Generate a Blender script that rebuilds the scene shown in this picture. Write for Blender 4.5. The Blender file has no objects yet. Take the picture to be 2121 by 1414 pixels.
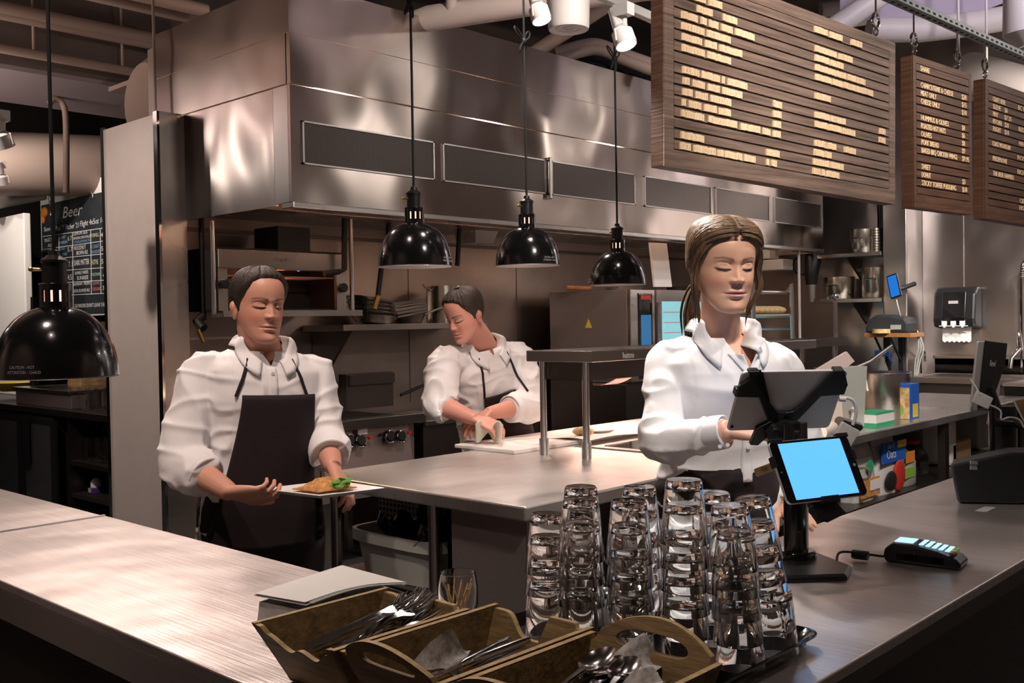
import bpy, bmesh, math, random
from mathutils import Vector, Matrix, noise
random.seed(7)
C = bpy.context.scene.collection
V = Vector
PI = math.pi
# ------------------------------------------------------------------ camera, world, lights, exposure
sc = bpy.context.scene
YAW, PITCH, ROLL, F, H = math.radians(42.99), math.radians(-1.115), math.radians(-0.951), 2086., 1.47
fw = V((math.cos(YAW)*math.cos(PITCH), math.sin(YAW)*math.cos(PITCH), math.sin(PITCH)))
r0 = V((math.sin(YAW), -math.cos(YAW), 0)); u0 = r0.cross(fw)
cr = r0*math.cos(ROLL) + u0*math.sin(ROLL); cu = u0*math.cos(ROLL) - r0*math.sin(ROLL)
CAM = V((0, 0, H))
cam = bpy.data.cameras.new('camera'); cam.sensor_width = 36; cam.lens = 36*F/2121; cam.clip_start = .02
co = bpy.data.objects.new('camera', cam); C.objects.link(co)
m = Matrix.Identity(4)
for i in range(3):
    m[i][0] = cr[i]; m[i][1] = cu[i]; m[i][2] = -fw[i]; m[i][3] = CAM[i]
co.matrix_world = m; sc.camera = co
sc.view_settings.view_transform = 'Standard'; sc.view_settings.look = 'None'
sc.view_settings.gamma = 1; sc.view_settings.use_curve_mapping = False
sc.view_settings.exposure = 0.6
sc.cycles.max_bounces = 44; sc.cycles.transmission_bounces = 44; sc.cycles.diffuse_bounces = 4; sc.cycles.glossy_bounces = 6
sc.cycles.transparent_max_bounces = 16; sc.cycles.sample_clamp_indirect = 4
w = bpy.data.worlds.new('world'); sc.world = w; w.use_nodes = True
w.node_tree.nodes['Background'].inputs[0].default_value = (.6, .5, .46, 1)
w.node_tree.nodes['Background'].inputs[1].default_value = 0.07
WARM = (1, .80, .70); WHITE = (1, .90, .82)
def lamp(name, kind, loc, energy, col=WARM, size=.1, target=None, spot=90, blend=.5, sy=None):
    l = bpy.data.lights.new(name, kind); l.energy = energy; l.color = col
    if kind == 'AREA':
        l.size = size
        if sy: l.shape = 'RECTANGLE'; l.size_y = sy
    else: l.shadow_soft_size = size
    if kind == 'SPOT': l.spot_size = math.radians(spot); l.spot_blend = blend
    o = bpy.data.objects.new(name, l); C.objects.link(o); o.location = loc
    if target is not None:
        o.rotation_euler = (V(target)-V(loc)).to_track_quat('-Z', 'Y').to_euler()
    return o
# unseen track spots and added fill spots, aimed at counters, people, boards and hood
for a, b, e, s, c_ in [
    ((2.3, 5.0, 3.6), (1.0, 2.4, .92), 95, 46, WARM), ((2.0, 3.9, 3.3), (.95, 2.1, .92), 62, 46, WARM), ((.3, 1.9, 3.3), (1.05, 2.7, .92), 60, 60, WARM), ((.1, 1.0, 3.2), (1.1, 1.3, .92), 45, 50, WARM),
    ((2.2, 1.8, 3.1), (1.4, 1.0, .92), 26, 50, WHITE), ((1.3, .0, 3.2), (2.2, .95, .92), 7, 60, WHITE), ((3.6, 1.9, 3.2), (2.6, .95, .92), 4, 60, WHITE),
    ((1.35, .35, 3.0), (2.33, 1.42, 1.35), 92, 34, WHITE), ((2.7, .5, 3.1), (2.33, 1.42, 1.3), 50, 34, WHITE),
    ((2.6, .3, 3.3), (3.6, 1.6, 2.1), 150, 60, WHITE), ((1.9, .2, 3.1), (2.8, 1.7, 2.2), 110, 55, WHITE), ((3.6, .2, 3.3), (4.9, 1.5, 2.1), 110, 60, WHITE),
    ((3.6, 3.6, 3.1), (2.9, 2.5, .92), 80, 50, WARM), ((2.4, 1.7, 3.3), (2.8, 2.6, .92), 50, 60, WARM),
    ((1.1, 2.0, 3.3), (1.8, 2.8, 1.2), 85, 40, WARM), ((2.4, 2.3, 3.3), (3.3, 3.4, 1.2), 115, 40, WARM),
    ((3.0, 2.4, 3.3), (3.9, 4.2, 2.4), 60, 85, WARM), ((5.2, 2.4, 3.3), (6.5, 4.2, 2.2), 50, 85, WHITE),
    ((6.4, 1.6, 3.3), (9, 3.4, 1.6), 300, 70, WHITE), ((7.2, 1.2, 3.3), (9, 2.6, 1.3), 260, 70, WHITE),
    ((.9, 5.2, 3.4), (2.75, 5.5, 1.4), 130, 70, WARM), ((4.6, 1.6, 3.3), (5.5, 2.6, .92), 40, 50, WHITE),
    ((4, -1.0, 3.6), (5, -3, 2.0), 70, 110, WARM), ((8, -1.0, 3.6), (8, -3, 2.0), 35, 110, WARM), ((-1, 6, 3.6), (-3, 7, 2.0), 90, 110, WARM), ((-1, 2, 3.6), (-3, 2, 2.0), 60, 110, WARM)]:  # last row: spots added on the dining walls so the hood reflects them
    lamp('track_fill_spot', 'SPOT', a, e, c_, .05, b, s, .8)
for p_, e_ in (((7.13, -.5, 3.46), 14), ((7.55, -.5, 3.5), 10), ((7.93, 1.5, 3.3), 5), ((8.7, 1.5, 3.4), 3), ((.5, 8.85, 3.25), 5), ((.5, 8.05, 3.15), 4)):
    lamp('hood_streak_light', 'POINT', p_, e_, WHITE, .035)  # point lights added at mirrored positions to draw streaks on the hood
def P(px, py, x=None, y=None, z=None, d=None):
    D = fw + cr*((px-1060.5)/F) - cu*((py-707)/F)
    if z is not None: t = (z-H)/D.z
    elif x is not None: t = x/D.x
    elif y is not None: t = y/D.y
    else: t = d
    return CAM + D*t
def Pp(px, py, o, n):
    D = fw + cr*((px-1060.5)/F) - cu*((py-707)/F)
    return CAM + D*((V(o)-CAM).dot(n)/D.dot(n))
# ------------------------------------------------------------------ materials
MATS = {}
def mat(name, col, rough=.5, metal=0, emit=None, es=1, trans=0, ior=1.45, coat=0, alpha=1, var=0, vscale=(8, 8, 8), bump=0, bscale=(40, 40, 40), col2=None, detail=3, sheen=0, wob=0, wscale=1.3, sss=0, vc=False, rvar=0, aniso=0):
    m = bpy.data.materials.new(name); m.use_nodes = True; nt = m.node_tree; N = nt.nodes; L = nt.links
    b = N['Principled BSDF']
    b.inputs['Base Color'].default_value = (*col, 1); b.inputs['Roughness'].default_value = rough
    b.inputs['Metallic'].default_value = metal; b.inputs['IOR'].default_value = ior
    b.inputs['Transmission Weight'].default_value = trans; b.inputs['Coat Weight'].default_value = coat
    b.inputs['Alpha'].default_value = alpha; b.inputs['Sheen Weight'].default_value = sheen
    if sss:
        b.inputs['Subsurface Weight'].default_value = sss; b.inputs['Subsurface Radius'].default_value = (1, .35, .2)
        b.inputs['Subsurface Scale'].default_value = .006
    if emit: b.inputs['Emission Color'].default_value = (*emit, 1); b.inputs['Emission Strength'].default_value = es
    tc = N.new('ShaderNodeTexCoord')
    def tex(scale, det=3, ro=.55):
        mp = N.new('ShaderNodeMapping'); L.new(tc.outputs['Object'], mp.inputs[0]); mp.inputs['Scale'].default_value = scale
        t = N.new('ShaderNodeTexNoise'); t.inputs['Scale'].default_value = 1; t.inputs['Detail'].default_value = det; t.inputs['Roughness'].default_value = ro
        L.new(mp.outputs[0], t.inputs['Vector']); return t
    if vc:
        a = N.new('ShaderNodeVertexColor'); a.layer_name = 'Col'; L.new(a.outputs[0], b.inputs['Base Color'])
    if var or col2:
        t = tex(vscale, detail, .65); cr_ = N.new('ShaderNodeValToRGB'); L.new(t.outputs[0], cr_.inputs[0])
        c2 = col2 or tuple(max(0, c*(1-var)) for c in col)
        cr_.color_ramp.elements[0].position = .35; cr_.color_ramp.elements[1].position = .65
        cr_.color_ramp.elements[0].color = (*c2, 1); cr_.color_ramp.elements[1].color = (*col, 1)
        L.new(cr_.outputs[0], b.inputs['Base Color'])
    if rvar:
        t = tex((1.5, 1.5, 1.5), 2, .5); mr = N.new('ShaderNodeMapRange'); L.new(t.outputs[0], mr.inputs[0])
        mr.inputs['From Min'].default_value = .3; mr.inputs['From Max'].default_value = .7
        mr.inputs['To Min'].default_value = max(.02, rough-rvar); mr.inputs['To Max'].default_value = rough+rvar
        L.new(mr.outputs[0], b.inputs['Roughness'])
    last = None
    if aniso:
        b.inputs['Anisotropic'].default_value = aniso; b.inputs['Anisotropic Rotation'].default_value = .25; tg = N.new('ShaderNodeTangent'); tg.direction_type = 'RADIAL'; tg.axis = 'Z'; L.new(tg.outputs[0], b.inputs['Tangent'])
    if wob:
        t = tex((wscale,)*3, 1, .4); bp = N.new('ShaderNodeBump'); bp.inputs['Strength'].default_value = 1; bp.inputs['Distance'].default_value = wob
        L.new(t.outputs[0], bp.inputs['Height']); last = bp
    if bump:
        t = tex(bscale, 4, .6); bp = N.new('ShaderNodeBump'); bp.inputs['Strength'].default_value = bump; bp.inputs['Distance'].default_value = .004
        L.new(t.outputs[0], bp.inputs['Height'])
        if last: L.new(last.outputs[0], bp.inputs['Normal'])
        last = bp
    if last: L.new(last.outputs[0], b.inputs['Normal'])
    MATS[name] = m; return m
mat('hood_steel', (.44, .385, .355), .20, 1, wob=.034, wscale=1.6, rvar=.03, aniso=.85)
mat('wall_steel', (.46, .39, .35), .40, 1, wob=.03, wscale=1.8, rvar=.06, var=.12, vscale=(3, 3, 3), aniso=.5)
mat('rwall_steel', (.55, .51, .49), .34, 1, wob=.05, wscale=2.2, rvar=.06, aniso=.5)
mat('top_steel_v', (.72, .66, .64), .40, .93, wob=.012, wscale=5, bump=.16, bscale=(170, 4, 4), rvar=.10, var=.12, vscale=(60, 3, 3), detail=6)
mat('top_steel_u', (.70, .67, .65), .36, .93, wob=.012, wscale=5, bump=.16, bscale=(4, 170, 4), rvar=.10, var=.12, vscale=(3, 60, 3), detail=6)
mat('steel', (.55, .52, .5), .28, 1, bump=.04, bscale=(60, 60, 60), rvar=.06)
mat('pot_steel', (.72, .68, .6), .22, 1, bump=.04, bscale=(10, 10, 200))
mat('dark_steel', (.16, .14, .13), .38, 1, bump=.05, bscale=(5, 5, 200))
mat('panel_steel', (.34, .29, .28), .40, .7, bump=.05, bscale=(5, 5, 200), rvar=.06)
mat('chrome', (.8, .8, .8), .08, 1)
mat('perf', (.10, .09, .085), .5, .7)
mat('black_enamel', (.006, .006, .007), .16, 0, coat=.6, bump=.04, bscale=(300, 300, 300))
mat('black_plastic', (.012, .012, .013), .38)
mat('black_gloss', (.008, .008, .009), .12, coat=.5)
mat('charcoal', (.03, .032, .036), .5, bump=.1, bscale=(400, 400, 400))
mat('black_rubber', (.01, .01, .01), .7)
mat('dark', (.012, .010, .009), .6)
mat('dining_wall', (.46, .37, .32), .8, var=.3, vscale=(.5, .5, .5))
mat('ceil', (.15, .115, .10), .9, var=.4, vscale=(.6, .6, .6))
mat('ceil_pipe', (.34, .25, .21), .6)
mat('white_pipe', (.62, .56, .54), .5)
mat('duct', (.42, .37, .34), .45, .3, bump=.1, bscale=(30, 3, 3))
mat('soffit', (.34, .28, .30), .8)
mat('lav', (.40, .34, .42), .8)
mat('white_paint', (.50, .46, .43), .6, var=.05)
mat('grey_wall', (.55, .52, .5), .7)
mat('floor', (.09, .10, .10), .45, var=.4, vscale=(3, 3, 3), bump=.2)
mat('counter_front', (.045, .035, .030), .35, .6, wob=.01)
mat('board_wood', (.20, .135, .105), .48, var=.6, vscale=(2.5, 2.5, 55), bump=.6, bscale=(3, 3, 90), detail=6)
mat('board_dark', (.10, .045, .025), .45, var=.55, vscale=(4, 4, 60), bump=.4, bscale=(4, 4, 90), detail=5)
mat('tile_wood', (.80, .60, .38), .6, var=.25, vscale=(200, 200, 8))
mat('letter_ink', (.35, .22, .13), .7)
mat('letter_pale', (.80, .58, .36), .6)
mat('crate_wood', (.27, .17, .065), .6, var=.55, vscale=(60, 9, 60), bump=.5, bscale=(90, 12, 90), detail=6)
mat('crate_edge', (.55, .38, .17), .6, var=.4, vscale=(60, 60, 60), bump=.4)
mat('white_plastic', (.8, .78, .77), .4)
mat('tub', (.42, .43, .40), .45, var=.06)
mat('white_board', (.86, .82, .78), .45)
mat('paper', (.82, .81, .78), .7, var=.03)
mat('paper_print', (.60, .58, .55), .7, col2=(.22, .21, .2), vscale=(45, 45, 45))
mat('shirt', (.80, .78, .79), .75, sheen=.2, bump=.05, bscale=(500, 500, 500))
mat('trousers', (.016, .009, .010), .85)
mat('apron', (.016, .008, .010), .85)
mat('skin', (.8, .5, .4), .45, vc=True, sss=.12)
mat('hair_w', (.17, .095, .048), .56, col2=(.07, .037, .018), vscale=(90, 90, 25), bump=.15, bscale=(250, 250, 20))
mat('hair_d', (.03, .018, .012), .6, bump=.9, bscale=(140, 140, 60))
mat('glass', (.995, 1, .997), .0, trans=1, ior=1.40)
mat('screen_blue', (.02, .05, .1), .2, emit=(.10, .40, .88), es=1.0)
mat('screen_deep', (.02, .05, .1), .3, emit=(.0, .10, .42), es=1.0)
mat('screen_lcd', (.2, .3, .4), .3, emit=(.45, .75, .95), es=.8)
mat('oven_glass', (.1, .2, .22), .1, emit=(.22, .50, .55), es=.7)
mat('silver', (.62, .60, .61), .38, .35)
mat('wood_shelf', (.45, .20, .07), .5, var=.3, vscale=(8, 60, 60))
mat('brass', (.7, .45, .15), .3, 1)
mat('chalkboard', (.035, .042, .048), .6, var=.4, vscale=(5, 5, 5))
mat('chalk', (.85, .85, .85), .9); mat('chalk_blue', (.25, .45, .65), .9); mat('chalk_yel', (.75, .7, .4), .9); mat('chalk_red', (.8, .25, .2), .9); mat('chalk_green', (.4, .65, .5), .9)
mat('red', (.55, .04, .03), .4); mat('green', (.03, .35, .16), .5); mat('blue', (.02, .12, .5), .4); mat('yellow', (.8, .6, .05), .5)
mat('orange', (.75, .25, .03), .5); mat('teal', (.02, .25, .22), .5); mat('purple', (.06, .04, .2), .3)
mat('lgreen', (.25, .5, .06), .5); mat('food', (.75, .35, .10), .6, var=.5, vscale=(60, 60, 60), bump=.8); mat('bread', (.85, .6, .3), .6, var=.4, vscale=(30, 30, 30), bump=.5)
mat('herb', (.18, .38, .06), .6, var=.4, vscale=(80, 80, 80)); mat('cloth', (.62, .60, .50), .8, bump=.3)
mat('warm_glow', (1, .5, .3), .5, emit=(1, .55, .40), es=4)
mat('spot_glow', (1, 1, 1), .5, emit=(1, .93, .84), es=14)
mat('bulb_glow', (1, .6, .5), .5, emit=(1, .50, .36), es=1.6)
mat('flame', (0, .1, .8), .5, emit=(.05, .25, 1), es=3)
mat('copper_pink', (.75, .42, .36), .35, .6)
mat('brown_bag', (.30, .18, .09), .8, bump=.8, bscale=(20, 20, 20)); mat('clear_bag', (.55, .55, .52), .35, var=.3, vscale=(20, 20, 20))
mat('shade_inner', (.8, .74, .74), .35, .6); mat('jug_liquid', (.07, .11, .14), .3)
M = MATS
# ------------------------------------------------------------------ mesh helpers
def rootloc(o):
    v = V((0, 0, 0))
    while o is not None: v += o.location; o = o.parent
    return v
class MB:
    def __init__(s): s.v = []; s.f = []
    def add(s, vs, fs):
        n = len(s.v); s.v += [V(v) for v in vs]; s.f += [[i+n for i in f] for f in fs]; return s
    def box(s, c, d, R=None):
        c = V(c); vs = []
        for x in (-.5, .5):
            for y in (-.5, .5):
                for z in (-.5, .5):
                    p = V((x*d[0], y*d[1], z*d[2])); vs.append(c+(R @ p if R else p))
        return s.add(vs, [(0, 1, 3, 2), (4, 6, 7, 5), (0, 4, 5, 1), (2, 3, 7, 6), (0, 2, 6, 4), (1, 5, 7, 3)])
    def bx(s, x0, x1, y0, y1, z0, z1): return s.box(((x0+x1)/2, (y0+y1)/2, (z0+z1)/2), (x1-x0, y1-y0, z1-z0))
    def fbox(s, o, a, b, c):   # box from corner and three edge vectors
        o, a, b, c = V(o), V(a), V(b), V(c)
        vs = [o, o+c, o+b, o+b+c, o+a, o+a+c, o+a+b, o+a+b+c]
        fs = [(0, 1, 3, 2), (4, 6, 7, 5), (0, 4, 5, 1), (2, 3, 7, 6), (0, 2, 6, 4), (1, 5, 7, 3)]
        if a.cross(b).dot(c) < 0: fs = [f[::-1] for f in fs]
        return s.add(vs, fs)
    def tube(s, pts, r, seg=10, cap=True, closed=False):
        pts = [V(p) for p in pts]; n = len(pts); vs = []; fs = []
        rs = r if isinstance(r, (list, tuple)) else [r]*n
        t0 = (pts[1]-pts[0]).normalized(); up = V((0, 0, 1)) if abs(t0.z) < .9 else V((1, 0, 0))
        a = t0.cross(up).normalized()
        for i, p in enumerate(pts):
            if closed: t = (pts[(i+1) % n]-pts[i-1]).normalized()
            else: t = (pts[min(i+1, n-1)]-pts[max(i-1, 0)]).normalized()
            a = (a-t*a.dot(t)).normalized(); b = t.cross(a)
            for k in range(seg):
                q = 2*PI*k/seg; vs.append(p+(a*math.cos(q)+b*math.sin(q))*rs[i])
        for i in range(n if closed else n-1):
            j = (i+1) % n
            for k in range(seg): fs.append((i*seg+k, i*seg+(k+1) % seg, j*seg+(k+1) % seg, j*seg+k))
        if cap and not closed: fs += [tuple(range(seg))[::-1], tuple((n-1)*seg+k for k in range(seg))]
        return s.add(vs, fs)
    def lathe(s, prof, c=(0, 0, 0), seg=32, ax=None):
        c = V(c); vs = []; fs = []; n = len(prof)
        if ax is None: A, B, Z = V((1, 0, 0)), V((0, 1, 0)), V((0, 0, 1))
        else:
            Z = V(ax).normalized(); A = Z.cross(V((0, 0, 1)) if abs(Z.z) < .9 else V((1, 0, 0))).normalized(); B = Z.cross(A)
        for (r, z) in prof:
            for k in range(seg):
                q = 2*PI*k/seg; vs.append(c+A*(r*math.cos(q))+B*(r*math.sin(q))+Z*z)
        for i in range(n-1):
            for k in range(seg): fs.append((i*seg+k, i*seg+(k+1) % seg, (i+1)*seg+(k+1) % seg, (i+1)*seg+k))
        if prof[0][0] > 1e-6: fs.append(tuple(range(seg))[::-1])
        if prof[-1][0] > 1e-6: fs.append(tuple((n-1)*seg+k for k in range(seg)))
        return s.add(vs, fs)
    def cyl(s, p0, p1, r, seg=20): return s.tube([p0, p1], r, seg)
    def ell(s, c, rx, ry, rz, R=None, u=16, v=12):
        c = V(c); vs = []; fs = []
        for j in range(v+1):
            th = PI*j/v
            for k in range(u):
                q = 2*PI*k/u; p = V((rx*math.sin(th)*math.cos(q), ry*math.sin(th)*math.sin(q), rz*math.cos(th))); vs.append(c+(R @ p if R else p))
        for j in range(v):
            for k in range(u): fs.append((j*u+k, (j+1)*u+k, (j+1)*u+(k+1) % u, j*u+(k+1) % u))
        return s.add(vs, fs)
    def prism(s, poly, o, a, b, n):   # poly of (p,q) in frame o + a p + b q, extruded by vector n
        o, a, b, n = V(o), V(a), V(b), V(n); k = len(poly)
        vs = [o+a*p+b*q for p, q in poly]; vs += [v+n for v in vs]
        return s.add(vs, [tuple(range(k))[::-1], tuple(range(k, 2*k))] + [(i, (i+1) % k, (i+1) % k+k, i+k) for i in range(k)])
    def loft(s, secs, seg=24, e=2.2):   # secs: (centre, half width vec, half depth vec)
        vs = []; fs = []; n = len(secs)
        for c, a, b in secs:
            for k in range(seg):
                q = 2*PI*k/seg; cc, ss = math.cos(q), math.sin(q)
                vs.append(V(c)+V(a)*math.copysign(abs(cc)**(2/e), cc)+V(b)*math.copysign(abs(ss)**(2/e), ss))
        for i in range(n-1):
            for k in range(seg): fs.append((i*seg+k, i*seg+(k+1) % seg, (i+1)*seg+(k+1) % seg, (i+1)*seg+k))
        fs += [tuple(range(seg))[::-1], tuple((n-1)*seg+k for k in range(seg))]
        return s.add(vs, fs)
    def grid(s, fn, nu, nv, cu_=False):
        vs = [fn(i/(nu if cu_ else nu-1), j/(nv-1)) for j in range(nv) for i in range(nu)]; fs = []
        for j in range(nv-1):
            for i in range(nu if cu_ else nu-1):
                i2 = (i+1) % nu; fs.append((j*nu+i, j*nu+i2, (j+1)*nu+i2, (j+1)*nu+i))
        return s.add(vs, fs)
    def mesh(s, name='m'):
        me = bpy.data.meshes.new(name); me.from_pydata([tuple(v) for v in s.v], [], s.f); me.update(); return me
    def build(s, name, mt, parent=None, smooth=False, bevel=0, solid=0, sub=0, local=False, fixn=True):
        if parent is None:
            xs = [v.x for v in s.v]; ys = [v.y for v in s.v]; zs = [v.z for v in s.v]
            off = V(((min(xs)+max(xs))/2, (min(ys)+max(ys))/2, min(zs)))
        else: off = V((0, 0, 0)) if local else rootloc(parent)
        me = bpy.data.meshes.new(name); me.from_pydata([tuple(v-off) for v in s.v], [], s.f)
        if fixn:
            bm = bmesh.new(); bm.from_mesh(me); bmesh.ops.recalc_face_normals(bm, faces=bm.faces); bm.to_mesh(me); bm.free()
        me.materials.append(M[mt] if isinstance(mt, str) else mt)
        o = bpy.data.objects.new(name, me); C.objects.link(o)
        if parent is None: o.location = off
        else: o.parent = parent
        if smooth:
            for p in me.polygons: p.use_smooth = True
            if smooth != 2: me.set_sharp_from_angle(angle=math.radians(40))
        if bevel:
            b = o.modifiers.new('b', 'BEVEL'); b.width = bevel; b.segments = 2; b.limit_method = 'ANGLE'; b.angle_limit = .6
        if solid: b = o.modifiers.new('s', 'SOLIDIFY'); b.thickness = solid; b.offset = 0
        if sub: b = o.modifiers.new('u', 'SUBSURF'); b.levels = sub; b.render_levels = sub
        return o
def thing(name, label, cat, loc=(0, 0, 0), group=None, rz=0):
    o = bpy.data.objects.new(name, None); C.objects.link(o); o.location = loc; o.rotation_euler = (0, 0, rz)
    o.empty_display_size = .05; o['label'] = label; o['category'] = cat
    if group: o['group'] = group
    return o
def tag(o, label, cat, group=None):
    o['label'] = label; o['category'] = cat
    if group: o['group'] = group
    return o
def struct(o): o['kind'] = 'structure'; return o
def dup(o, loc=None, parent=None, label=None, rot=None):
    c = o.copy(); C.objects.link(c)
    if parent: c.parent = parent
    if loc is not None: c.location = loc
    if rot is not None: c.rotation_euler = rot
    if label: c['label'] = label
    for ch in [x for x in kids.get(o.name, [])]: dup(ch, parent=c)
    return c
kids = {}
def regkids():
    kids.clear()
    for o in bpy.data.objects:
        if o.parent: kids.setdefault(o.parent.name, []).append(o)
def textmb(mb, s, size, o, a, b, n=None, ext=.0, align='LEFT', shear=0, sx=1):
    c = bpy.data.curves.new('t', 'FONT'); c.body = s; c.size = size; c.align_x = align; c.resolution_u = 2; c.shear = shear
    if ext: c.extrude = ext
    ob = bpy.data.objects.new('t', c); C.objects.link(ob)
    dg = bpy.context.evaluated_depsgraph_get(); me = bpy.data.meshes.new_from_object(ob.evaluated_get(dg))
    a, b = V(a).normalized(), V(b).normalized(); nn = a.cross(b)
    vs = [V(o)+a*(v.co.x*sx)+b*v.co.y+nn*v.co.z for v in me.vertices]
    mb.add(vs, [tuple(p.vertices) for p in me.polygons])
    bpy.data.objects.remove(ob); bpy.data.curves.remove(c); bpy.data.meshes.remove(me)
    return mb
def remesh(mb, voxel, smooth=3):
    me = mb.mesh(); bm = bmesh.new(); bm.from_mesh(me); bmesh.ops.recalc_face_normals(bm, faces=bm.faces); bm.to_mesh(me); bm.free()
    ob = bpy.data.objects.new('r', me); C.objects.link(ob)
    r = ob.modifiers.new('r', 'REMESH'); r.mode = 'VOXEL'; r.voxel_size = voxel
    if smooth: s = ob.modifiers.new('s', 'SMOOTH'); s.iterations = smooth; s.factor = .5
    dg = bpy.context.evaluated_depsgraph_get(); out = bpy.data.meshes.new_from_object(ob.evaluated_get(dg))
    o2 = MB(); o2.v = [v.co.copy() for v in out.vertices]; o2.f = [list(p.vertices) for p in out.polygons]
    o2.n = [v.normal.copy() for v in out.vertices]
    bpy.data.objects.remove(ob); bpy.data.meshes.remove(out); bpy.data.meshes.remove(me)
    return o2
def bez(p0, p1, p2, p3, n=12):
    p0, p1, p2, p3 = V(p0), V(p1), V(p2), V(p3); r = []
    for i in range(n+1):
        t = i/n; r.append(p0*(1-t)**3+p1*3*t*(1-t)**2+p2*3*t*t*(1-t)+p3*t**3)
    return r
def cat_(pts, n=6):
    pts = [V(p) for p in pts]; r = []
    for i in range(len(pts)-1):
        a = pts[max(i-1, 0)]; b = pts[i]; c = pts[i+1]; d = pts[min(i+2, len(pts)-1)]
        for k in range(n):
            t = k/n; r.append(.5*((2*b)+(c-a)*t+(2*a-5*b+4*c-d)*t*t+(3*b-a-3*c+d)*t**3))
    return r+[pts[-1]]
X, Y, Z = V((1, 0, 0)), V((0, 1, 0)), V((0, 0, 1))
ZC = .92
def perfmat(name, base, hole, scale, axes=(0, 2)):
    m = mat(name, base, .35, 1); nt = m.node_tree; N = nt.nodes; L = nt.links; b = N['Principled BSDF']
    tc = N.new('ShaderNodeTexCoord'); mp = N.new('ShaderNodeMapping'); L.new(tc.outputs['Object'], mp.inputs[0])
    mp.inputs['Scale'].default_value = tuple(scale if i in axes else 0 for i in range(3))
    fr = N.new('ShaderNodeVectorMath'); fr.operation = 'FRACTION'; L.new(mp.outputs[0], fr.inputs[0])
    sb = N.new('ShaderNodeVectorMath'); sb.operation = 'SUBTRACT'; L.new(fr.outputs[0], sb.inputs[0])
    sb.inputs[1].default_value = tuple(.5 if i in axes else 0 for i in range(3))
    ln = N.new('ShaderNodeVectorMath'); ln.operation = 'LENGTH'; L.new(sb.outputs[0], ln.inputs[0])
    lt = N.new('ShaderNodeMath'); lt.operation = 'LESS_THAN'; lt.inputs[1].default_value = .3; L.new(ln.outputs['Value'], lt.inputs[0])
    mx = N.new('ShaderNodeMixRGB'); L.new(lt.outputs[0], mx.inputs[0]); mx.inputs[1].default_value = (*base, 1); mx.inputs[2].default_value = (*hole, 1)
    L.new(mx.outputs[0], b.inputs['Base Color'])
perfmat('perf_panel', (.11, .095, .09), (.025, .022, .02), 110)
perfmat('perf_side', (.3, .27, .26), (.01, .01, .01), 45, (1, 2))
perfmat('mesh_black', (.02, .02, .02), (.004, .004, .004), 140, (0, 1))
# ------------------------------------------------------------------ setting
struct(MB().bx(-3, 10, -3, 10, -.1, 0).build('floor', 'floor'))
struct(MB().bx(-3, 10, -3, 10, 4.3, 4.4).build('ceiling', 'ceil'))
wb = MB().bx(2.91, 9.1, 5.5, 5.6, 0, 3.1)
struct(wb.build('wall_back', 'wall_steel'))
ww = struct(MB().bx(9.1, 9.2, -3, 5.5, 0, 4.3).build('wall_right', 'rwall_steel'))
struct(MB().bx(4.6, 4.7, 5.6, 10, 0, 4.3).build('wall_bar', 'dark'))
struct(MB().bx(-3, 10, 9.9, 10, 0, 4.3).build('wall_far', 'dark'))
struct(MB().bx(-3, 10, -3.1, -3, 0, 4.3).build('wall_front', 'dining_wall'))
struct(MB().bx(-3.1, -3, -3, 10, 0, 4.3).build('wall_left', 'dining_wall'))
# partition with steel end cap
struct(MB().bx(2.757, 2.905, 5.21, 5.86, 0, 2.65).build('wall_partition', 'white_paint'))
tc_ = struct(MB().bx(2.75, 2.909, 5.192, 5.21, 0, 2.66).build('trim_1', 'steel'))
struct(MB().bx(2.742, 2.757, 5.192, 5.235, 0, 2.66).bx(2.742, 2.757, 5.835, 5.875, 0, 2.66).build('trim_2', 'chrome'))
# wall seams on the back wall and its dark channel strip
a = P(760, 585, y=5.49)
mb = MB()
for px in (848, 1072):
    x = P(px, 620, y=5.49).x; mb.bx(x-.0015, x+.0015, 5.496, 5.5, .9, 2.0)
mb.bx(2.93, 9.1, 5.485, 5.5, P(600, 487, y=5.49).z-.012, P(600, 487, y=5.49).z+.012)
struct(mb.build('trim_3', 'dark_steel'))
mb = MB(); yq = P(1996, 500, x=9.1).y; mb.bx(9.092, 9.1, yq-.003, yq+.003, 1.2, 3)
struct(mb.build('trim_4', 'panel_steel'))
# column between shelves and hand-wash wall, conduit beside it
c0, c1 = P(1828, 500, x=8.75).y, P(1878, 500, x=8.75).y
struct(MB().bx(8.75, 9.1, c1, c0, 0, 3.6).build('wall_column', 'rwall_steel', bevel=.01))
cy = P(1895, 500, x=9.02).y
t = MB().tube([(9.02, cy, 1.15), (9.02, cy, 3.4)], .012).build('conduit', 'white_pipe', smooth=1)
tag(t, 'thin vertical conduit on the steel wall right of the column', 'pipe')
# ------------------------------------------------------------------ extractor hood
hx0, hx1, hy, hz0, hz1 = 2.905, 8.64, 4.17, 2.05, 3.165
hd = thing('extractor_hood', 'huge stainless steel extractor hood over the cooking line', 'extractor hood', (5.8, 4.8, 2.05))
mb = MB().bx(hx0-.002, hx1, hy, hy+.02, hz0+.03, 2.655).build('front_panel', 'hood_steel', hd)
MB().bx(hx0-.005, hx1, hy-.012, hy+.02, 2.66, 2.905).build('front_panel', 'hood_steel', hd)
MB().bx(hx0-.005, hx1, hy-.006, hy+.02, 2.91, hz1).build('front_panel', 'hood_steel', hd)
MB().bx(hx0, hx0+.02, hy+.15, 5.49, hz0+.02, 2.655).build('side_panel', 'hood_steel', hd)
MB().bx(hx0-.002, hx0+.02, hy+.022, hy+.145, hz0+.03, 2.655).build('corner_panel', 'steel', hd)
MB().bx(hx0-.008, hx0+.02, hy+.022, 5.49, 2.66, 2.905).build('side_panel', 'hood_steel', hd)
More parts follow.
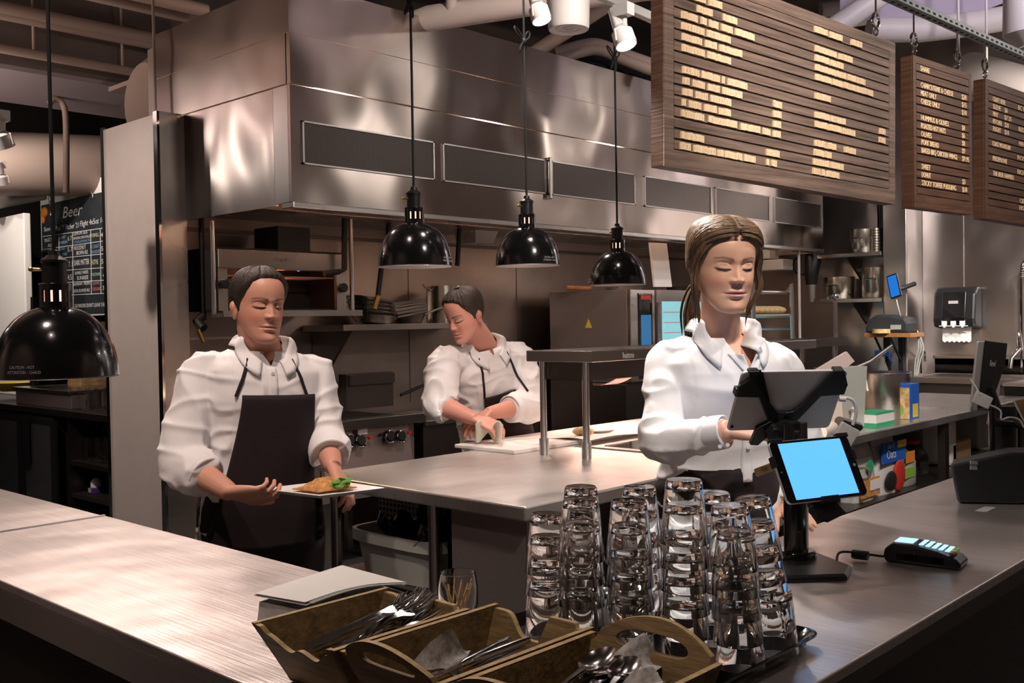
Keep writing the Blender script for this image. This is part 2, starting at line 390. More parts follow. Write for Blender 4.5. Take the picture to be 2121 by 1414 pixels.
MB().bx(hx0-.004, hx0+.02, hy+.022, 5.49, 2.91, hz1).build('side_panel', 'hood_steel', hd)
MB().bx(hx1-.02, hx1, hy, 5.49, hz0, hz1).build('side_panel', 'hood_steel', hd)
MB().bx(hx0, hx1, hy, 5.49, hz1-.02, hz1).build('top_panel', 'hood_steel', hd)
mb = MB().bx(hx0, hx1, hy-.01, hy+.09, hz0, hz0+.03)
mb.build('bottom_lip', 'steel', hd, bevel=.004)
mb = MB()
for i in range(90): x = hx0+.2+i*.06; mb.bx(x, x+.03, hy+.1, hy+.11, hz0+.0, hz0+.03)
mb.bx(hx0+.1, hx1, hy+.112, hy+.12, hz0, hz0+.05); mb.build('grease_rail', 'copper_pink', hd)
mb = MB()
for i in range(28):
    x = hx0+.1+i*.2; mb.fbox((x, 4.45, 2.2), (.17, 0, 0), (0, .8, .42), (0, -.02, .04))
mb.build('baffle_filters', 'dark_steel', hd)
MB().bx(hx0+.02, hx1-.02, 4.9, 5.49, 2.13, 2.15).build('inner_ledge', 'steel', hd)
# filter access panels
for (a, b, t, bt) in ((624, 897, 259, 341), (915, 1128, 305, 374), (1140, 1313, 338, 399), (1333, 1471, 371, 424), (1480, 1592, 397, 440), (1602, 1700, 418, 455)):
    xa, xb = P(a, t, y=hy).x, P(b, t, y=hy).x; zt = 2.485; zb = 2.27
    fr = MB()
    for q in ((xa, xb, zt-.008, zt), (xa, xb, zb, zb+.008), (xa, xa+.01, zb, zt), (xb-.01, xb, zb, zt)): fr.bx(q[0], q[1], hy-.010, hy, q[2], q[3])
    f = fr.build('vent_frame', 'steel', hd)
    MB().bx(xa+.01, xb-.01, hy-.004, hy+.001, zb+.008, zt-.008).build('perforated_panel', 'perf_panel', f)
xb = P(1134, 370, y=hy).x; MB().bx(xb-.012, xb+.012, hy-.03, hy, 2.24, 2.50).build('bracket', 'chrome', hd, bevel=.004)
for xx in (3.6, 4.9, 6.2, 7.5): lamp('hood_light', 'POINT', (xx, 4.75, 2.45), 34, (1, .74, .55), .12)
lamp('hood_light', 'POINT', (3.15, 4.9, 2.3), 9, (1, .66, .32), .1)
# duct behind hood, left
t = MB().tube([(3.15, 6.15, 2.93), (3.22, 6.15, 2.93), (4.6, 6.15, 2.93)], [.24, .30, .30], 24).build('round_duct', 'ceil_pipe', smooth=1)
tag(t, 'fat round duct behind the left end of the extractor hood', 'duct')
# ------------------------------------------------------------------ cooking line on the back wall
# salamander broiler
sy_ = 5.05
a0, a1 = P(440, 520, y=sy_), P(714, 545, y=sy_)
sx0, sx1 = P(392, 560, y=sy_+.02).x+.02, a1.x; zt, zb = P(600, 518, y=sy_).z, P(600, 643, y=sy_).z
sx0 = P(450, 560, y=sy_).x
sb = thing('salamander_broiler', 'wall-hung stainless salamander broiler with open glowing rack', 'broiler', ((sx0+sx1)/2, sy_+.2, zb))
MB().bx(sx0, sx1, sy_, 5.4, zt-.015, zt).bx(sx0, sx0+.03, sy_+.01, 5.4, zb, zt).bx(sx1-.03, sx1, sy_+.01, 5.4, zb, zt).bx(sx0, sx1, 5.38, 5.4, zb, zt).bx(sx0, sx1, sy_+.01, 5.4, zb, zb+.01).build('body', 'dark', sb)
MB().bx(sx0, sx1, sy_-.01, sy_+.02, zt-.12, zt-.01).build('front_fascia', 'steel', sb, bevel=.004)
MB().bx(sx0, sx0+.06, sy_-.006, sy_+.02, zb, zt-.12).build('side_trim', 'steel', sb); MB().bx(sx1-.07, sx1, sy_-.006, sy_+.02, zb, zt-.12).build('side_trim', 'steel', sb)
MB().bx(sx0-.03, sx1+.05, sy_-.1, sy_+.02, zb-.035, zb-.015).bx(sx0-.03, sx1+.05, sy_-.105, sy_-.095, zb-.035, zb).build('drip_tray', 'steel', sb)
mb = MB()
for i in range(26): x = sx0+.08+i*(sx1-sx0-.17)/25; mb.cyl((x, sy_+.03, zb+.20), (x, 5.35, zb+.20), .003, 6)
mb.cyl((sx0+.07, sy_+.03, zb+.2), (sx1-.07, sy_+.03, zb+.2), .005, 6); mb.build('grill_rack', 'copper_pink', sb)
mb = MB().lathe([(.028, 0), (.028, .03), (.022, .035)], (sx1-.035, sy_-.008, zb+.14), 20, (0, -1, 0)); mb.build('control_knob', 'black_plastic', sb, smooth=1)
MB().lathe([(.028, 0), (.028, .03), (.022, .035)], (sx0+.03, sy_-.008, zb+.15), 20, (0, -1, 0)).build('control_knob', 'black_plastic', sb, smooth=1)
MB().ell(P(618, 557, y=sy_+.12), .014, .014, .014).build('pilot_flame', 'flame', sb)
textmb(MB(), 'Quest', .042, P(562, 541, y=sy_-.012), X, Z, ext=.002, shear=.3).build('maker_lettering', 'panel_steel', sb)
MB().bx(P(566, 500, y=5.1).x, P(632, 500, y=5.1).x, 5.05, 5.3, zt, zt+.14).build('flue_box', 'dark', sb)
for px in (440, 727): x = P(px, 500, y=sy_-.01).x; MB().cyl((x, sy_-.01, zb-.02), (x, sy_-.01, 2.06+.3*(px > 500)), .014, 10).build('hanging_rod', 'steel', sb, smooth=1)
lamp('broiler_light', 'POINT', ((sx0+sx1)/2, 5.2, zt-.14), 1.2, (1, .35, .15), .1)
# gas drops
x = P(418, 500, y=5.2).x
g = MB().tube([(x, 5.2, 2.1), (x, 5.2, P(418, 655, y=5.2).z)], .016).tube([(x, 5.2, P(418, 655, y=5.2).z), (x-.04, 5.2, P(418, 665, y=5.2).z), (x-.03, 5.15, P(418, 680, y=5.2).z)], .026)
gg = g.build('gas_pipe', 'dark', smooth=1); tag(gg, 'dark gas pipe dropping beside the left end of the broiler', 'pipe')
q = P(410, 682, y=5.15); MB().cyl(q, q+V((.03, 0, -.07)), .012).build('brass_nozzle', 'brass', gg)
g = MB().tube([P(714, 452, y=4.98), P(713, 558, y=4.98), P(700, 563, y=4.98), P(672, 566, y=4.98)], .018).build('gas_pipe', 'dark', smooth=1)
tag(g, 'dark gas pipe elbowing in front of the broiler right side', 'pipe')
g = MB().tube([P(805, 458, y=5.1), P(803, 500, y=5.1), P(797, 512, y=5.1), P(791, 545, y=5.1), P(783, 612, y=5.1)], .017).build('gas_pipe', 'dark', smooth=1)
tag(g, 'dark gas hose hanging down into the pile of frying pans', 'pipe')
MB().tube([P(783, 612, y=5.1), P(780, 625, y=5.1), P(775, 640, y=5.1)], .016).build('brass_nozzle', 'brass', g)
g = MB().tube([P(952, 470, y=5.1), P(950, 505, y=5.1), P(947, 550, y=5.1)], .017).build('gas_pipe', 'dark', smooth=1)
tag(g, 'short dark gas pipe hanging between the two middle heat lamps', 'pipe')
g = thing('steam_pan', 'shallow steel pan tucked under the hood edge between two lamps', 'pan', P(985, 505, y=5.2))
q = P(985, 505, y=5.2)
MB().add([q+V((sx*w_, sy*w_, h_)) for w_, h_ in ((.09, 0), (.12, .1), (.14, .1)) for sx, sy in ((-1, -1), (1, -1), (1, 1), (-1, 1))],
         [(0, 1, 2, 3)] + [(k*4+i, k*4+(i+1) % 4, k*4+4+(i+1) % 4, k*4+4+i) for k in (0, 1) for i in range(4)]).build('pan_body', 'steel', g, solid=.003)
# wall shelf with pans
sz = P(850, 670, y=5.05).z; s0, s1 = P(712, 676, y=5.05).x, P(1010, 676, y=5.05).x
ws = thing('wall_shelf', 'steel wall shelf carrying frying pans above the range', 'shelf', ((s0+s1)/2, 5.25, sz-.04))
MB().bx(s0, s1, 5.05, 5.49, sz-.04, sz).build('shelf_board', 'steel', ws, bevel=.003)
MB().prism([(0, 0), (.4, 0), (0, -.42)], (s0+.08, 5.49, sz-.04), (0, -1, 0), (0, 0, 1), (.02, 0, 0)).build('shelf_bracket', 'dark_steel', ws)
def pan(c, r, h, tilt, hd_, lab, grp):
    t = thing('frying_pan', lab, 'pan', c, grp)
    R = Matrix.Rotation(tilt, 3, 'Y')
    mb = MB().lathe([(0, 0), (r*.72, 0), (r, h), (r*.985, h), (r*.70, .004), (0, .004)], (0, 0, 0), 28); mb.v = [R @ v for v in mb.v]
    mb.build('pan_body', 'steel' if h < .056 else 'dark_steel', t, smooth=1, local=True)
    d = V((math.cos(hd_), math.sin(hd_), .12)); mb = MB().tube([d*(r*.98)+V((0, 0, h*.7)), d*(r+.1)+V((0, 0, h)), d*(r+.2)+V((0, 0, h+.015))], [.009, .008, .01], 8)
    mb.v = [R @ v for v in mb.v]; mb.build('handle', 'steel', t, smooth=1, local=True)
bp_ = P(778, 668, y=5.25)
for k in range(5):
    pan(V((bp_.x-.01*k, 5.27, sz+.004+.026*k)), .165, .052, .10+.05*(k == 4)+.018*k, -.5-.04*k, ('steel frying pan in the stack of five on the wall shelf, %s' % ['lowest', 'second from bottom', 'middle one', 'second from top', 'topmost, tilted'][k]), 'frying pans stacked on the wall shelf')
pb = P(843, 668, y=5.22); pan(V((max(pb.x, bp_.x+.30), 5.27, sz+.003)), .13, .07, 0, -.4, 'dark frying pan right of the pan stack on the wall shelf', None)
t = thing('stock_pot', 'tall dull pot with side handle at the right of the wall shelf', 'pot', (P(925, 668, y=5.25).x, 5.27, sz))
r = .13; hh = P(905, 592, y=5.25).z-sz
MB().lathe([(0, 0), (r, 0), (r, hh), (r-.004, hh), (r-.004, .004), (0, .004)], t.location, 28).build('pot_body', 'pot_steel', t, smooth=1)
MB().tube([t.location+V(q) for q in ((-r, 0, hh-.03), (-r-.05, 0, hh-.01), (-r-.07, 0, hh+.01))], .008).build('handle', 'steel', t, smooth=1)
# griddle range
gy = 4.62; gx0, gx1 = P(672, 880, y=gy).x, P(870, 858, y=gy).x
gz = P(700, 876, y=gy).z
rg = thing('griddle_range', 'steel griddle range with black knobs behind the left worker', 'range', ((gx0+gx1)/2, gy+.4, 0))
MB().bx(gx0, gx1, gy+.06, 5.44, .45, gz-.02).build('body', 'panel_steel', rg)
MB().prism([(0, 0), (.05, .012), (.05, -.045), (0, -.04)], (gx0-.02, gy+.02, gz), (0, -1, 0), (0, 0, 1), (gx1-gx0+.04, 0, 0)).bx(gx0-.02, gx1+.02, gy+.02, gy+.16, gz-.03, gz).build('front_rail', 'steel', rg, bevel=.003)
MB().bx(gx0, gx1-.03, gy+.16, 5.3, gz-.03, gz-.008).build('griddle_plate', 'dark', rg)
MB().prism([(0, 0), (.62, .0), (.62, .02), (0, .18)], (gx0, 5.3, gz), (0, -1, 0), (0, 0, 1), (.015, 0, 0)).build('splash_side', 'dark', rg)
x0, x1 = P(713, 780, y=5.3).x, P(810, 772, y=5.3).x; MB().bx(x0, x1, 5.28, 5.36, gz, P(720, 775, y=5.3).z).bx(x0+.01, x1-.01, 5.25, 5.28, gz+.16, P(720, 777, y=5.3).z).build('backsplash', 'dark_steel', rg)
kp = MB().prism([(0, 0), (.04, -.25), (0.0, -.25)], (gx0, gy+.04, gz-.05), (0, -1, 0), (0, 0, 1), (gx1-gx0-.06, 0, 0)).build('control_panel', 'panel_steel', rg, bevel=.004)
for px in (718, 741, 802, 825):
    q = P(px, 912 if px < 760 else 903, y=gy-.0); k = MB().lathe([(.034, 0), (.034, .03), (.028, .04)], q, 20, (0, -1, .15)).build('control_knob', 'black_plastic', rg, smooth=1)
    MB().tube([q+V((.037*math.cos(a), -.034, .037*math.sin(a))) for a in [.9+i*.33 for i in range(15)]], .0065, 6).build('knob_ring', 'chrome', k, smooth=1)
for px, py in ((764, 906), (845, 895)): MB().lathe([(.012, 0), (.012, .02)], P(px, py, y=gy), 12, (0, -1, 0)).build('indicator_lamp', 'red', rg)
MB().box(P(751, 893, y=gy+.0), (.07, .004, .035)).build('rating_label', 'white_plastic', rg)
for x in (gx0+.1, gx1-.1):
    for y in (gy+.14, 5.22): MB().bx(x-.02, x+.02, y-.02, y+.02, 0, .46).build('leg', 'steel', rg)

# fryer beside the range
fx0, fx1 = gx1+.05, 6.0
fr = thing('deep_fryer', 'low steel fryer unit between the range and the combi oven', 'fryer', ((fx0+fx1)/2, gy+.4, 0))
MB().bx(fx0, fx1-.75, gy+.03, 5.44, .1, gz-.06).build('body', 'dark_steel', fr)
MB().bx(fx0, fx1-.75, gy-.0, gy+.06, gz-.075, gz-.045).build('front_rail', 'steel', fr, bevel=.003)
mb = MB()
for i in range(3): mb.bx(fx0+.12+.3*i, fx0+.36+.3*i, gy+.15, gy+.5, gz-.06, gz-.03)
mb.build('fryer_baskets', 'steel', fr)
MB().tube([P(830, 818, y=5.0), P(858, 806, y=5.0), P(878, 797, y=5.0)], [.01, .012, .01], 8).build('basket_handle', 'black_plastic', fr, smooth=1)
# combi oven on stand
oy = 4.5; ox0 = P(1305, 600, y=oy).x; ox1 = P(1480, 600, y=oy).x+.1; oz1 = 1.70; oz0 = 1.0
ov = thing('combi_oven', 'large combi oven with blue touch panel and lit glass door', 'oven', ((ox0+ox1)/2, 4.9, oz0))
MB().bx(ox0, ox1, oy+.03, 5.3, oz0, oz1).build('cabinet', 'panel_steel', ov, bevel=.006)
pw = P(1352, 650, y=oy).x
MB().bx(ox0, pw+.03, oy, oy+.03, oz0, oz1).build('control_column', 'steel', ov, bevel=.004)
a = P(1322, 620, y=oy); b = P(1350, 700, y=oy)
tp = MB().bx(a.x, b.x, oy-.008, oy, oz0+.02, P(1330, 607, y=oy).z).build('touch_panel', 'black_gloss', ov)
MB().bx(a.x+.02, b.x-.02, oy-.012, oy-.008, oz0+.06, P(1330, 652, y=oy).z).build('touch_display', mat('panel_blue', (.01, .05, .1), .3, emit=(.015, .08, .18), es=1), tp)
MB().bx(a.x+.02, b.x-.02, oy-.012, oy-.008, P(1330, 620, y=oy).z, P(1330, 611, y=oy).z).build('maker_badge', 'red', tp)
mb = MB()
for i in range(4): mb.box((a.x+.06+.02*(i % 2), oy-.014, 1.12+.05*i), (.05-.02*(i % 2), .002, .012))
mb.build('display_icons', 'screen_lcd', tp)
dr = MB().bx(pw+.04, ox1, oy-.01, oy+.03, oz0, oz1).build('door', 'panel_steel', ov, bevel=.004)
MB().bx(pw+.11, ox1-.06, oy-.014, oy-.01, oz0+.06, oz1-.09).build('door_glass', 'oven_glass', dr)
mb = MB()
for i in range(6): mb.bx(pw+.12, ox1-.07, oy-.018, oy-.014, oz0+.12+i*.08, oz0+.13+i*.08)
mb.build('oven_racks', 'white_plastic', dr)
MB().cyl((pw+.02, oy-.04, oz0+.05), (pw+.02, oy-.04, oz1-.1), .014).build('door_handle', 'steel', ov, smooth=1)
q = P(1219, 671, x=ox0-.002); MB().add([q+V((0, .035, -.03)), q+V((0, -.035, -.03)), q+V((0, 0, .04))], [(0, 1, 2)]).build('warning_triangle', 'yellow', ov, solid=.002)
st = thing('oven_stand', 'dark lower oven cabinet with slotted vent under the combi oven', 'cabinet', ((ox0+ox1)/2, 4.9, 0))
MB().bx(ox0, ox1, oy+.05, 5.3, 0, oz0-.002).build('cabinet', 'dark_steel', st)
a = P(1228, 782, x=ox0-.005); b = P(1298, 796, x=ox0-.005)
mb = MB()
for i in range(3): mb.bx(ox0-.01, ox0, b.y, a.y, a.z-.05+i*.02, a.z-.04+i*.02)
mb.build('vent_slots', 'steel', st)
# items on top of oven
a, b, c, d = P(1345, 502, y=4.55), P(1379, 504, y=4.55), P(1390, 594, y=4.55), P(1355, 594, y=4.55)
tag(MB().add([a, b, c, d], [(0, 1, 2, 3)]).build('cutting_board', 'white_board', solid=.02), 'white cutting board standing upright on top of the combi oven', 'cutting board')
tag(MB().tube([P(1172, 596, y=5.0), P(1222, 597, y=5.0)], .018).build('rolling_pin', 'wood_shelf', smooth=1), 'wooden rolling pin lying on top of the combi oven', 'rolling pin')
tag(MB().lathe([(0, 0), (.13, 0), (.15, .03), (.145, .03), (.12, .008), (0, .008)], (P(1310, 596, y=4.72).x, 4.8, oz1)).build('metal_dish', 'steel', smooth=1), 'shallow round dish on the oven behind the third small lamp', 'dish')
tag(MB().lathe([(0, 0), (.10, 0), (.10, .05), (0, .06)], (P(1405, 590, y=4.9).x, 4.9, oz1)).build('pot_lid', 'dark', smooth=1), 'dark lid on the oven top next to the white board', 'lid')
# ------------------------------------------------------------------ service counter (front)
lx0, lx1, ry0, ry1, ys = .84, 1.34, .697, 1.232, 2.894
pc = thing('service_counter', 'L-shaped stainless front counter top holding glasses and crates', 'counter', (1.1, 1.0, 0))
MB().prism([(lx0, ys-.002), (lx0, ry0), (5.2, ry0), (5.2, ry1), (lx1, ry1), (lx1, ys-.002)], (0, 0, ZC-.02), X, Y, (0, 0, .02)).build('worktop', 'top_steel_v', pc, bevel=.003)
MB().bx(lx0, lx0+.02, ry0, ys, ZC-.085, ZC-.02).build('edge_apron', 'panel_steel', pc)
MB().bx(lx0, 5.2, ry0, ry0+.02, ZC-.05, ZC-.02).build('edge_apron', 'dark_steel', pc)
MB().bx(lx0+.02, lx0+.04, ry0+.03, ys, .1, ZC-.085).build('front_panel', 'counter_front', pc)
MB().bx(lx0+.02, 5.2, ry0+.02, ry0+.04, .1, ZC-.03).build('front_panel', 'counter_front', pc)
MB().bx(lx0+.08, lx1-.05, ry0+.08, ys, 0, .1).bx(lx0+.08, 5.2, ry0+.08, ry1-.05, 0, .1).build('plinth', 'dark', pc)
MB().bx(lx1-.03, lx1-.01, ry1, ys, .1, ZC-.02).bx(lx1-.03, 5.2, ry1-.03, ry1-.01, .1, ZC-.02).build('back_panel', 'panel_steel', pc)
p2 = thing('service_counter', 'far stainless counter section beyond the raised seam, below the big black lamp', 'counter', (1.1, 4, 0))
MB().bx(lx0, lx1-.004, ys+.003, 4.6, ZC-.02, ZC).build('worktop', 'top_steel_v', p2, bevel=.003)
MB().bx(lx0, lx1-.004, ys-.006, ys+.004, ZC-.02, ZC+.004).build('seam_strip', 'silver', p2)
MB().bx(lx0, lx0+.02, ys+.003, 4.6, .1, ZC-.02).bx(lx1-.03, lx1-.01, ys+.003, 4.6, .1, ZC-.02).build('side_panels', 'counter_front', p2)
MB().bx(lx0+.08, lx1-.05, ys+.01, 4.6, 0, .1).build('plinth', 'dark', p2)
# ------------------------------------------------------------------ island work table
ix0, iy0, iy1 = 2.2, 2.009, 3.08
it = thing('work_table', 'long stainless kitchen work table behind the cashier', 'work table', (4.4, 2.5, 0))
ix1 = 7.2
MB().prism([(ix0, iy0), (3.95, iy0), (3.95, iy1), (2.32, iy1), (ix0, 2.94)], (0, 0, ZC-.045), X, Y, (0, 0, .045)).build('worktop', 'top_steel_u', it, bevel=.006)
MB().bx(3.953, ix1, iy0, 2.75, ZC-.045, ZC).build('worktop', 'top_steel_u', it, bevel=.006)
MB().bx(ix0+.05, ix0+.07, iy0+.03, 2.40, .1, ZC-.045).bx(ix0+.05, 2.9, 2.38, 2.40, .1, ZC-.045).build('side_panel', 'panel_steel', it)
MB().bx(ix0+.045, ix0+.075, iy0+.02, iy0+.035, .0, ZC-.045).build('corner_post', 'chrome', it)
MB().bx(ix0+.07, ix1-.05, iy0+.03, 2.7, .18, .21).bx(2.9, ix1-.05, 2.68, 2.72, .21, ZC-.045).build('under_shelf', 'dark_steel', it)
lg = []
for (px, ) in ((900,), (697,)):
    q = P(px, 1120, x=ix0+.1); MB().cyl((ix0+.1, q.y, 0), (ix0+.1, q.y, ZC-.045), .022).build('leg', 'steel', it, smooth=1); lg.append(q.y)
for px in (1958, ):
    q = P(px, 950, y=iy0+.03); MB().bx(q.x-.03, q.x+.03, iy0+.02, iy0+.06, 0, ZC-.045).build('leg', 'dark_steel', it)
MB().bx(ix1-.06, ix1-.02, iy0+.03, iy0+.07, 0, ZC-.045).build('leg', 'dark_steel', it)
MB().bx(2.62, 2.64, 2.42, 3.05, .12, ZC-.045).build('divider_panel', 'panel_steel', it)
yp = P(850, 1080, x=2.61); MB().bx(2.61, 2.62, P(905, 1060, x=2.61).y, P(785, 1060, x=2.61).y, .6, .84).build('perforated_panel', 'perf_side', it)
MB().bx(ix0+.06, 2.55, lg[0]-.02, 3.05, .17, .19).build('under_shelf', 'dark_steel', it)
# maker plate on the island edge
MB().bx(P(1318, 1000, y=iy0-.002).x, P(1345, 1000, y=iy0-.002).x, iy0-.003, iy0, ZC-.035, ZC-.015).build('maker_plate', 'white_plastic', it)
# tubs under the table
def tub(c, w, d, h, lab, rz=0):
    t = thing('bus_tub', lab, 'tub', c, 'grey tubs under the work table', rz)
    def ring(k, s_, z):
        pts = []
        for i in range(32):
            q = 2*PI*i/32; a, b = math.cos(q), math.sin(q)
            pts.append(V((math.copysign(abs(a)**.4, a)*w/2*s_, math.copysign(abs(b)**.4, b)*d/2*s_, z)))
        return pts
    vs = []; prof = [(.84, 0), (.97, h-.03), (1.05, h-.028), (1.05, h-.04), (1.06, h-.04), (1.06, h), (.985, h), (.955, h-.02), (.82, .01)]
    for s_, z in prof: vs += ring(0, s_, z)
    fs = [tuple(range(32))[::-1], tuple(8*32+k for k in range(32))]
    for i in range(8):
        for k in range(32): fs.append((i*32+k, i*32+(k+1) % 32, (i+1)*32+(k+1) % 32, (i+1)*32+k))
    MB().add(vs, fs).build('tub_body', 'tub', t, smooth=1, local=True)
    return t
tz = .56
MB().bx(ix0+.06, 2.9, lg[0]-.06, 3.05, .53, .558).build('under_shelf', 'dark_steel', it)
ta = P(808, 1190, z=tz+.03)
tcx, tcy = 2.41, 2.74
tub((tcx, tcy, tz), .26, .46, .165, 'grey plastic tub heaped with black bowls under the work table')
tub((2.50, 2.545, tz), .2, .24, .13, 'smaller grey tub half hidden behind the front table leg')
random.seed(3)
k = 0
bl = None
for i in range(11):
    a = thing('black_bowl', 'glossy black bowl jumbled in the grey tub under the table', 'bowl', (tcx+random.uniform(-.07, .06), tcy+random.uniform(-.16, .15), tz+.105+.018*(i % 3)+random.uniform(0, .03)), 'black bowls heaped in the tub')
    mb = MB().lathe([(0, 0), (.035, 0), (.062, .045), (.059, .045), (.033, .004), (0, .004)], (0, 0, 0), 24)
    R = Matrix.Rotation(random.uniform(-1.2, 1.2), 3, 'X') @ Matrix.Rotation(random.uniform(-1, 1), 3, 'Y'); mb.v = [R @ v for v in mb.v]
    mb.build('bowl_body', 'black_gloss', a, smooth=1, local=True)
for j, (dx, dy) in enumerate(((.06, -.12), (.08, .0), (.04, -.05))):
    t = MB().lathe([(.05, 0), (.055, .09), (.052, .09), (.047, .004), (0, .004), (0, 0)], (tcx+dx, tcy+dy, tz+.165), 20).build('black_cup', 'black_gloss', smooth=1)
    tag(t, 'glossy black cup on top of the bowls in the tub', 'cup', 'black cups on the heaped bowls')
# pass shelf with heat strips on the island
l1, l2 = P(1132, 940, z=ZC), P(1232, 947, z=ZC)
pz = P(1132, 735, x=l1.x, ).z
ps = thing('pass_shelf', 'steel two-legged pass shelf with pink heat lamps on the work table', 'shelf', (l2.x+.7, (l1.y+l2.y)/2, ZC))
ya, yb = l2.y-.06, l1.y+.06
x0 = min(l1.x, l2.x)-.05; x1 = 5.0
zt = P(1110, 726, x=x0).z
MB().bx(x0, x1, ya, yb, zt-.045, zt).build('shelf_top', 'steel', ps, bevel=.003)
MB().bx(x0+.06, x1, ya+.06, ya+.075, zt-.12, zt-.045).bx(x0+.06, x1, yb-.075, yb-.06, zt-.12, zt-.045).bx(x0+.06, x0+.075, ya+.07, yb-.07, zt-.12, zt-.045).build('lamp_housing', 'dark_steel', ps)
for q in (l1, l2):
    for xx in (x0+.035, x1-.06):
        g = MB().cyl((xx, q.y, ZC), (xx, q.y, zt-.045), .014, 16).build('leg', 'steel', ps, smooth=1)
        MB().lathe([(.02, 0), (.02, .065), (.015, .07)], (xx, q.y, ZC), 16).build('leg_socket', 'steel', g, smooth=1)
for i in range(5):
    xx = x0+.22+i*.35
    MB().grid(lambda u, v: V((xx+u*.11, ya+.05+v*.12, zt-.12-.03*math.sin(v*PI*.6)+.0)), 4, 10).build('heat_reflector', 'copper_pink', ps, solid=.003)
textmb(MB(), 'hatco', .035, (x0+.2, ya-.001, zt-.035), X, Z, ext=.0006).build('maker_lettering', 'silver', ps)
lamp('heat_strip', 'AREA', ((x0+x1)/2, (ya+yb)/2, zt-.13), 10, (1, .62, .48), .08, ((x0+x1)/2, (ya+yb)/2, 0), sy=1.5)
# cutting board etc. on the island
b0 = P(963, 930, z=ZC+.03)
tag(MB().bx(3.05, 5.0, 2.84, 3.20, ZC, ZC+.018).build('cutting_board', 'white_board', bevel=.004), 'long white cutting board along the back of the work table', 'cutting board')
tag(MB().grid(lambda u, v: V((3.45+u*.9, 2.76+v*.28, ZC+.024+.006*math.sin(9*u+5*v)+.004*math.sin(23*u*v))), 24, 10).build('paper_sheet', 'paper', solid=.002), 'creased sheet of white paper spread on the cutting board', 'paper')
t = thing('condiment_well', 'recessed steel insert pans beside the pass shelf leg', 'food pans', (4.0, 2.5, ZC))
MB().bx(3.4, 5.0, 2.26, 2.74, ZC, ZC+.006).build('rim_plate', 'steel', t)
for i in range(4):
    MB().bx(3.45+i*.38, 3.78+i*.38, 2.32, 2.68, ZC+.006, ZC+.009).build('pan_opening', 'dark_steel' if i % 2 else 'chrome', t)
mb = MB()
for i in range(9):
    xx = 3.5+i*.13; mb.tube([(xx, 2.38, ZC+.02), (xx+.09, 2.45, ZC+.022)], .004, 6)
mb.build('pan_lids', 'chrome', t)
tag(MB().lathe([(0, 0), (.07, 0), (.10, .012), (.098, .014), (0, .006)], P(1230, 893, z=ZC+.02)).build('plate', 'white_plastic', smooth=1), 'small plate with a bun on the paper behind the pass shelf leg', 'plate')
bq = P(1208, 893, z=ZC+.045); tag(MB().ell(bq, .05, .05, .022).build('bread_bun', 'bread', smooth=1), 'golden bun half lying on the plate behind the pass shelf', 'bun')
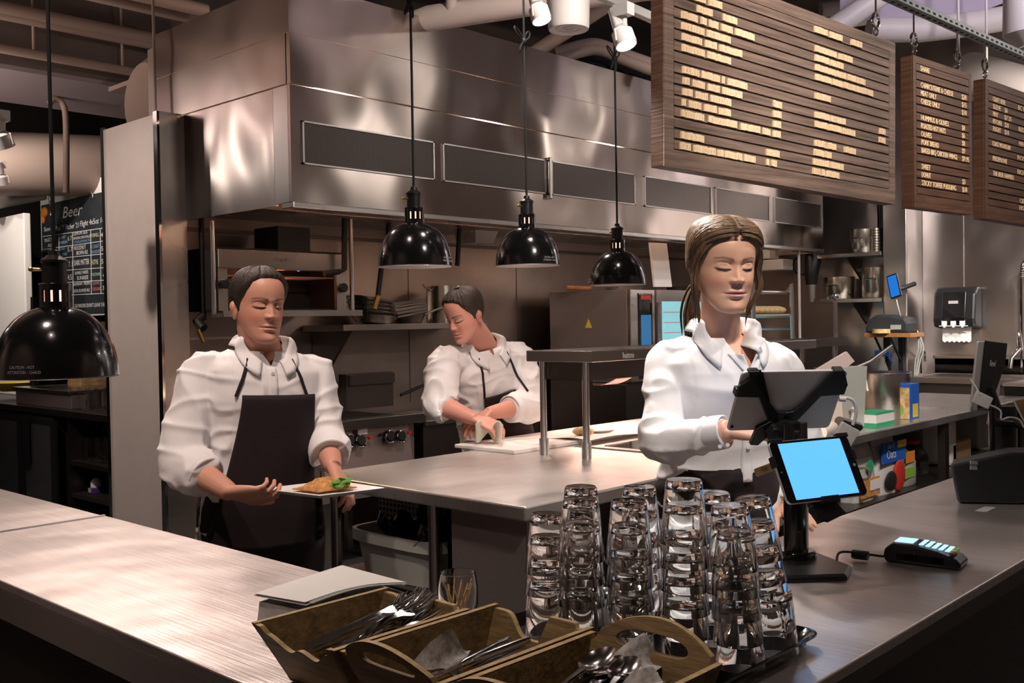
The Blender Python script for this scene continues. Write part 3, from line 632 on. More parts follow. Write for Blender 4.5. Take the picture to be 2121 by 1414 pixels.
# ------------------------------------------------------------------ pendant heat lamps
def heat_lamp(c, R_, cordtop, lab, knot=None, rz=0):
    t = thing('heat_lamp', lab, 'heat lamp', c, 'black dome heat lamps on cords', rz); s = R_/.12
    n = 14; prof = [(R_*math.cos(a)**.80, R_*1.19*math.sin(a)) for a in [i*1.35/n for i in range(n+1)]]
    outer = [(R_, 0)]+prof[1:]+[(.033*s, .1402*s), (.033*s, .143*s)]
    inner = [(.03*s, .112*s)]+[(r_-.004, z_-.002) for r_, z_ in prof[::-1]]
    sh = MB().lathe(outer, (0, 0, 0), 48).build('lamp_shade', 'black_enamel', t, smooth=1, local=True)
    MB().lathe([(R_-.0005, -.003*s), (R_-.003, 0)]+[(r_-.005, z_) for r_, z_ in prof[1:]], (0, 0, 0), 48).build('reflector', 'shade_inner', sh, smooth=1, local=True)
    # vented collar with slots
    mb = MB(); z0, z1 = .140*s, .188*s; rr = .031*s; N_ = 12
    mb.lathe([(rr, z0), (rr, z0+.012*s)], (0, 0, 0), 36); mb.lathe([(rr, z1-.012*s), (rr, z1), (rr*.9, z1+.002)], (0, 0, 0), 36)
    for k in range(N_):
        a0_ = 2*PI*k/N_; vs = []
        for j in range(4):
            a_ = a0_+2*PI/N_*.74*j/3
            vs += [V((rr*math.cos(a_), rr*math.sin(a_), z0+.012*s)), V((rr*math.cos(a_), rr*math.sin(a_), z1-.012*s))]
        mb.add(vs, [(2*j, 2*j+2, 2*j+3, 2*j+1) for j in range(3)])
    mb.build('vent_collar', 'black_enamel', t, local=True, solid=.0015)
    MB().lathe([(.020*s, z0), (.020*s, z1-.004)], (0, 0, 0), 20).build('bulb_neck', 'bulb_glow', t, local=True, smooth=1)
    MB().lathe([(.024*s, z1), (.024*s, z1+.044*s), (.0265*s, z1+.045*s), (.0265*s, z1+.050*s), (.012*s, z1+.06*s), (.010*s, z1+.07*s), (0, z1+.072*s)], (0, 0, 0), 28).build('socket', 'black_plastic', t, local=True, smooth=1)
    MB().tube([(-.026*s, 0, z1+.03*s), (-.045*s, 0, z1+.03*s)], .003*s, 8).ell((-.047*s, 0, z1+.03*s), .005*s, .005*s, .005*s).build('switch_stem', 'brass', t, local=True)
    mb = MB().tube([(0, 0, z1+.06*s), (.001, .001, (cordtop-c[2])*.5), (0, 0, cordtop-c[2])], .0042*s if s > .9 else .004, 8)
    cd = mb.build('cord', 'black_rubber', t, local=True, smooth=1)
    if knot:
        k0 = knot-c[2]
        mb = MB(); mb.ell((0, 0, k0), .012, .012, .014)
        for sx, sz, w_ in ((-1, 1, .05), (1, .9, .03), (-.6, -1, .04), (.3, -1.1, .03)):
            mb.tube(bez((0, 0, k0), (sx*w_*1.6, -.01, k0+sz*.02), (sx*w_*1.2, .01, k0+sz*.09), (0, 0, k0+.005), 14), .0032, 6)
        mb.build('cord_knot', 'black_rubber', cd, local=True, smooth=1)
    MB().ell((0, 0, .05*s), .035*s, .035*s, .045*s).build('bulb', 'bulb_glow', t, local=True, smooth=1)
    # caution sticker
    return t
def warn(t, R_, px, py, sc_):
    q = V((px, py)); c = t.location
    return
for i, (px, py, dm, kn, lab) in enumerate((
    (118, 778, 241, None, 'large black dome heat lamp hanging nearest, at the far left'),
    (860, 551, 152, (853, 8), 'black dome heat lamp between the two workers, left of the middle one'),
    (1093, 549, 133, (1084, 88), 'middle black dome heat lamp in front of the oven hood'),
    (1280, 589, 117, (1278, 124), 'smallest black dome heat lamp, nearest to the cashier'))):
    d = .24*F/dm; c = P(px, py, d=d)
    kz = P(kn[0], kn[1], d=d).z if kn else None
    hl = heat_lamp(c, .12, 4.0, lab, kz)
    dv = (V((0, 0, 0))-V((c.x, c.y, 0))).normalized(); sd = V((-dv.y, dv.x, 0))
    ang = {0: .5, 1: -1.05, 2: -.75, 3: 1.3}[i]
    a_ = dv*math.cos(ang)+sd*(-math.sin(ang))
    tx = V((0, 0, 1)).cross(a_)
    mb = textmb(MB(), 'CAUTION - HOT', .0085, c+a_*.1215+tx*(-.03)+V((0, 0, .020)), tx, Z, sx=.8)
    textmb(mb, 'ATTENTION - CHAUD', .0085, c+a_*.1215+tx*(-.034)+V((0, 0, .010)), tx, Z, sx=.8)
    w0 = mb.build('warning_text', 'silver', [o for o in bpy.data.objects if o.parent == hl and o.name.startswith('lamp_shade')][0], fixn=False)
    lamp('heat_bulb', 'SPOT', c+V((0, 0, .045)), 26 if i == 0 else 30, (1, .66, .56), .035, c-V((0, 0, 1)), 140, .3)
# heat lamps of the same row just outside the frame, to the left over the counter
# ------------------------------------------------------------------ menu boards on strut
th = math.radians(-6.0); A_ = V((math.cos(th), math.sin(th), 0)); NB = V((A_.y, -A_.x, 0))   # NB faces the customers (-y)
def board(BRpx, BLpx, TRpx, y0, name, lab, mt, thick, rows, top_m, bot_m, ratio=None):
    BR = P(*BRpx, y=y0) if y0 else Pp(*BRpx, BOARD_PLANE, NB); BL = Pp(*BLpx, BR, NB); a = (BR-BL); L_ = a.length; a.normalize()
    b = a.cross(NB).normalized() if a.cross(NB).z < 0 else -(a.cross(NB).normalized())
    b = -b if b.z < 0 else b
    TR = Pp(*TRpx, BR, NB); Hh = (TR-BR).dot(b)
    t = thing(name, lab, 'menu board', BL)
    back = -NB*thick
    MB().fbox(BL-NB*.006, a*L_, b*Hh, back+NB*.006).build('board_panel', 'board_dark', t, bevel=.002); MB().fbox(BL+a*.02+b*.02-NB*.0061, a*(L_-.04), b*(Hh-.04), NB*.0003).build('groove_ground', mt, t)
    m_ = .028*L_/1.2+.012; ph = (Hh-top_m-bot_m)/rows
    MB().fbox(BL-NB*.006, a*m_, b*Hh, NB*.006).fbox(BL+a*(L_-m_)-NB*.006, a*m_, b*Hh, NB*.006).fbox(BL-NB*.006+a*m_, a*(L_-2*m_), b*bot_m, NB*.006).fbox(BL-NB*.006+a*m_+b*(Hh-top_m), a*(L_-2*m_), b*top_m, NB*.006).build('board_border', mt, t)
    mb = MB()
    for k in range(rows):
        o = BL+a*(m_+.002)+b*(bot_m+k*ph+ph*.09)-NB*.006; mb.fbox(o, a*(L_-2*m_-.006), b*(ph*.83), NB*.0062)
    mb.build('ledge_slats', mt, t)
    return t, BL, a, b, L_, Hh, ph, m_
bt = board((1854, 423), (1376, 343), (1858, 91), 1.62, 'menu_board', 'largest wooden menu board with rows of pale letter tiles', 'board_wood', .055, 16, .04, .055)
t1, BL, a, b, L1, H1, ph, m1 = bt; BOARD_PLANE = BL
WR = {16: [(165, 295), (330, 610), (630, 710), (725, 950), (975, 1120), (1260, 1295), (1325, 1390)], 15: [(175, 465), (1260, 1425)], 13: [(180, 465), (520, 885), (930, 1180), (1215, 1310), (1340, 1440)],
 12: [(190, 235), (270, 430), (465, 625), (650, 805), (1345, 1445)], 11: [(195, 320), (355, 515), (545, 810), (1345, 1450)], 10: [(200, 280), (320, 475), (510, 665), (695, 950), (1350, 1455)], 9: [(195, 405), (435, 665), (695, 730), (765, 1015)]}
W1 = {7: [(275, 680), (725, 1160)], 6: [(275, 630), (685, 900), (945, 1365)], 5: [(265, 675), (720, 1155)], 4: [(265, 555), (610, 715), (760, 930), (985, 1190), (1235, 1590)], 3: [(540, 825), (1015, 1275)], 2: [(240, 700), (760, 1000)], 1: [(240, 600)]}
W3 = {1: [(95, 200), (215, 315), (385, 470)], 3: [(100, 270), (285, 395)], 4: [(100, 210), (222, 323)], 5: [(103, 262), (272, 343), (357, 495)], 6: [(103, 228), (240, 310), (322, 557)], 8: [(100, 142), (152, 222)], 10: [(98, 210), (220, 340), (610, 655)], 11: [(100, 193), (203, 307), (318, 415), (608, 655)], 13: [(95, 185), (195, 265), (333, 420)], 14: [(92, 165), (175, 228)], 15: [(85, 210), (222, 323)], 16: [(82, 140), (152, 173), (185, 290)]}
random.seed(11)
BR_ = BL+a*L1
for tab, sc_, ox in ((WR, 6.146, 1380), (W1, 8.8375, 1380), (W3, 3.82, 1660)):
    for r_, ws_ in tab.items():
        h0 = .055+(16-r_)*ph+ph*.12
        for (u0_, u1_) in ws_:
            pr = []
            for u_ in (u0_, u1_):
                px = ox+u_/sc_; s_ = .5
                for _ in range(6):   # find s along board at that image column
                    q = BL+a*(s_*L1)+b*h0; w_ = q-CAM; xx = 1060.5+F*w_.dot(cr)/w_.dot(fw)
                    q2 = BL+a*((s_+.01)*L1)+b*h0; w2 = q2-CAM; x2 = 1060.5+F*w2.dot(cr)/w2.dot(fw); s_ += (px-xx)/(x2-xx)*.01
                pr.append(s_*L1)
            n = max(1, round((pr[1]-pr[0])/.0135)); tw = (pr[1]-pr[0])/n; mb = MB(); ink = MB()
            for k in range(n):
                j = random.uniform(-.0008, .0008); hh = ph*.64+random.uniform(-.001, .001)
                o = BL+a*(pr[0]+k*tw+.0004)+b*(h0+j)+NB*.0003
                mb.fbox(o, a*(tw-.0009), b*hh, NB*.006)
                textmb(ink, random.choice('ABCDEHILMNORSTU'), ph*.52, o+b*(hh*.2)+a*(tw*.18)+NB*.0066, a, b, sx=.42)
            wd = mb.build('word_tiles', 'tile_wood', t1); ink.build('letters', 'letter_ink', wd, fixn=False)
# strut channel with slots and eye bolts
def eyebolt(par, p0, ptop, sc_=1):
    R_ = .024*sc_; c = p0+V((0, 0, R_*3.2))
    mb = MB().tube([c+A_*(R_*math.sin(q))+V((0, 0, R_*math.cos(q)*1.15)) for q in [i*2*PI/20 for i in range(20)]], .0055*sc_, 8, closed=True)
    mb.tube([c+V((0, 0, R_*1.1)), ptop], .004*sc_, 8); mb.tube([p0+V((0, 0, R_*1.9)), p0], .002, 6)
    c2 = c-V((0, 0, R_*1.9)); mb.tube([c2+NB*(.009*math.sin(q))+V((0, 0, .014*math.cos(q))) for q in [i*2*PI/12 for i in range(12)]], .003, 6, closed=True)
    mb.build('eye_bolt', 'chrome', par, smooth=1)
b2 = board((2014, 444.5), (1893.7, 429), (2014, 154), None, 'menu_board', 'narrow dark wooden menu board between the two others', 'board_dark', .055, 16, .028, .055)
t2, BL2, a2, bb2, L2, H2, ph2, m2_ = b2
b3 = board((2190, 476), (2041, 452), (2041, 162), None, 'menu_board', 'dark wooden drinks menu board cut by the right edge', 'board_dark', .055, 16, .03, .06)
t3, BL3, a3, bb3, L3, H3, ph3, m3_ = b3
# strut
s0 = Pp(1845, -6, BL+NB*-.005, NB); s1 = Pp(2121, 118, BL+NB*-.005, NB); sd_ = (s1-s0).normalized()
su = thing('strut_channel', 'slotted grey steel strut carrying the hanging menu boards', 'strut', s0)
mb = MB().fbox(s0-sd_*1.2, sd_*3.4, V((0, 0, .03)), -NB*.045); mb.build('channel', mat('galv', (.28, .30, .31), .45, .7), su, bevel=.002)
mb = MB()
for i in range(60): mb.fbox(s0-sd_*1.1+sd_*(i*.05)+NB*.0008+V((0, 0, .008)), sd_*.024, V((0, 0, .009)), -NB*.001); mb.fbox(s0-sd_*1.1+sd_*(i*.05)-NB*.018+V((0, 0, -.0008)), sd_*.024, V((0, 0, .001)), -NB*.012)
mb.build('slots', 'black_rubber', su)
def hang(tt, BLx, ax, bx_, Hx, s_):
    p0 = BLx+ax*s_+bx_*Hx-NB*.028; k = (p0-s0).dot(A_)/sd_.dot(A_); pt = s0+sd_*k; ptop = V((p0.x, p0.y, pt.z+.02)); eyebolt(tt, p0, ptop)
hang(t1, BL, a, b, H1, L1*.93); hang(t1, BL, a, b, H1, L1*.12)
hang(t2, BL2, a2, bb2, H2, L2*.12); hang(t2, BL2, a2, bb2, H2, L2*.86); hang(t3, BL3, a3, bb3, H3, .06)
def mtext(t, BLx, ax, bx_, phx, bot, r_, s_, txt, Lw=None, bright='letter_pale'):
    o = BLx+ax*s_+bx_*(bot+(16-r_)*phx+phx*.18)+NB*.0008
    mb = textmb(MB(), txt, phx*.92, o, ax, bx_, ext=.0008, sx=.62)
    if Lw:
        us = [(v-o).dot(ax) for v in mb.v]; k = Lw/max(us); mb.v = [v+ax*((v-o).dot(ax)*(k-1)) for v in mb.v]
    mb.build('menu_lettering', bright, t, fixn=False)
def sfrac(px0, BLx, ax, Lx, hz):
    s_ = .5
    for _ in range(6):
        f_ = lambda s: (lambda w_: 1060.5+F*w_.dot(cr)/w_.dot(fw))(BLx+ax*(s*Lx)+Z*hz-CAM)
        xx = f_(s_); x2 = f_(s_+.01); s_ += (px0-xx)/(x2-xx)*.01
    return s_*Lx
K2 = lambda z: 1880+z/4.04
for r_, txt, z0, z1 in ((1, 'SHARE', 108, 186), (3, 'CHARCUTERIE & CHEESE', 110, 382), (4, 'MEAT ONLY', 110, 240), (5, 'CHEESE ONLY', 110, 268), (7, 'HUMMUS & OLIVES', 110, 342), (8, 'ROASTED HOT NUTS', 110, 316), (9, 'OLIVES', 110, 198), (10, 'PORK BREAD', 112, 258), (11, 'BAKED BBQ CHICKEN WINGS', 112, 412), (13, 'SWEET', 112, 186), (14, 'DONUT', 112, 188), (15, 'STICKY TOFFEE PUDDING', 112, 400)):
    s_ = sfrac(K2(z0), BL2, a2, L2, H2*.5); e_ = sfrac(K2(z1), BL2, a2, L2, H2*.5); mtext(t2, BL2, a2, bb2, ph2, .055, r_, s_, txt, e_-s_)
for r_, txt in ((3, '$20'), (4, '$15'), (5, '$10'), (7, '$8'), (8, '$6'), (9, '$8'), (10, '$9'), (11, '$9.95'), (14, '$3'), (15, '$10')):
    s_ = sfrac(K2(452), BL2, a2, L2, H2*.5); e_ = sfrac(K2(512 if '.' in txt else 492 if len(txt) > 2 else 478), BL2, a2, L2, H2*.5); mtext(t2, BL2, a2, bb2, ph2, .055, r_, s_, txt, e_-s_)
K3 = lambda z: 2020+z/4.564
for r_, txt, z0, z1 in ((2, 'CRAFT BEER', 158, 278), (3, 'SLEEVE', 160, 234), (3, '$6', 270, 300), (4, 'PINT', 160, 210), (4, '$7.25', 268, 336), (5, 'PITCHER', 160, 246), (5, '$20', 270, 310), (6, 'FLIGHT', 160, 236), (6, '$10', 270, 312), (8, 'COAST MOUNTAIN', 154, 326), (10, 'PERSEPHONE', 158, 295), (12, 'THE BEER FARMERS', 162, 358), (2, 'BC WINE', 398, 520), (5, 'RED 6OZ', 402, 530), (7, 'WHITE', 404, 500), (9, 'ROSE', 392, 480), (11, 'RICHMOND', 392, 560), (15, 'CIDER', 414, 500), (16, 'HOUSE', 412, 505)):
    s_ = sfrac(K3(z0), BL3, a3, L3, H3*.5); e_ = sfrac(K3(z1), BL3, a3, L3, H3*.5); mtext(t3, BL3, a3, bb3, ph3, .06, r_, s_, txt, e_-s_)
# ------------------------------------------------------------------ wooden crates
def crate(x0, x1, y0, y1, zt, lab, front, backp, grp='wooden cutlery crates'):
    cx, cy_ = (x0+x1)/2, (y0+y1)/2; t = thing('cutlery_crate', lab, 'crate', (cx, cy_, ZC), grp)
    hb = .002; ht = zt-ZC; tw = .009; ins = .055
    W, D = x1-x0, y1-y0
    # slanted side boards along x (at y0 and y1), ends at x0 / x1 lean outwards
    def P3(u, v, h):   # u 0..1 along x, v 0..1 along y, with taper
        k = (h-hb)/(ht-hb); ex = ins*(1-k)
        return V((-W/2+ex+u*(W-2*ex), -D/2+ex*.35+v*(D-.7*ex), h))
    MB().add([P3(u, v, h) for h in (hb, hb+.008) for u, v in ((0, 0), (1, 0), (1, 1), (0, 1))], [(0, 3, 2, 1), (4, 5, 6, 7), (0, 1, 5, 4), (1, 2, 6, 5), (2, 3, 7, 6), (3, 0, 4, 7)]).build('crate_floor', 'crate_wood', t, local=True)
    for v0 in (0, 1):
        dv = tw/D*(1 if v0 == 0 else -1); vs = [P3(u, v0+q, h) for q in (0, dv) for u, h in ((0, hb), (1, hb), (1, ht), (0, ht))]
        MB().add(vs, [(0, 1, 2, 3), (7, 6, 5, 4), (0, 4, 5, 1), (1, 5, 6, 2), (2, 6, 7, 3), (3, 7, 4, 0)]).build('side_board', 'crate_wood', t, bevel=.0012, local=True)
        ex_ = tw/W; sg = 1 if v0 == 0 else -1
        vs = [V(P3(u, v0+q, ht))+V((0, 0, dz)) for dz in (.0003, .0012) for q in (0, dv) for u in (0, 1)]
        MB().add(vs, [(0, 1, 3, 2), (4, 6, 7, 5), (0, 4, 5, 1), (2, 3, 7, 6), (0, 2, 6, 4), (1, 5, 7, 3)]).build('worn_edge', 'crate_edge', t, local=True)
    for end, prof in ((0, front), (1, backp)):
        n = 40; pts = []
        for i in range(n+1):
            v = i/n; c_ = (v-.5)*2
            if prof == 'arch': hgt = ht-.004+.040*max(0, math.cos(c_*PI/2))**.9 - (.008*(abs(c_) > .85))
            elif prof == 'scallop':   # low wavy edge
                hgt = ht-.006-.026*(math.cos(c_*PI/2)**.7)+(.006*math.cos(c_*9)) if abs(c_) < .8 else ht-.010+.010*abs(c_)
            else:   # notch: broken handle stub
                hgt = ht-.004-.030*math.exp(-((c_+.05)/.5)**4)
                if c_ < -.18 and c_ > -.75: hgt = ht-.002-.018*math.exp(-((c_+.3)/.2)**2)*0+.004
            pts.append((v, hgt))
        u0 = 0 if end == 0 else 1; du = tw/W*(1 if end == 0 else -1)
        hole = []
        if prof == 'arch':
            for i in range(20):
                q = 2*PI*i/20; hole.append((.5+.27*math.copysign(abs(math.cos(q))**.6, math.cos(q)), ht+.001+.011*math.sin(q)+.006*math.cos((math.cos(q))*1.2)))
        vs = []; fs = []
        def wall(outline, rev):
            pass
        bm = bmesh.new(); outer = [(0.02, hb)]+[(max(.0, min(1, v)), h) for v, h in pts]+[(.98, hb)]
        def mk(lst): return [bm.verts.new(P3(u0, v, h)) for v, h in lst]
        ov_ = mk(outer); es = [bm.edges.new((ov_[i], ov_[(i+1) % len(ov_)])) for i in range(len(ov_))]
        if hole:
            hv = mk(hole); es += [bm.edges.new((hv[i], hv[(i+1) % len(hv)])) for i in range(len(hv))]
        bmesh.ops.triangle_fill(bm, use_beauty=True, edges=es)
        r_ = bmesh.ops.extrude_face_region(bm, geom=bm.faces[:]); off = V((tw*(1 if end == 0 else -1), 0, 0))
        for e in r_['geom']:
            if isinstance(e, bmesh.types.BMVert): e.co += off
        bmesh.ops.recalc_face_normals(bm, faces=bm.faces)
        me = bpy.data.meshes.new('end_board'); bm.to_mesh(me); bm.free(); me.materials.append(M['crate_wood'])
        o = bpy.data.objects.new('end_board', me); C.objects.link(o); o.parent = t; bv = o.modifiers.new('b', 'BEVEL'); bv.width = .0012; bv.limit_method = 'ANGLE'
        # pale worn top edge
        mb = MB(); q = [P3(u0, v, h+.0006)+off*.5 for v, h in pts]
        for i in range(len(q)-1):
            A0, B0 = q[i]-off*.48, q[i+1]-off*.48; mb.add([A0, B0, B0+off*.96, A0+off*.96], [(0, 1, 2, 3)])
        mb.build('worn_edge', 'crate_edge', o, local=True, fixn=False)
    return t
CZ = 1.02
crate(.837, 1.10, 1.125, 1.331, CZ, 'wooden crate full of forks, leftmost of the three', 'scallop', 'notch')
crate(.842, 1.150, .917, 1.119, CZ, 'middle wooden crate holding knives, with arched handle in front', 'arch', 'notch')
crate(.842, 1.135, .692, .911, CZ, 'wooden crate with spoons, nearest the glasses, arched handle at its back', 'arch', 'arch')
# cutlery
def fork_mesh():
    mb = MB(); L = .19
    pts = [(0, .0065, 0), (.03, .0075, .0005), (.07, .004, .004), (.11, .0032, .006), (.13, .006, .004), (.142, .011, .000), (.152, .0115, -.002)]
    vs = []
    for x, w_, z in pts: vs += [V((x, -w_, z)), V((x, w_, z)), V((x, w_, z+.0022)), V((x, -w_, z+.0022))]
    fs = [(0, 1, 2, 3), (24, 27, 26, 25)]
    for i in range(6):
        for k in range(4): fs.append((i*4+k, i*4+(k+1) % 4, i*4+4+(k+1) % 4, i*4+4+k))
    mb.add(vs, fs)
    for k in range(4):
        y = -.0095+k*.00633; mb.tube([(.150, y, -.001), (.170, y*1.02, .001), (.186, y, .006), (.195, y, .009)], [.0018, .0017, .0014, .0008], 6)
    return mb
def spoon_mesh():
    mb = MB(); pts = [(0, .0075, 0), (.05, .005, .003), (.10, .0032, .006), (.135, .0045, .005)]
    vs = []
    for x, w_, z in pts: vs += [V((x, -w_, z)), V((x, w_, z)), V((x, w_, z+.0022)), V((x, -w_, z+.0022))]
    fs = [(0, 1, 2, 3), (12, 15, 14, 13)]
    for i in range(3):
        for k in range(4): fs.append((i*4+k, i*4+(k+1) % 4, i*4+4+(k+1) % 4, i*4+4+k))
    mb.add(vs, fs)
    def bowl(u, v):
        r = v; q = 2*PI*u; x = .162+.032*r*math.cos(q); y = .0215*r*math.sin(q)*(1-.12*math.cos(q)); return V((x, y, -.004+.009*r*r))
    mb.grid(bowl, 28, 8, True)
    return mb
def knife_mesh():
    mb = MB(); mb.tube([(0, 0, 0), (.02, 0, 0), (.09, 0, .0005), (.1, 0, 0)], [.005, .0062, .005, .004], 10)
    poly = [(.095, -.004), (.20, -.009), (.214, -.004), (.212, .003), (.20, .006), (.095, .004)]
    return mb.prism(poly, (0, 0, -.0008), X, Y, (0, 0, .0016))
def place(mesh, name, locs, lab, cat, grp):
    me = None
    for (p, yaw, pit, rol, lb) in locs:
        if me is None:
            o = mesh.build(name, 'chrome_c', None, smooth=1); 
            off = o.location.copy(); me = o.data
            me.transform(Matrix.Translation(off)); me.transform(Matrix.Translation((-.1, 0, 0)))
        else:
            o = bpy.data.objects.new(name, me); C.objects.link(o)
        o.location = p; o.rotation_euler = (rol, pit, yaw); tag(o, lb or lab, cat, grp)
mat('chrome_c', (.62, .60, .60), .14, 1)
random.seed(5)
locs = []
for i in range(26):
    locs.append((V((.990+random.uniform(-.008, .02), 1.222+random.uniform(-.025, .025), .966+i*.0016)), random.uniform(-.42, .30)-.08, -.20+random.uniform(-.08, .04), random.uniform(-.5, .5), None))
place(fork_mesh(), 'fork', locs, 'steel fork in the jumbled heap in the leftmost crate', 'fork', 'forks in the leftmost crate')
locs = []
for i in range(12):
    locs.append((V((1.0+random.uniform(-.02, .01), 1.01+random.uniform(-.04, .03), .955+i*.003)), PI+random.uniform(-.12, .2)-.15, .08+random.uniform(-.05, .05), random.uniform(-.4, .4), None))
place(knife_mesh(), 'table_knife', locs, 'steel table knife lying in the middle crate', 'knife', 'knives in the middle crate')
locs = []
for i in range(16):
    locs.append((V((1.0+random.uniform(-.008, .015), .80+random.uniform(-.04, .04), .958+i*.0026)), random.uniform(-.28, .28), -.20+random.uniform(-.08, .08), random.uniform(-.3, .3), None))
place(spoon_mesh(), 'spoon', locs, 'steel spoon lying in the crate nearest the glasses', 'spoon', 'spoons in the nearest crate')
# patterned paper corners tucked into the crates
def pap(pts, lab):
    a_, b_, c_, d_ = [V(p) for p in pts]
    o = MB().grid(lambda u, v: (a_*(1-u)+b_*u)*(1-v)+(d_*(1-u)+c_*u)*v+V((0, 0, .006*math.sin(7*u+3*v))), 10, 10).build('printed_paper', 'paper_print', smooth=1); tag(o, lab, 'paper')
pap([P(930, 1304, x=.985), P(975, 1352, x=1.03), P(950, 1405, x=.97), P(858, 1368, x=.935)], 'printed paper corner standing up in the middle crate')
pap([P(1003, 1350, x=1.075), P(1055, 1365, x=1.10), P(1040, 1400, x=1.02), P(985, 1374, x=1.02)], 'flat printed paper under the knives in the middle crate')
pap([P(1333, 1310, x=1.13), P(1380, 1385, x=1.13), P(1330, 1414, x=1.05), P(1245, 1385, x=1.08)], 'pointed printed paper sticking up among the spoons')
pap([P(1340, 1383, x=1.02), P(1395, 1414, x=1.02), P(1330, 1440, x=.98), P(1290, 1414, x=1.0)], 'crumpled printed paper in front of the spoons')
# white paper carton with sheets
t = thing('paper_box', 'creased white paper carton with blank sheets behind the fork crate', 'carton', (1.08, 1.45, ZC))
c1_, c2_, c3_, c4_ = P(530, 1232, z=.985), P(712, 1176, z=.995), P(838, 1212, z=.985), P(640, 1252, z=1.0)
q = [V((p.x, p.y, ZC+.002)) for p in (c1_, c2_, c3_, c4_)]
q2 = [c1_+V((.005, -.005, -.012)), c2_+V((0, -.003, -.012)), c3_+V((-.003, 0, -.012)), c4_+V((-.0, .003, -.012))]
MB().add(q+q2, [(0, 1, 2, 3), (0, 1, 5, 4), (1, 2, 6, 5), (2, 3, 7, 6), (3, 0, 4, 7)]).build('carton', 'clear_bag', t, solid=.002)
mb = MB()
for k in range(5):
    dz = k*.0012
    a_, b_, c_, d_ = [p+V((random.uniform(-.006, .006), random.uniform(-.006, .006), dz)) for p in (c1_, c2_, c3_, c4_)]
    mb.grid(lambda u, v: (a_*(1-u)+b_*u)*(1-v)+(d_*(1-u)+c_*u)*v+V((0, 0, .010*math.sin(u*PI)*v)), 8, 8)
mb.build('blank_sheets', 'paper', t, solid=.0006)
# glass of toothpicks
t = thing('pick_glass', 'clear glass holding paper straws behind the fork crate', 'glass', P(950, 1290, z=ZC))
pg = P(950, 1185, x=t.location.x); gh = pg.z-ZC
r = .037
MB().lathe([(0, 0), (r*.62, 0), (r*.8, gh*.12), (r, gh*.4), (r*.98, gh*.75), (r*.88, gh), (r*.88-.002, gh), (r*.95, gh*.72), (r*.97-.002, gh*.4), (r*.7, gh*.14), (0, gh*.09)], t.location, 32).build('glass_body', 'glass', t, smooth=1)
mb = MB()
for i in range(12):
    q = 2*PI*i/12; c = t.location; mb.tube([c+V((.012*math.cos(q+1), .012*math.sin(q+1), gh*.12)), c+V((.026*math.cos(q), .026*math.sin(q), gh*(.72+.06*(i % 3))))], .0016, 5)
mb.build('wooden_picks', 'bread', t)
# ------------------------------------------------------------------ tray and stacked tumblers
ty0, ty1, tx0, tx1 = .765, 1.235, 1.195, 1.575
t = thing('serving_tray', 'black rectangular serving tray carrying the glass stacks', 'tray', ((tx0+tx1)/2, (ty0+ty1)/2, ZC))
def rr(x0, x1, y0, y1, r, z, n=6):
    o = []
    for cx, cy_, a0_ in ((x1-r, y1-r, 0), (x0+r, y1-r, PI/2), (x0+r, y0+r, PI), (x1-r, y0+r, 1.5*PI)):
        for i in range(n+1): q = a0_+PI/2*i/n; o.append(V((cx+r*math.cos(q), cy_+r*math.sin(q), z)))
    return o
vs = []; fs = []
for e_, z in ((.022, .002), (.004, .020), (0, .022), (0, .025), (.005, .025), (.024, .007)):
    vs += rr(tx0+e_, tx1-e_, ty0+e_, ty1-e_, .035-e_*.4, ZC+z)
for i in range(5):
    for k in range(28): fs.append((i*28+k, i*28+(k+1) % 28, (i+1)*28+(k+1) % 28, (i+1)*28+k))
fs += [tuple(range(28))[::-1]]
MB().add(vs, fs).build('tray_rim', 'black_gloss', t, smooth=1)
MB().bx(tx0+.022, tx1-.022, ty0+.022, ty1-.022, ZC+.003, ZC+.0075).build('tray_mat', 'mesh_black', t)
gl = MB().lathe([(0, .101), (.0265, .101), (.0285, .098), (.0295, .091), (.0395, .0005), (.0392, 0), (.0384, 0), (.0378, .002), (.0282, .086), (.025, .0885), (0, .087)], (0, 0, 0), 40)
go = gl.build('drinking_glass', 'glass', smooth=1); go.data.transform(Matrix.Translation(go.location)); gme = go.data
bpy.data.objects.remove(go)
STK = [('A', (1.300, 1.140), 4, (-.02, -.03), 'leftmost'), ('B', (1.283, 1.052), 5, (-.005, -.02), 'front-left second'), ('C', (1.318, .975), 5, (.0, .0), 'front-left third'),
       ('D', (1.352, .893), 6, (.01, -.0), 'tall front middle'), ('E', (1.383, .812), 5, (-.0, .045), 'front right'), ('F', (1.479, .806), 5, (-.06, .09), 'rightmost'),
       ('G', (1.465, .905), 5, (-.0, .03), 'back right'), ('H', (1.437, 1.04), 5, (0, 0), 'back middle'), ('I', (1.378, 1.125), 5, (0, 0), 'back left')]
for nm, (x, y), n, (lx, ly), where in STK:
    for k in range(n):
        o = bpy.data.objects.new('drinking_glass', gme); C.objects.link(o)
        h = k*.0372
        o.location = (x+lx*h*1.0+random.uniform(-.0005, .0005), y+ly*h*1.6+random.uniform(-.0005, .0005), ZC+.0076+h+.0004)
        o.rotation_euler = (-ly*1.0*(k > 0), lx*(k > 0), random.uniform(0, 3))
        if k == 0: o.rotation_euler = (0, 0, 0)
        pos = 'bottom' if k == 0 else 'top' if k == n-1 else {1: 'second', 2: 'third', 3: 'fourth', 4: 'fifth'}[k]+' from bottom'
        tag(o, 'upside-down tumbler, %s in the %s stack' % (pos, where), 'glass', 'upside-down tumblers stacked on the tray')
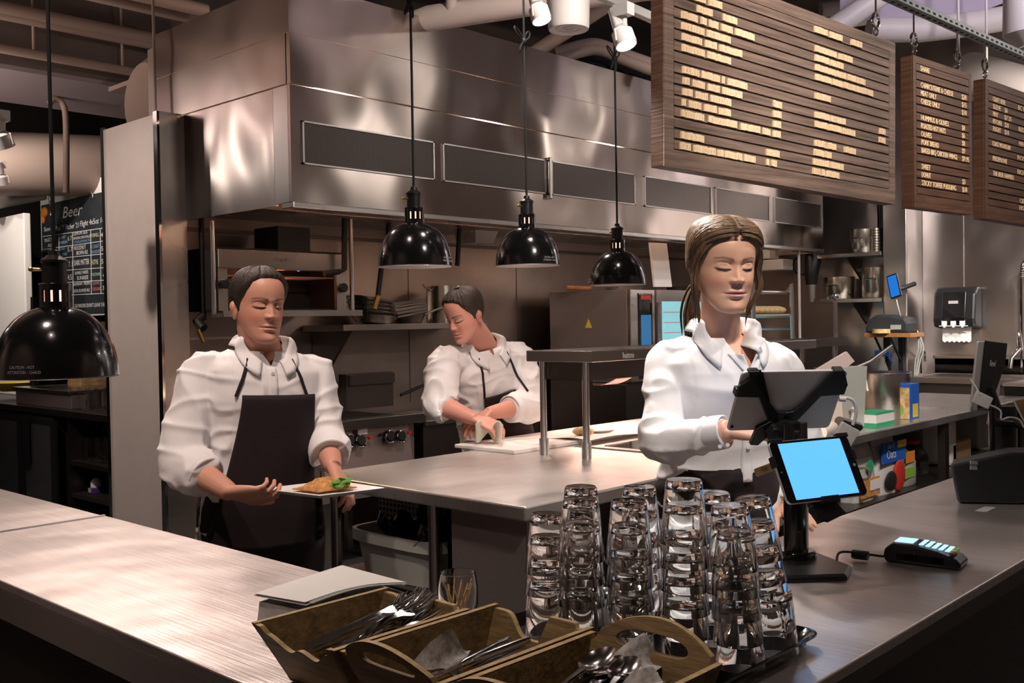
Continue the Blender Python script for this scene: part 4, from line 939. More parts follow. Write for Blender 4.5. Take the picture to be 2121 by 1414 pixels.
# ------------------------------------------------------------------ point of sale stand with two tablets
pb = P(1650, 1165, z=ZC)
pos = thing('tablet_stand', 'black two-sided tablet stand on the counter in front of the cashier', 'stand', pb)
bpts = [P(1765, 1183, z=ZC), P(1755, 1203, z=ZC), P(1625, 1207, z=ZC), P(1560, 1190, z=ZC), P(1600, 1150, z=ZC), P(1668, 1145, z=ZC)]
c = sum(bpts, V())/6
vs = [p for p in bpts]+[p*1.0+V((0, 0, .010)) for p in bpts]+[c+(p-c)*.93+V((0, 0, .014)) for p in bpts]
MB().add(vs, [tuple(range(6)), tuple(12+i for i in range(6))]+[(i, (i+1) % 6, (i+1) % 6+6, i+6) for i in range(6)]+[(i+6, (i+1) % 6+6, (i+1) % 6+12, i+12) for i in range(6)]).build('base_plate', 'black_plastic', pos, bevel=.004)
MB().lathe([(.043, .014), (.043, .024), (.038, .030), (0, .030)], pb, 32).build('collar', 'black_gloss', pos, smooth=1)
dp = (pb-CAM).dot(fw); topz = P(1645, 930, x=pb.x).z
ps_ = MB(); secs = [(pb+V((0, 0, z)), V((.029, 0, 0)), V((0, .024, 0))) for z in (.02, .05, topz-ZC, topz-ZC+.06)]
ps_.loft(secs, 28, 2.6).build('post', 'black_gloss', pos, smooth=1)
dv = V((-pb.x, -pb.y, 0)).normalized(); rt_ = V((0, 0, 1)).cross(dv)
MB().box(pb+dv*.024+V((0, 0, .055))+rt_*.004, (.014, .014, .045), Matrix.Rotation(math.atan2(dv.y, dv.x), 3, 'Z')).build('cable_slot', 'dark', pos, bevel=.004)
def frame(TL, TR, BL_, BR2):
    TL, TR, BL_, BR2 = map(V, (TL, TR, BL_, BR2)); c = (TL+TR+BL_+BR2)/4; a_ = ((TR-TL)+(BR2-BL_)).normalized(); u_ = ((TL-BL_)+(TR-BR2)); u_ = (u_-a_*u_.dot(a_)).normalized()
    W = ((TR-TL).length+(BR2-BL_).length)/2; Hh = ((TL-BL_).length+(TR-BR2).length)/2
    return c, a_, u_, a_.cross(u_), W, Hh
def rrect(W, Hh, r, n=6):
    o = []
    for cx, cy_, a0_ in ((W/2-r, Hh/2-r, 0), (-W/2+r, Hh/2-r, PI/2), (-W/2+r, -Hh/2+r, PI), (W/2-r, -Hh/2+r, 1.5*PI)):
        for i in range(n+1): q = a0_+PI/2*i/n; o.append((cx+r*math.cos(q), cy_+r*math.sin(q)))
    return o
# customer facing tablet
c, a_, u_, n_, W, Hh = frame(P(1590, 914, d=2.109), P(1755, 902, d=2.182), P(1631, 1047, d=2.05), P(1797, 1023, d=2.124))
ct = thing('tablet', 'customer-facing tablet with plain blue screen in black bezel', 'tablet', c)
MB().prism(rrect(W, Hh, .012), c-n_*.006, a_, u_, n_*.007).build('tablet_back', 'silver', ct, bevel=.002)
MB().prism(rrect(W-.003, Hh-.003, .011), c+n_*.001, a_, u_, n_*.0007).build('bezel', 'black_gloss', ct)
MB().prism(rrect(W*.78, Hh*.90, .001), c+n_*.0018, a_, u_, n_*.0004).build('screen', 'screen_blue', ct)
MB().lathe([(0, 0), (.0035, 0), (.0035, .0004)], c+a_*(W*.455)+n_*.0018, 12, n_).build('camera_dot', 'silver', ct)
MB().lathe([(0, 0), (.0015, 0), (.0015, .0004)], c-a_*(W*.455)+n_*.0018, 12, n_).build('home_sensor', 'silver', ct)
mb = MB()
mb.fbox(c-u_*(Hh/2+.006)-a_*.02-n_*.012, a_*.045, u_*.014, n_*.017).fbox(c-u_*(Hh/2+.006)-a_*.035-n_*.03, a_*.06, u_*.012, n_*.02)
mb.fbox(c-a_*(W/2+.004)+u_*.012-n_*.01, a_*.008, u_*.024, n_*.013).fbox(c+a_*(W/2-.004)+u_*.012-n_*.01, a_*.008, u_*.024, n_*.013).fbox(c+u_*(Hh/2-.005)+a_*(W*.36)-n_*.01, a_*.03, u_*.01, n_*.014).fbox(c+u_*(Hh/2-.005)-a_*(W*.47)-n_*.01, a_*.03, u_*.01, n_*.014)
mb.fbox(c-a_*(W*.4)-u_*.012-n_*.016, a_*(W*.8), u_*.024, n_*.008).fbox(c-a_*.014-u_*(Hh*.5)-n_*.016, a_*.028, u_*(Hh*.95), n_*.008)
mb.prism([(-.03, 0), (.03, 0), (.045, -.028), (.0, -.04), (-.03, -.03)], c-u_*(Hh/2+.0)-n_*.03+a_*.0, a_, u_, n_*.014)
pc_ = pb+V((0, 0, topz-ZC)); mb.tube([c-n_*.034, pc_+V((0, 0, .02))], .02, 12)
mb.build('tablet_cradle', 'black_plastic', pos, bevel=.0015)
cc, aa, uu, nn, WW, HH = c, a_, u_, n_, W, Hh
# staff facing tablet, its back to the camera
c, a_, u_, n_, W, Hh = frame(P(1538, 770, d=2.205), P(1756, 766, d=2.256), P(1504, 892, d=2.293), P(1718, 886, d=2.343))
st_ = thing('tablet', 'silver-backed tablet facing the cashier on top of the stand', 'tablet', c)
MB().prism(rrect(W, Hh, .012), c-n_*.006, a_, u_, n_*.007).build('tablet_back', 'silver', st_, bevel=.0025)
MB().prism(rrect(W-.004, Hh-.004, .011), c-n_*.0068, a_, u_, n_*.0006).build('bezel', 'black_gloss', st_)
MB().prism(rrect(W*.8, Hh*.88, .001), c-n_*.0072, a_, u_, n_*.0004).build('screen', 'screen_blue', st_)
MB().lathe([(0, 0), (.004, 0), (.004, .001)], c-a_*(W*.46)-u_*(Hh*.42)+n_*.001, 14, n_).build('rear_camera', 'black_gloss', st_)
mb = MB()   # Y shaped cradle on the tablet's back
hub = c-u_*(Hh*.32)+a_*.0+n_*.0
for sx in (-1, 1):
    tip = (sx*(W/2-.026), Hh/2+.004)
    poly = [(tip[0]-.012, tip[1]), (tip[0]+.012, tip[1]), (tip[0]+sx*.012+(.02 if sx > 0 else -.02), Hh*.28+.0), (sx*(W/2+.004), Hh*.24), (sx*(W/2+.004), Hh*.12), (sx*.075, Hh*.10), (sx*.032, -Hh*.36), (0, -Hh*.36), (0, -Hh*.17), (sx*.018, -Hh*.16), (sx*.04, -Hh*.02)]
    if sx < 0: poly = poly[::-1]
    mb.prism(poly, c+n_*.0015, a_, u_, n_*.008)
    mb.fbox(c+a_*(tip[0]-.012)+u_*(Hh/2-.003)-n_*.01, a_*.024, u_*.008, n_*.018)
    mb.fbox(c+a_*(sx*(W/2+.003)-.003)+u_*(Hh*.12)-n_*.01, a_*.006, u_*.02, n_*.018)
mb.prism([(-.03, -.01), (.03, -.01), (.04, -.045), (.025, -.065), (-.025, -.065), (-.04, -.03)], c-u_*(Hh*.28)+n_*.002, a_, u_, n_*.03)
mb.prism([(-.06, .0), (-.03, .02), (-.01, .0), (-.045, -.05), (-.065, -.048)], c-u_*(Hh*.42)+n_*.0, a_, u_, n_*.012)
mb.tube([c-u_*(Hh*.45)+n_*.01, pc_+V((0, 0, .04))], .024, 12)
mb.build('tablet_cradle', 'black_plastic', pos, bevel=.002)
# cables and adapters
t = MB().prism(rrect(.044, .05, .004), P(1752, 903, d=2.2), (cr*.8-cu*.45).normalized(), (cu*.85+cr*.5).normalized(), fw*.012).build('power_adapter', 'white_plastic', bevel=.002)
tag(t, 'white square cable adapter sticking up behind the blue-screen tablet', 'adapter')
t = MB().tube(bez(P(1740, 826, d=2.2), P(1775, 815, d=2.2), P(1780, 850, d=2.2), P(1766, 880, d=2.2)), .0038, 8).cyl(P(1738, 826, d=2.2), P(1751, 827, d=2.2), .0055).build('white_cable', 'white_plastic', smooth=1)
tag(t, 'white cable looping from the upper tablet to the adapter', 'cable')
t = MB().tube(bez(P(1778, 968, d=2.16), P(1812, 962, d=2.16), P(1806, 1000, d=2.17), P(1784, 992, d=2.18)), .0028, 8).cyl(P(1774, 968, d=2.16), P(1786, 968, d=2.16), .0045).build('white_cable', 'white_plastic', smooth=1)
tag(t, 'white cable loop plugged into the side of the lower tablet', 'cable')
nt = MB().prism(rrect(.043, .02, .004), P(1582, 973, d=2.38), (cr*.93+cu*.36).normalized(), (cu*.93-cr*.36).normalized(), fw*.004).build('name_tag', 'bread', bevel=.001)
tag(nt, 'cream name tag hanging at the waistband beside the lower tablet', 'name tag')
textmb(MB(), 'THE\nHERMIT', .0065, P(1573, 972, d=2.377), (cr*.93+cu*.36), (cu*.93-cr*.36), sx=.9).build('tag_lettering', 'dark', nt, fixn=False)
# card reader
p0, p1 = P(1828, 1162, z=ZC), P(1992, 1182, z=ZC)
a_ = (p1-p0); Lr = a_.length; a_.normalize(); s_ = Z.cross(a_)
cdv = thing('card_terminal', 'black card payment terminal lying on the counter', 'card reader', (p0+p1)/2)
wd_ = .078
prof = [(0, .012), (.004, .030), (.02, .043), (.06, .044), (Lr*.7, .034), (Lr-.012, .022), (Lr, .010), (Lr-.004, .0), (.006, .0)]
MB().prism([(x_, z_) for x_, z_ in prof], p0, a_, Z, s_*wd_).build('body', 'black_plastic', cdv, bevel=.006)
o0 = p0+s_*(wd_*.5); d1 = (a_*(Lr*.7-.06)+Z*(-.010)).normalized(); up_ = s_.cross(d1)*-1
up_ = up_ if up_.z > 0 else -up_
q = o0+a_*.022+Z*.0445; MB().fbox(q-s_*.026, a_*.04, s_*.052, Z*.001).build('display', 'screen_lcd', cdv)
mb = MB()
for i in range(5):
    for j in range(3):
        z_ = .0445-.010*((.012*i+.008)/(Lr*.7-.06)); mb.fbox(o0+a_*(.075+.0135*i)-s_*(.028-.02*j)+Z*(.0432-.0021*i), a_*.009, s_*.015, Z*.002)
mb.build('keypad', 'screen_lcd', cdv)
for j, k_ in enumerate(('red', 'yellow', 'lgreen')):
    MB().fbox(o0+a_*(Lr*.83)+s_*(-.030+.021*j)+Z*.0305, a_*.011, s_*.018, Z*.003).build('function_key', k_, cdv)
MB().fbox(p0+a_*.03-s_*.0008+Z*.008, a_*(Lr*.6), s_*.002, Z*.014).build('side_grille', 'mesh_black', cdv)
t = MB().tube(cat_([P(1735, 1192, z=ZC+.006), P(1733, 1168, z=ZC+.01), P(1738, 1145, z=ZC+.02), P(1765, 1143, z=ZC+.02), P(1800, 1148, z=ZC+.012), P(1830, 1152, z=ZC+.012)]), .0028, 8).build('reader_cable', 'black_rubber', smooth=1)
tag(t, 'black cable joining the card terminal and the tablet stand', 'cable')
MB().cyl(P(1766, 1147, z=ZC+.013), P(1798, 1151, z=ZC+.013), .0105).build('ferrite_bead', 'black_plastic', t, smooth=1)
# receipt printer
pd = 2.62
q0, q1 = P(1992, 1043, z=ZC), P(2110, 1060, z=ZC)
pr = thing('receipt_printer', 'charcoal receipt printer at the right edge of the counter', 'printer', (q0+q1)/2)
A2 = X.copy(); zt_ = P(1970, 965, x=q0.x, ).z
x0, yb_, yf_ = q0.x, q0.y, q0.y
xa = q0.x; ya_ = q0.y
secs = [(0, .0), (.012, -.004)]
def pv(px, py, y): return P(px, py, y=y)
yq = q0.y
pdd = (q0-CAM).dot(fw)
F0 = [P(1983, 1040, d=pdd), P(2106, 1052, d=pdd-.03), P(2150, 1040, d=pdd-.03), P(2175, 985, d=pdd-.03), P(2160, 935, d=pdd-.03), P(2090, 936, d=pdd-.02), P(1968, 962, d=pdd), P(1976, 1005, d=pdd)]
vs = [V((p.x, p.y, max(ZC+.003, p.z))) for p in F0]; vs[1].z = ZC+.003; vs[0].z = ZC+.003
bk = V((.953, .30, 0))*.2; vs += [v+bk+V((0, 0, -.01 if v.z > ZC+.05 else 0)) for v in vs]
MB().add(vs, [tuple(range(8)), tuple(range(8, 16))[::-1]]+[(i, (i+1) % 8, (i+1) % 8+8, i+8) for i in range(8)]).build('body', 'charcoal', pr, bevel=.008)
g = P(2022, 958, d=pdd-.006); Rg = Matrix((cr, fw, cu)).transposed(); MB().box(g, (.036, .006, .010), Rg).box(g-cu*.014, (.036, .005, .012), Rg).build('release_lever', 'tub', pr)
lb_ = MB().fbox(P(2043, 1060, z=ZC+.0004), X*.085, Y*.03, Z*.0004).build('sticker', 'grey_label' if 'grey_label' in M else 'silver', None); tag(lb_, 'small printed sticker on the counter before the printer', 'sticker')
# second stand behind the printer
q = P(2056, 940, d=3.35); s2_ = thing('tablet_stand', 'second tablet stand with arm, right behind the printer', 'stand', (q.x, q.y, ZC))
yy2 = 1.10; q = P(2056, 940, y=yy2); s2_.location = (q.x, yy2, ZC)
MB().cyl((q.x, yy2, ZC), (q.x, yy2, P(2056, 830, y=yy2).z), .012).build('thin_rod', 'black_gloss', s2_, smooth=1)
q = P(2080, 940, y=yy2); MB().cyl((q.x, yy2, ZC), (q.x, yy2, P(2080, 840, y=yy2).z), .040).build('post', 'black_plastic', s2_, smooth=1)
MB().lathe([(.12, 0), (.12, .01), (0, .012)], (q.x, yy2, ZC), 28).build('base_plate', 'black_plastic', s2_, smooth=1)
d_ = (q-CAM).dot(fw)
a1_, a2_ = P(2050, 873, d=d_-.05), P(2135, 885, d=d_-.12); MB().tube([a1_, P(2100, 876, d=d_-.05), a2_], .014, 10).build('arm', 'black_plastic', s2_, smooth=1)
c, a_, u_, n_, W, Hh = frame(P(2042, 726, d=d_-.05), P(2093, 727, d=d_+.10), P(1993, 833, d=d_-.16), P(2052, 838, d=d_+.02))
tb = thing('tablet', 'dark-backed tablet lettered on the second stand at right', 'tablet', c)
MB().prism(rrect(W, Hh, .01), c-n_*.006, a_, u_, n_*.008).build('tablet_back', 'silver', tb, bevel=.002)
MB().prism([(-W*.3, Hh*.52), (W*.52, Hh*.52), (W*.52, Hh*.2), (W*.1, -Hh*.45), (-W*.3, -Hh*.45)], c+n_*.003, a_, u_, n_*.006).build('mount_plate', 'black_plastic', s2_, bevel=.002)
textmb(MB(), 'Revel', .03, c+n_*.0095-a_*.022+u_*(Hh*.16), a_, u_, sx=.8, shear=.15).build('maker_lettering', 'white_plastic', s2_, fixn=False)
MB().tube([c-u_*.03+n_*.0, P(2062, 845, d=d_), P(2056, 880, d=d_)], .02, 10).build('tilt_joint', 'black_plastic', s2_, smooth=1)
t = MB().prism(rrect(.058, .04, .003), P(2036, 828, d=d_-.14), (cr*.9-cu*.42).normalized(), (cu*.9+cr*.42).normalized(), fw*.01).build('power_adapter', 'white_plastic', bevel=.002); tag(t, 'white adapter dangling below the second tablet at right', 'adapter')
t = MB().tube(cat_([P(2010, 785, d=d_-.12), P(2022, 803, d=d_-.13), P(2030, 818, d=d_-.14)]), .003, 6).tube(cat_([P(2050, 838, d=d_-.13), P(2072, 850, d=d_-.13), P(2074, 868, d=d_-.13), P(2090, 864, d=d_-.13), P(2110, 868, d=d_-.13), P(2121, 885, d=d_-.13)]), .003, 6).build('white_cable', 'white_plastic', smooth=1); tag(t, 'white cable running from the dangling adapter to the right edge', 'cable')
c, a_, u_, n_, W, Hh = frame(P(2098, 828, d=d_-.2), P(2170, 815, d=d_-.2), P(2130, 890, d=d_-.27), P(2200, 880, d=d_-.27))
tb = thing('tablet', 'small tilted tablet cut off by the right picture edge', 'tablet', c)
MB().prism(rrect(W, Hh, .008), c-n_*.006, a_, u_, n_*.007).build('tablet_back', 'silver', tb, bevel=.002)
MB().prism(rrect(W*.93, Hh*.9, .004), c+n_*.001, a_, u_, n_*.001).build('screen', 'brown_bag', tb)
# ------------------------------------------------------------------ things on the work table, right part
def at(px, py, y=None, z=ZC, **k): return P(px, py, z=z)
def potm(t, c, r, h, mt='pot_steel', rim=.004): return MB().lathe([(0, 0), (r-.006, 0), (r, .008), (r, h-.004), (r+rim, h), (r-.003, h), (r-.004, .006), (0, .006)], c, 40).build('pot_body', mt, t, smooth=1)
q = P(1832, 850, z=ZC); q = V((q.x, 2.28, ZC)); q = P(1832, 852, y=2.25); q = V((q.x, 2.25, ZC)); dd = (q-CAM).dot(fw); R_ = 53/F*dd
t = thing('stock_pot', 'big steel stock pot with a tape mark on the work table', 'pot', q)
hh = P(1832, 770, y=2.25).z-ZC
potm(t, q, R_, hh, 'steel'); qv = P(1797, 800, y=2.25-R_*.9)
MB().box(P(1795, 798, y=2.25-R_*.62)+V((-.01, -.004, 0)), (.012, .004, .055), Matrix.Rotation(-.6, 3, 'Z') @ Matrix.Rotation(-.2, 3, 'Y')).build('tape_mark', 'white_board', t)
mb = MB().tube([P(1690, 765, y=2.2), P(1745, 775, y=2.2), P(1800, 750, y=2.2), P(1846, 716, y=2.2)], [.012, .016, .013, .01], 10)
lo = mb.build('long_whisk_handle', 'steel', smooth=1); tag(lo, 'long steel paddle handle leaning on the stock pot rim', 'paddle')
t = thing('metal_jug', 'tall grey metal container in front of the stock pot, behind the tablet', 'container', P(1760, 880, y=2.12)); c = t.location; c.z = ZC
c = V((P(1762, 880, y=2.12).x, 2.12, ZC)); t.location = c; zt = P(1762, 762, y=2.12).z
MB().add([P(1738, 762, y=2.12)-V((0, 0, 0)), P(1797, 758, y=2.12), V((P(1790, 850, y=2.12).x, 2.12, ZC+.002)), V((P(1748, 850, y=2.12).x, 2.12, ZC+.002))]+[v+V((0, .13, 0)) for v in (P(1738, 762, y=2.12), P(1797, 758, y=2.12), V((P(1790, 850, y=2.12).x, 2.12, ZC+.002)), V((P(1748, 850, y=2.12).x, 2.12, ZC+.002)))], [(0, 1, 2, 3), (7, 6, 5, 4), (0, 3, 7, 4), (1, 5, 6, 2), (2, 6, 7, 3)]).build('body', 'tub', t, bevel=.004)
MB().tube(bez(P(1765, 850, y=2.1), P(1772, 830, y=2.1), P(1768, 880, y=2.1), P(1760, 878, y=2.1), 8), .012, 10).build('handle', 'tub', t, smooth=1)
cb = MB().add([P(1690, 765, y=2.16), P(1752, 728, y=2.16), P(1768, 748, y=2.16), P(1712, 790, y=2.16)], [(0, 1, 2, 3)]).build('cardboard_sheet', mat('kraft_pale', (.62, .50, .47), .7), solid=.012); tag(cb, 'pale pink card sheet sticking up behind the tablet', 'card')
# snack box
a = P(1888, 848, z=ZC); bX = P(1942, 844, z=ZC); yb2 = 2.1
b0, b1 = P(1886, 845, y=2.08), P(1921, 845, y=2.08); zt = P(1900, 793, y=2.08).z
t = thing('sandwich_bag_box', 'carton with sandwich and kiwi picture beside the stock pot', 'box', ((b0.x+b1.x)/2, 2.12, ZC))
b0 = V((b0.x, 2.08, ZC)); 
Lx = b1.x-b0.x
MB().bx(b0.x, b0.x+.12, 2.08, 2.08+.22, ZC, zt).build('carton', 'blue', t, bevel=.002)
fx = b0.x-.001; za = ZC; hz = zt-ZC
MB().bx(fx-.001, fx, 2.085, 2.295, ZC+.002, zt-.02).build('picture_panel', mat('snack', (.75, .60, .30), .5, col2=(.45, .18, .07), vscale=(60, 18, 25)), t)
k_ = MB().lathe([(.034, 0), (.034, .001)], (fx-.001, 2.15, ZC+.045), 24, (-1, 0, 0)).build('kiwi_slice', 'lgreen', t)
MB().lathe([(.010, 0), (.010, .001)], (fx-.0022, 2.15, ZC+.045), 16, (-1, 0, 0)).build('kiwi_core', 'bread', k_)
mb = MB()
for i in range(3): mb.fbox((fx-.002, 2.10+.05*i, ZC+.05), (0, .03, .09), (0, .018, 0), (.001, 0, 0))
mb.build('sandwich_picture', 'bread', t)
MB().bx(b0.x+.03, b0.x+.10, 2.079, 2.08, ZC+.01, ZC+.08).build('side_picture', 'yellow', t)
# glove box (green/white)
a = P(1745, 898, z=ZC)
g0 = P(1755, 885, z=ZC); t = thing('glove_box', 'white and green carton lying at the table edge behind the tablet', 'box', g0)
x0 = g0.x+.05; MB().bx(x0, x0+.22, 2.06, 2.18, ZC+.02, ZC+.07).build('carton', 'white_plastic', t, bevel=.002)
MB().bx(x0-.001, x0+.221, 2.059, 2.181, ZC, ZC+.022).build('green_base', 'green', t); MB().bx(x0-.001, x0+.221, 2.059, 2.181, ZC+.064, ZC+.072).build('green_stripe', 'green', t)
b_ = MB().cyl(P(1738, 872, y=2.03), P(1778, 884, y=2.03), .022).build('dark_bottle', 'black_plastic', smooth=1); tag(b_, 'dark bottle end lying across the green carton', 'bottle')
gs = MB().cyl(P(1700, 895, y=2.06), P(1745, 880, y=2.06), .03).build('grey_cup', 'tub', smooth=1); tag(gs, 'grey container behind the upper tablet edge', 'container')
# goods below the table on the low shelf
SH = .56
def shelf_y(): return 2.06
sh_ = MB().bx(3.6, 7.1, 2.05, 2.66, SH-.03, SH).build('mid_shelf', 'dark_steel', it)
def bag(px0, px1, pyt, y, lab, m_, dep=.12, nm='food_bag', cat__='bag'):
    a_, b_ = P(px0, 1000, y=y).x, P(px1, 1000, y=y).x; zt = P((px0+px1)/2, pyt, y=y).z
    t = thing(nm, lab, cat__, ((a_+b_)/2, y+dep/2, SH))
    def f(u, v):
        q = 2*PI*u; w_ = (b_-a_)/2*(1-.12*v**3); d_ = dep/2*(1-v**4*.85); k = 1+.03*math.sin(7*q+9*v)
        return V(((a_+b_)/2+w_*k*math.copysign(abs(math.cos(q))**.6, math.cos(q)), y+dep/2+d_*k*math.copysign(abs(math.sin(q))**.7, math.sin(q)), SH+(zt-SH)*v))
    MB().grid(f, 32, 12, True).build('bag_body', m_, t, smooth=2); return t, a_, b_, zt
t, a_, b_, zt = bag(1775, 1822, 915, 2.10, 'clear bag of nuts with round green label on the low shelf', 'clear_bag')
MB().lathe([(.035, 0), (.035, .002)], (a_+(b_-a_)*.5, 2.092, SH+(zt-SH)*.58), 20, (0, -1, 0)).build('round_label', 'green', t)
MB().bx(a_+.03, b_-.02, 2.09, 2.098, SH+.02, SH+(zt-SH)*.38).build('nut_window', 'food', t)
MB().bx(a_+(b_-a_)*.5, b_-.01, 2.086, 2.09, SH+.05, SH+(zt-SH)*.34).build('white_label', 'white_plastic', t)
t, a_, b_, zt = bag(1824, 1873, 908, 2.10, 'white and blue bag of dried cherries on the low shelf', mat('bag_white', (.62, .60, .60), .45))
w_ = b_-a_; MB().bx(a_+.005, b_-.005, 2.088, 2.098, SH+(zt-SH)*.58, SH+(zt-SH)*.95).build('blue_band', 'blue', t)
MB().bx(a_+w_*.62, b_-.006, 2.085, 2.088, SH+(zt-SH)*.82, SH+(zt-SH)*.95).build('yellow_flash', 'yellow', t)
textmb(MB(), 'Oats', .062, (a_+w_*.14, 2.085, SH+(zt-SH)*.66), X, Z).build('bag_lettering', 'white_plastic', t, fixn=False)
textmb(MB(), "Dan-D", .03, (a_+w_*.2, 2.085, SH+(zt-SH)*.85), X, Z).build('bag_lettering', 'white_plastic', t, fixn=False)
MB().ell((a_+w_*.36, 2.09, SH+(zt-SH)*.24), w_*.24, .012, .05).build('bowl_picture', 'dark', t, smooth=1)
MB().ell((a_+w_*.7, 2.09, SH+(zt-SH)*.30), w_*.25, .012, .08).build('cherry_picture', 'red', t, smooth=1)
# jug with teal cap
def jug(px, w_, y, lab, body, cap, lb, pyt):
    c = V((P(px, 1000, y=y).x, y+.07, SH)); hh = P(px, pyt, y=y).z-SH; t = thing('plastic_jug', lab, 'jug', c)
    def sec(z, k, sh): return (c+V((sh, 0, z)), V((w_/2*k, 0, 0)), V((0, .07*k, 0)))
    MB().loft([sec(.0, .9, 0), sec(.01, 1, 0), sec(hh*.5, 1, 0), sec(hh*.68, .85, -.01), sec(hh*.82, .5, -.03), sec(hh*.88, .34, -.035), sec(hh*.93, .34, -.035)], 28, 3).build('jug_body', body, t, smooth=1)
    MB().cyl(c+V((-.035, 0, hh*.91)), c+V((-.035, 0, hh)), w_*.24).build('cap', cap, t, smooth=1)
    MB().bx(c.x-w_*.46, c.x+.02, y-.004, y, SH+.05, SH+hh*.42).build('label', lb, t); return t
t = jug(1890, .21, 2.10, 'milky plastic jug with teal cap on the low shelf', 'tub', 'teal', 'lgreen', 912)
c = t.location; MB().bx(c.x-.097, c.x+.02, 2.094, 2.096, SH+.13, SH+.19).build('orange_label', 'orange', t)
jug(1918, .20, 2.18, 'black bottle with red cap beside the milky jug', 'black_plastic', 'red', 'dark', 912)
for (px, w_, hh, m_, lab, nm, ct_) in ((1972, .12, .27, 'white_board', 'white carton on the low shelf right of the table leg', 'carton', 'box'), (1990, .34, .14, 'brown_bag', 'brown paper sack lying on the low shelf at right', 'paper_sack', 'sack')):
    x = P(px, 960, y=2.2).x; o = MB().box((x, 2.28, SH+hh/2), (w_, .18, hh)).build(nm, m_, bevel=.02); tag(o, lab, ct_)
x = P(2030, 940, y=2.3).x; o = MB().bx(x, x+.4, 2.3, 2.6, SH, SH+.28).build('white_bin', 'tub', bevel=.02); tag(o, 'pale storage bin on the low shelf behind the tablet post', 'bin')
o = MB().ell((P(1735, 1040, y=2.3).x, 2.3, .33), .22, .16, .11).build('brown_sack', 'brown_bag', smooth=1); tag(o, 'brown sack on the bottom shelf under the lower tablet', 'sack')
# low divider shelf above table left of pot, with glass washer rack etc
y_ = 2.62
o = thing('over_shelf', 'short dark overshelf standing on the work table right of the cashier', 'shelf', (P(1690, 700, y=y_).x, y_, ZC))
x1 = P(1757, 700, y=y_).x; x0 = 5.06; zt = P(1757, 697, y=y_).z
MB().bx(x0, x1, y_, y_+.12, zt-.05, zt).build('shelf_board', 'dark_steel', o)
MB().cyl((x1-.05, y_+.06, ZC), (x1-.05, y_+.06, zt-.05), .014).build('leg', 'steel', o, smooth=1); MB().cyl((x0+.05, y_+.06, ZC), (x0+.05, y_+.06, zt-.05), .014).build('leg', 'steel', o, smooth=1)
q = P(1731, 700, y=y_+.06); o = MB().lathe([(.02, 0), (.04, .03), (.05, .12), (.045, .125), (0, .125)], (q.x, y_-.12, ZC), 16).build('blender_jug', 'black_plastic', smooth=1); tag(o, 'black jug under the end of the short overshelf', 'jug')
o = MB().tube([(q.x, y_+.06, zt), (q.x, y_+.06, zt+.23)], .012).ell((q.x, y_+.06, zt+.24), .022, .022, .022).build('steel_post', 'steel', smooth=1); tag(o, 'small steel rod with knob on the short overshelf', 'rod')
for i in range(4):
    o = MB().bx(4.35+.0*i, 4.75-.02*i, 2.25, 2.5, ZC+.001+i*.031, ZC+.029+i*.031).build('plastic_tray', 'tub', bevel=.008); tag(o, 'grey plastic tray in the pile behind the cashier’s shoulder', 'tray', 'grey trays piled on the work table')
# speed rack with bread
rx, ryy = P(1620, 700, y=4.0).x, 4.0
ya, yb = 3.85, 4.35; 
rxa, rxb = P(1560, 620, y=ya).x, P(1640, 610, y=ya).x
rz = P(1625, 605, y=ya).z
rk = thing('rolling_rack', 'aluminium tray rack with bread on its top shelf', 'rack', ((rxa+rxb)/2, 4.1, 0))
for x in (rxa, rxb):
    MB().tube(cat_([(x, ya, 0), (x, ya, rz-.08), (x, ya+.06, rz), (x, yb-.06, rz), (x, yb, rz-.08), (x, yb, 0)], 5), .018, 8).build('side_frame', 'steel', rk, smooth=1)
    mb = MB()
    for i in range(9): mb.bx(x-.012, x+.012, ya, yb, rz-.20-.1*i, rz-.185-.1*i)
    mb.build('tray_runners', 'steel', rk)
MB().tube([(rxa, ya+.05, rz), (rxb, ya+.05, rz)], .015, 8).build('top_rail', 'steel', rk, smooth=1); MB().tube([(rxa, yb-.05, rz), (rxb, yb-.05, rz)], .015, 8).build('top_rail', 'steel', rk, smooth=1)
for k, i in enumerate((0, 2, 5)):
    z_ = rz-.184-.1*i; MB().bx(rxa+.015, rxb-.015, ya, yb, z_, z_+.012).build('sheet_tray', 'steel', rk)
for i in range(7):
    x = rxa+.06+i*(rxb-rxa-.12)/6
    o = MB().ell((x, ya+.12, rz-.172+.032), .055, .10, .034).build('bread_roll', 'bread', smooth=1); tag(o, 'bread roll in the row on the rack top tray', 'bread', 'bread rolls on the rack top tray')
for i in range(4):
    o = MB().ell((rxa+.12+i*.14, ya+.15, rz-.684+.035), .05, .09, .03).build('bread_roll', 'food', smooth=1); tag(o, 'dark pastry on the low tray of the rack', 'pastry', 'pastries on the rack low tray')
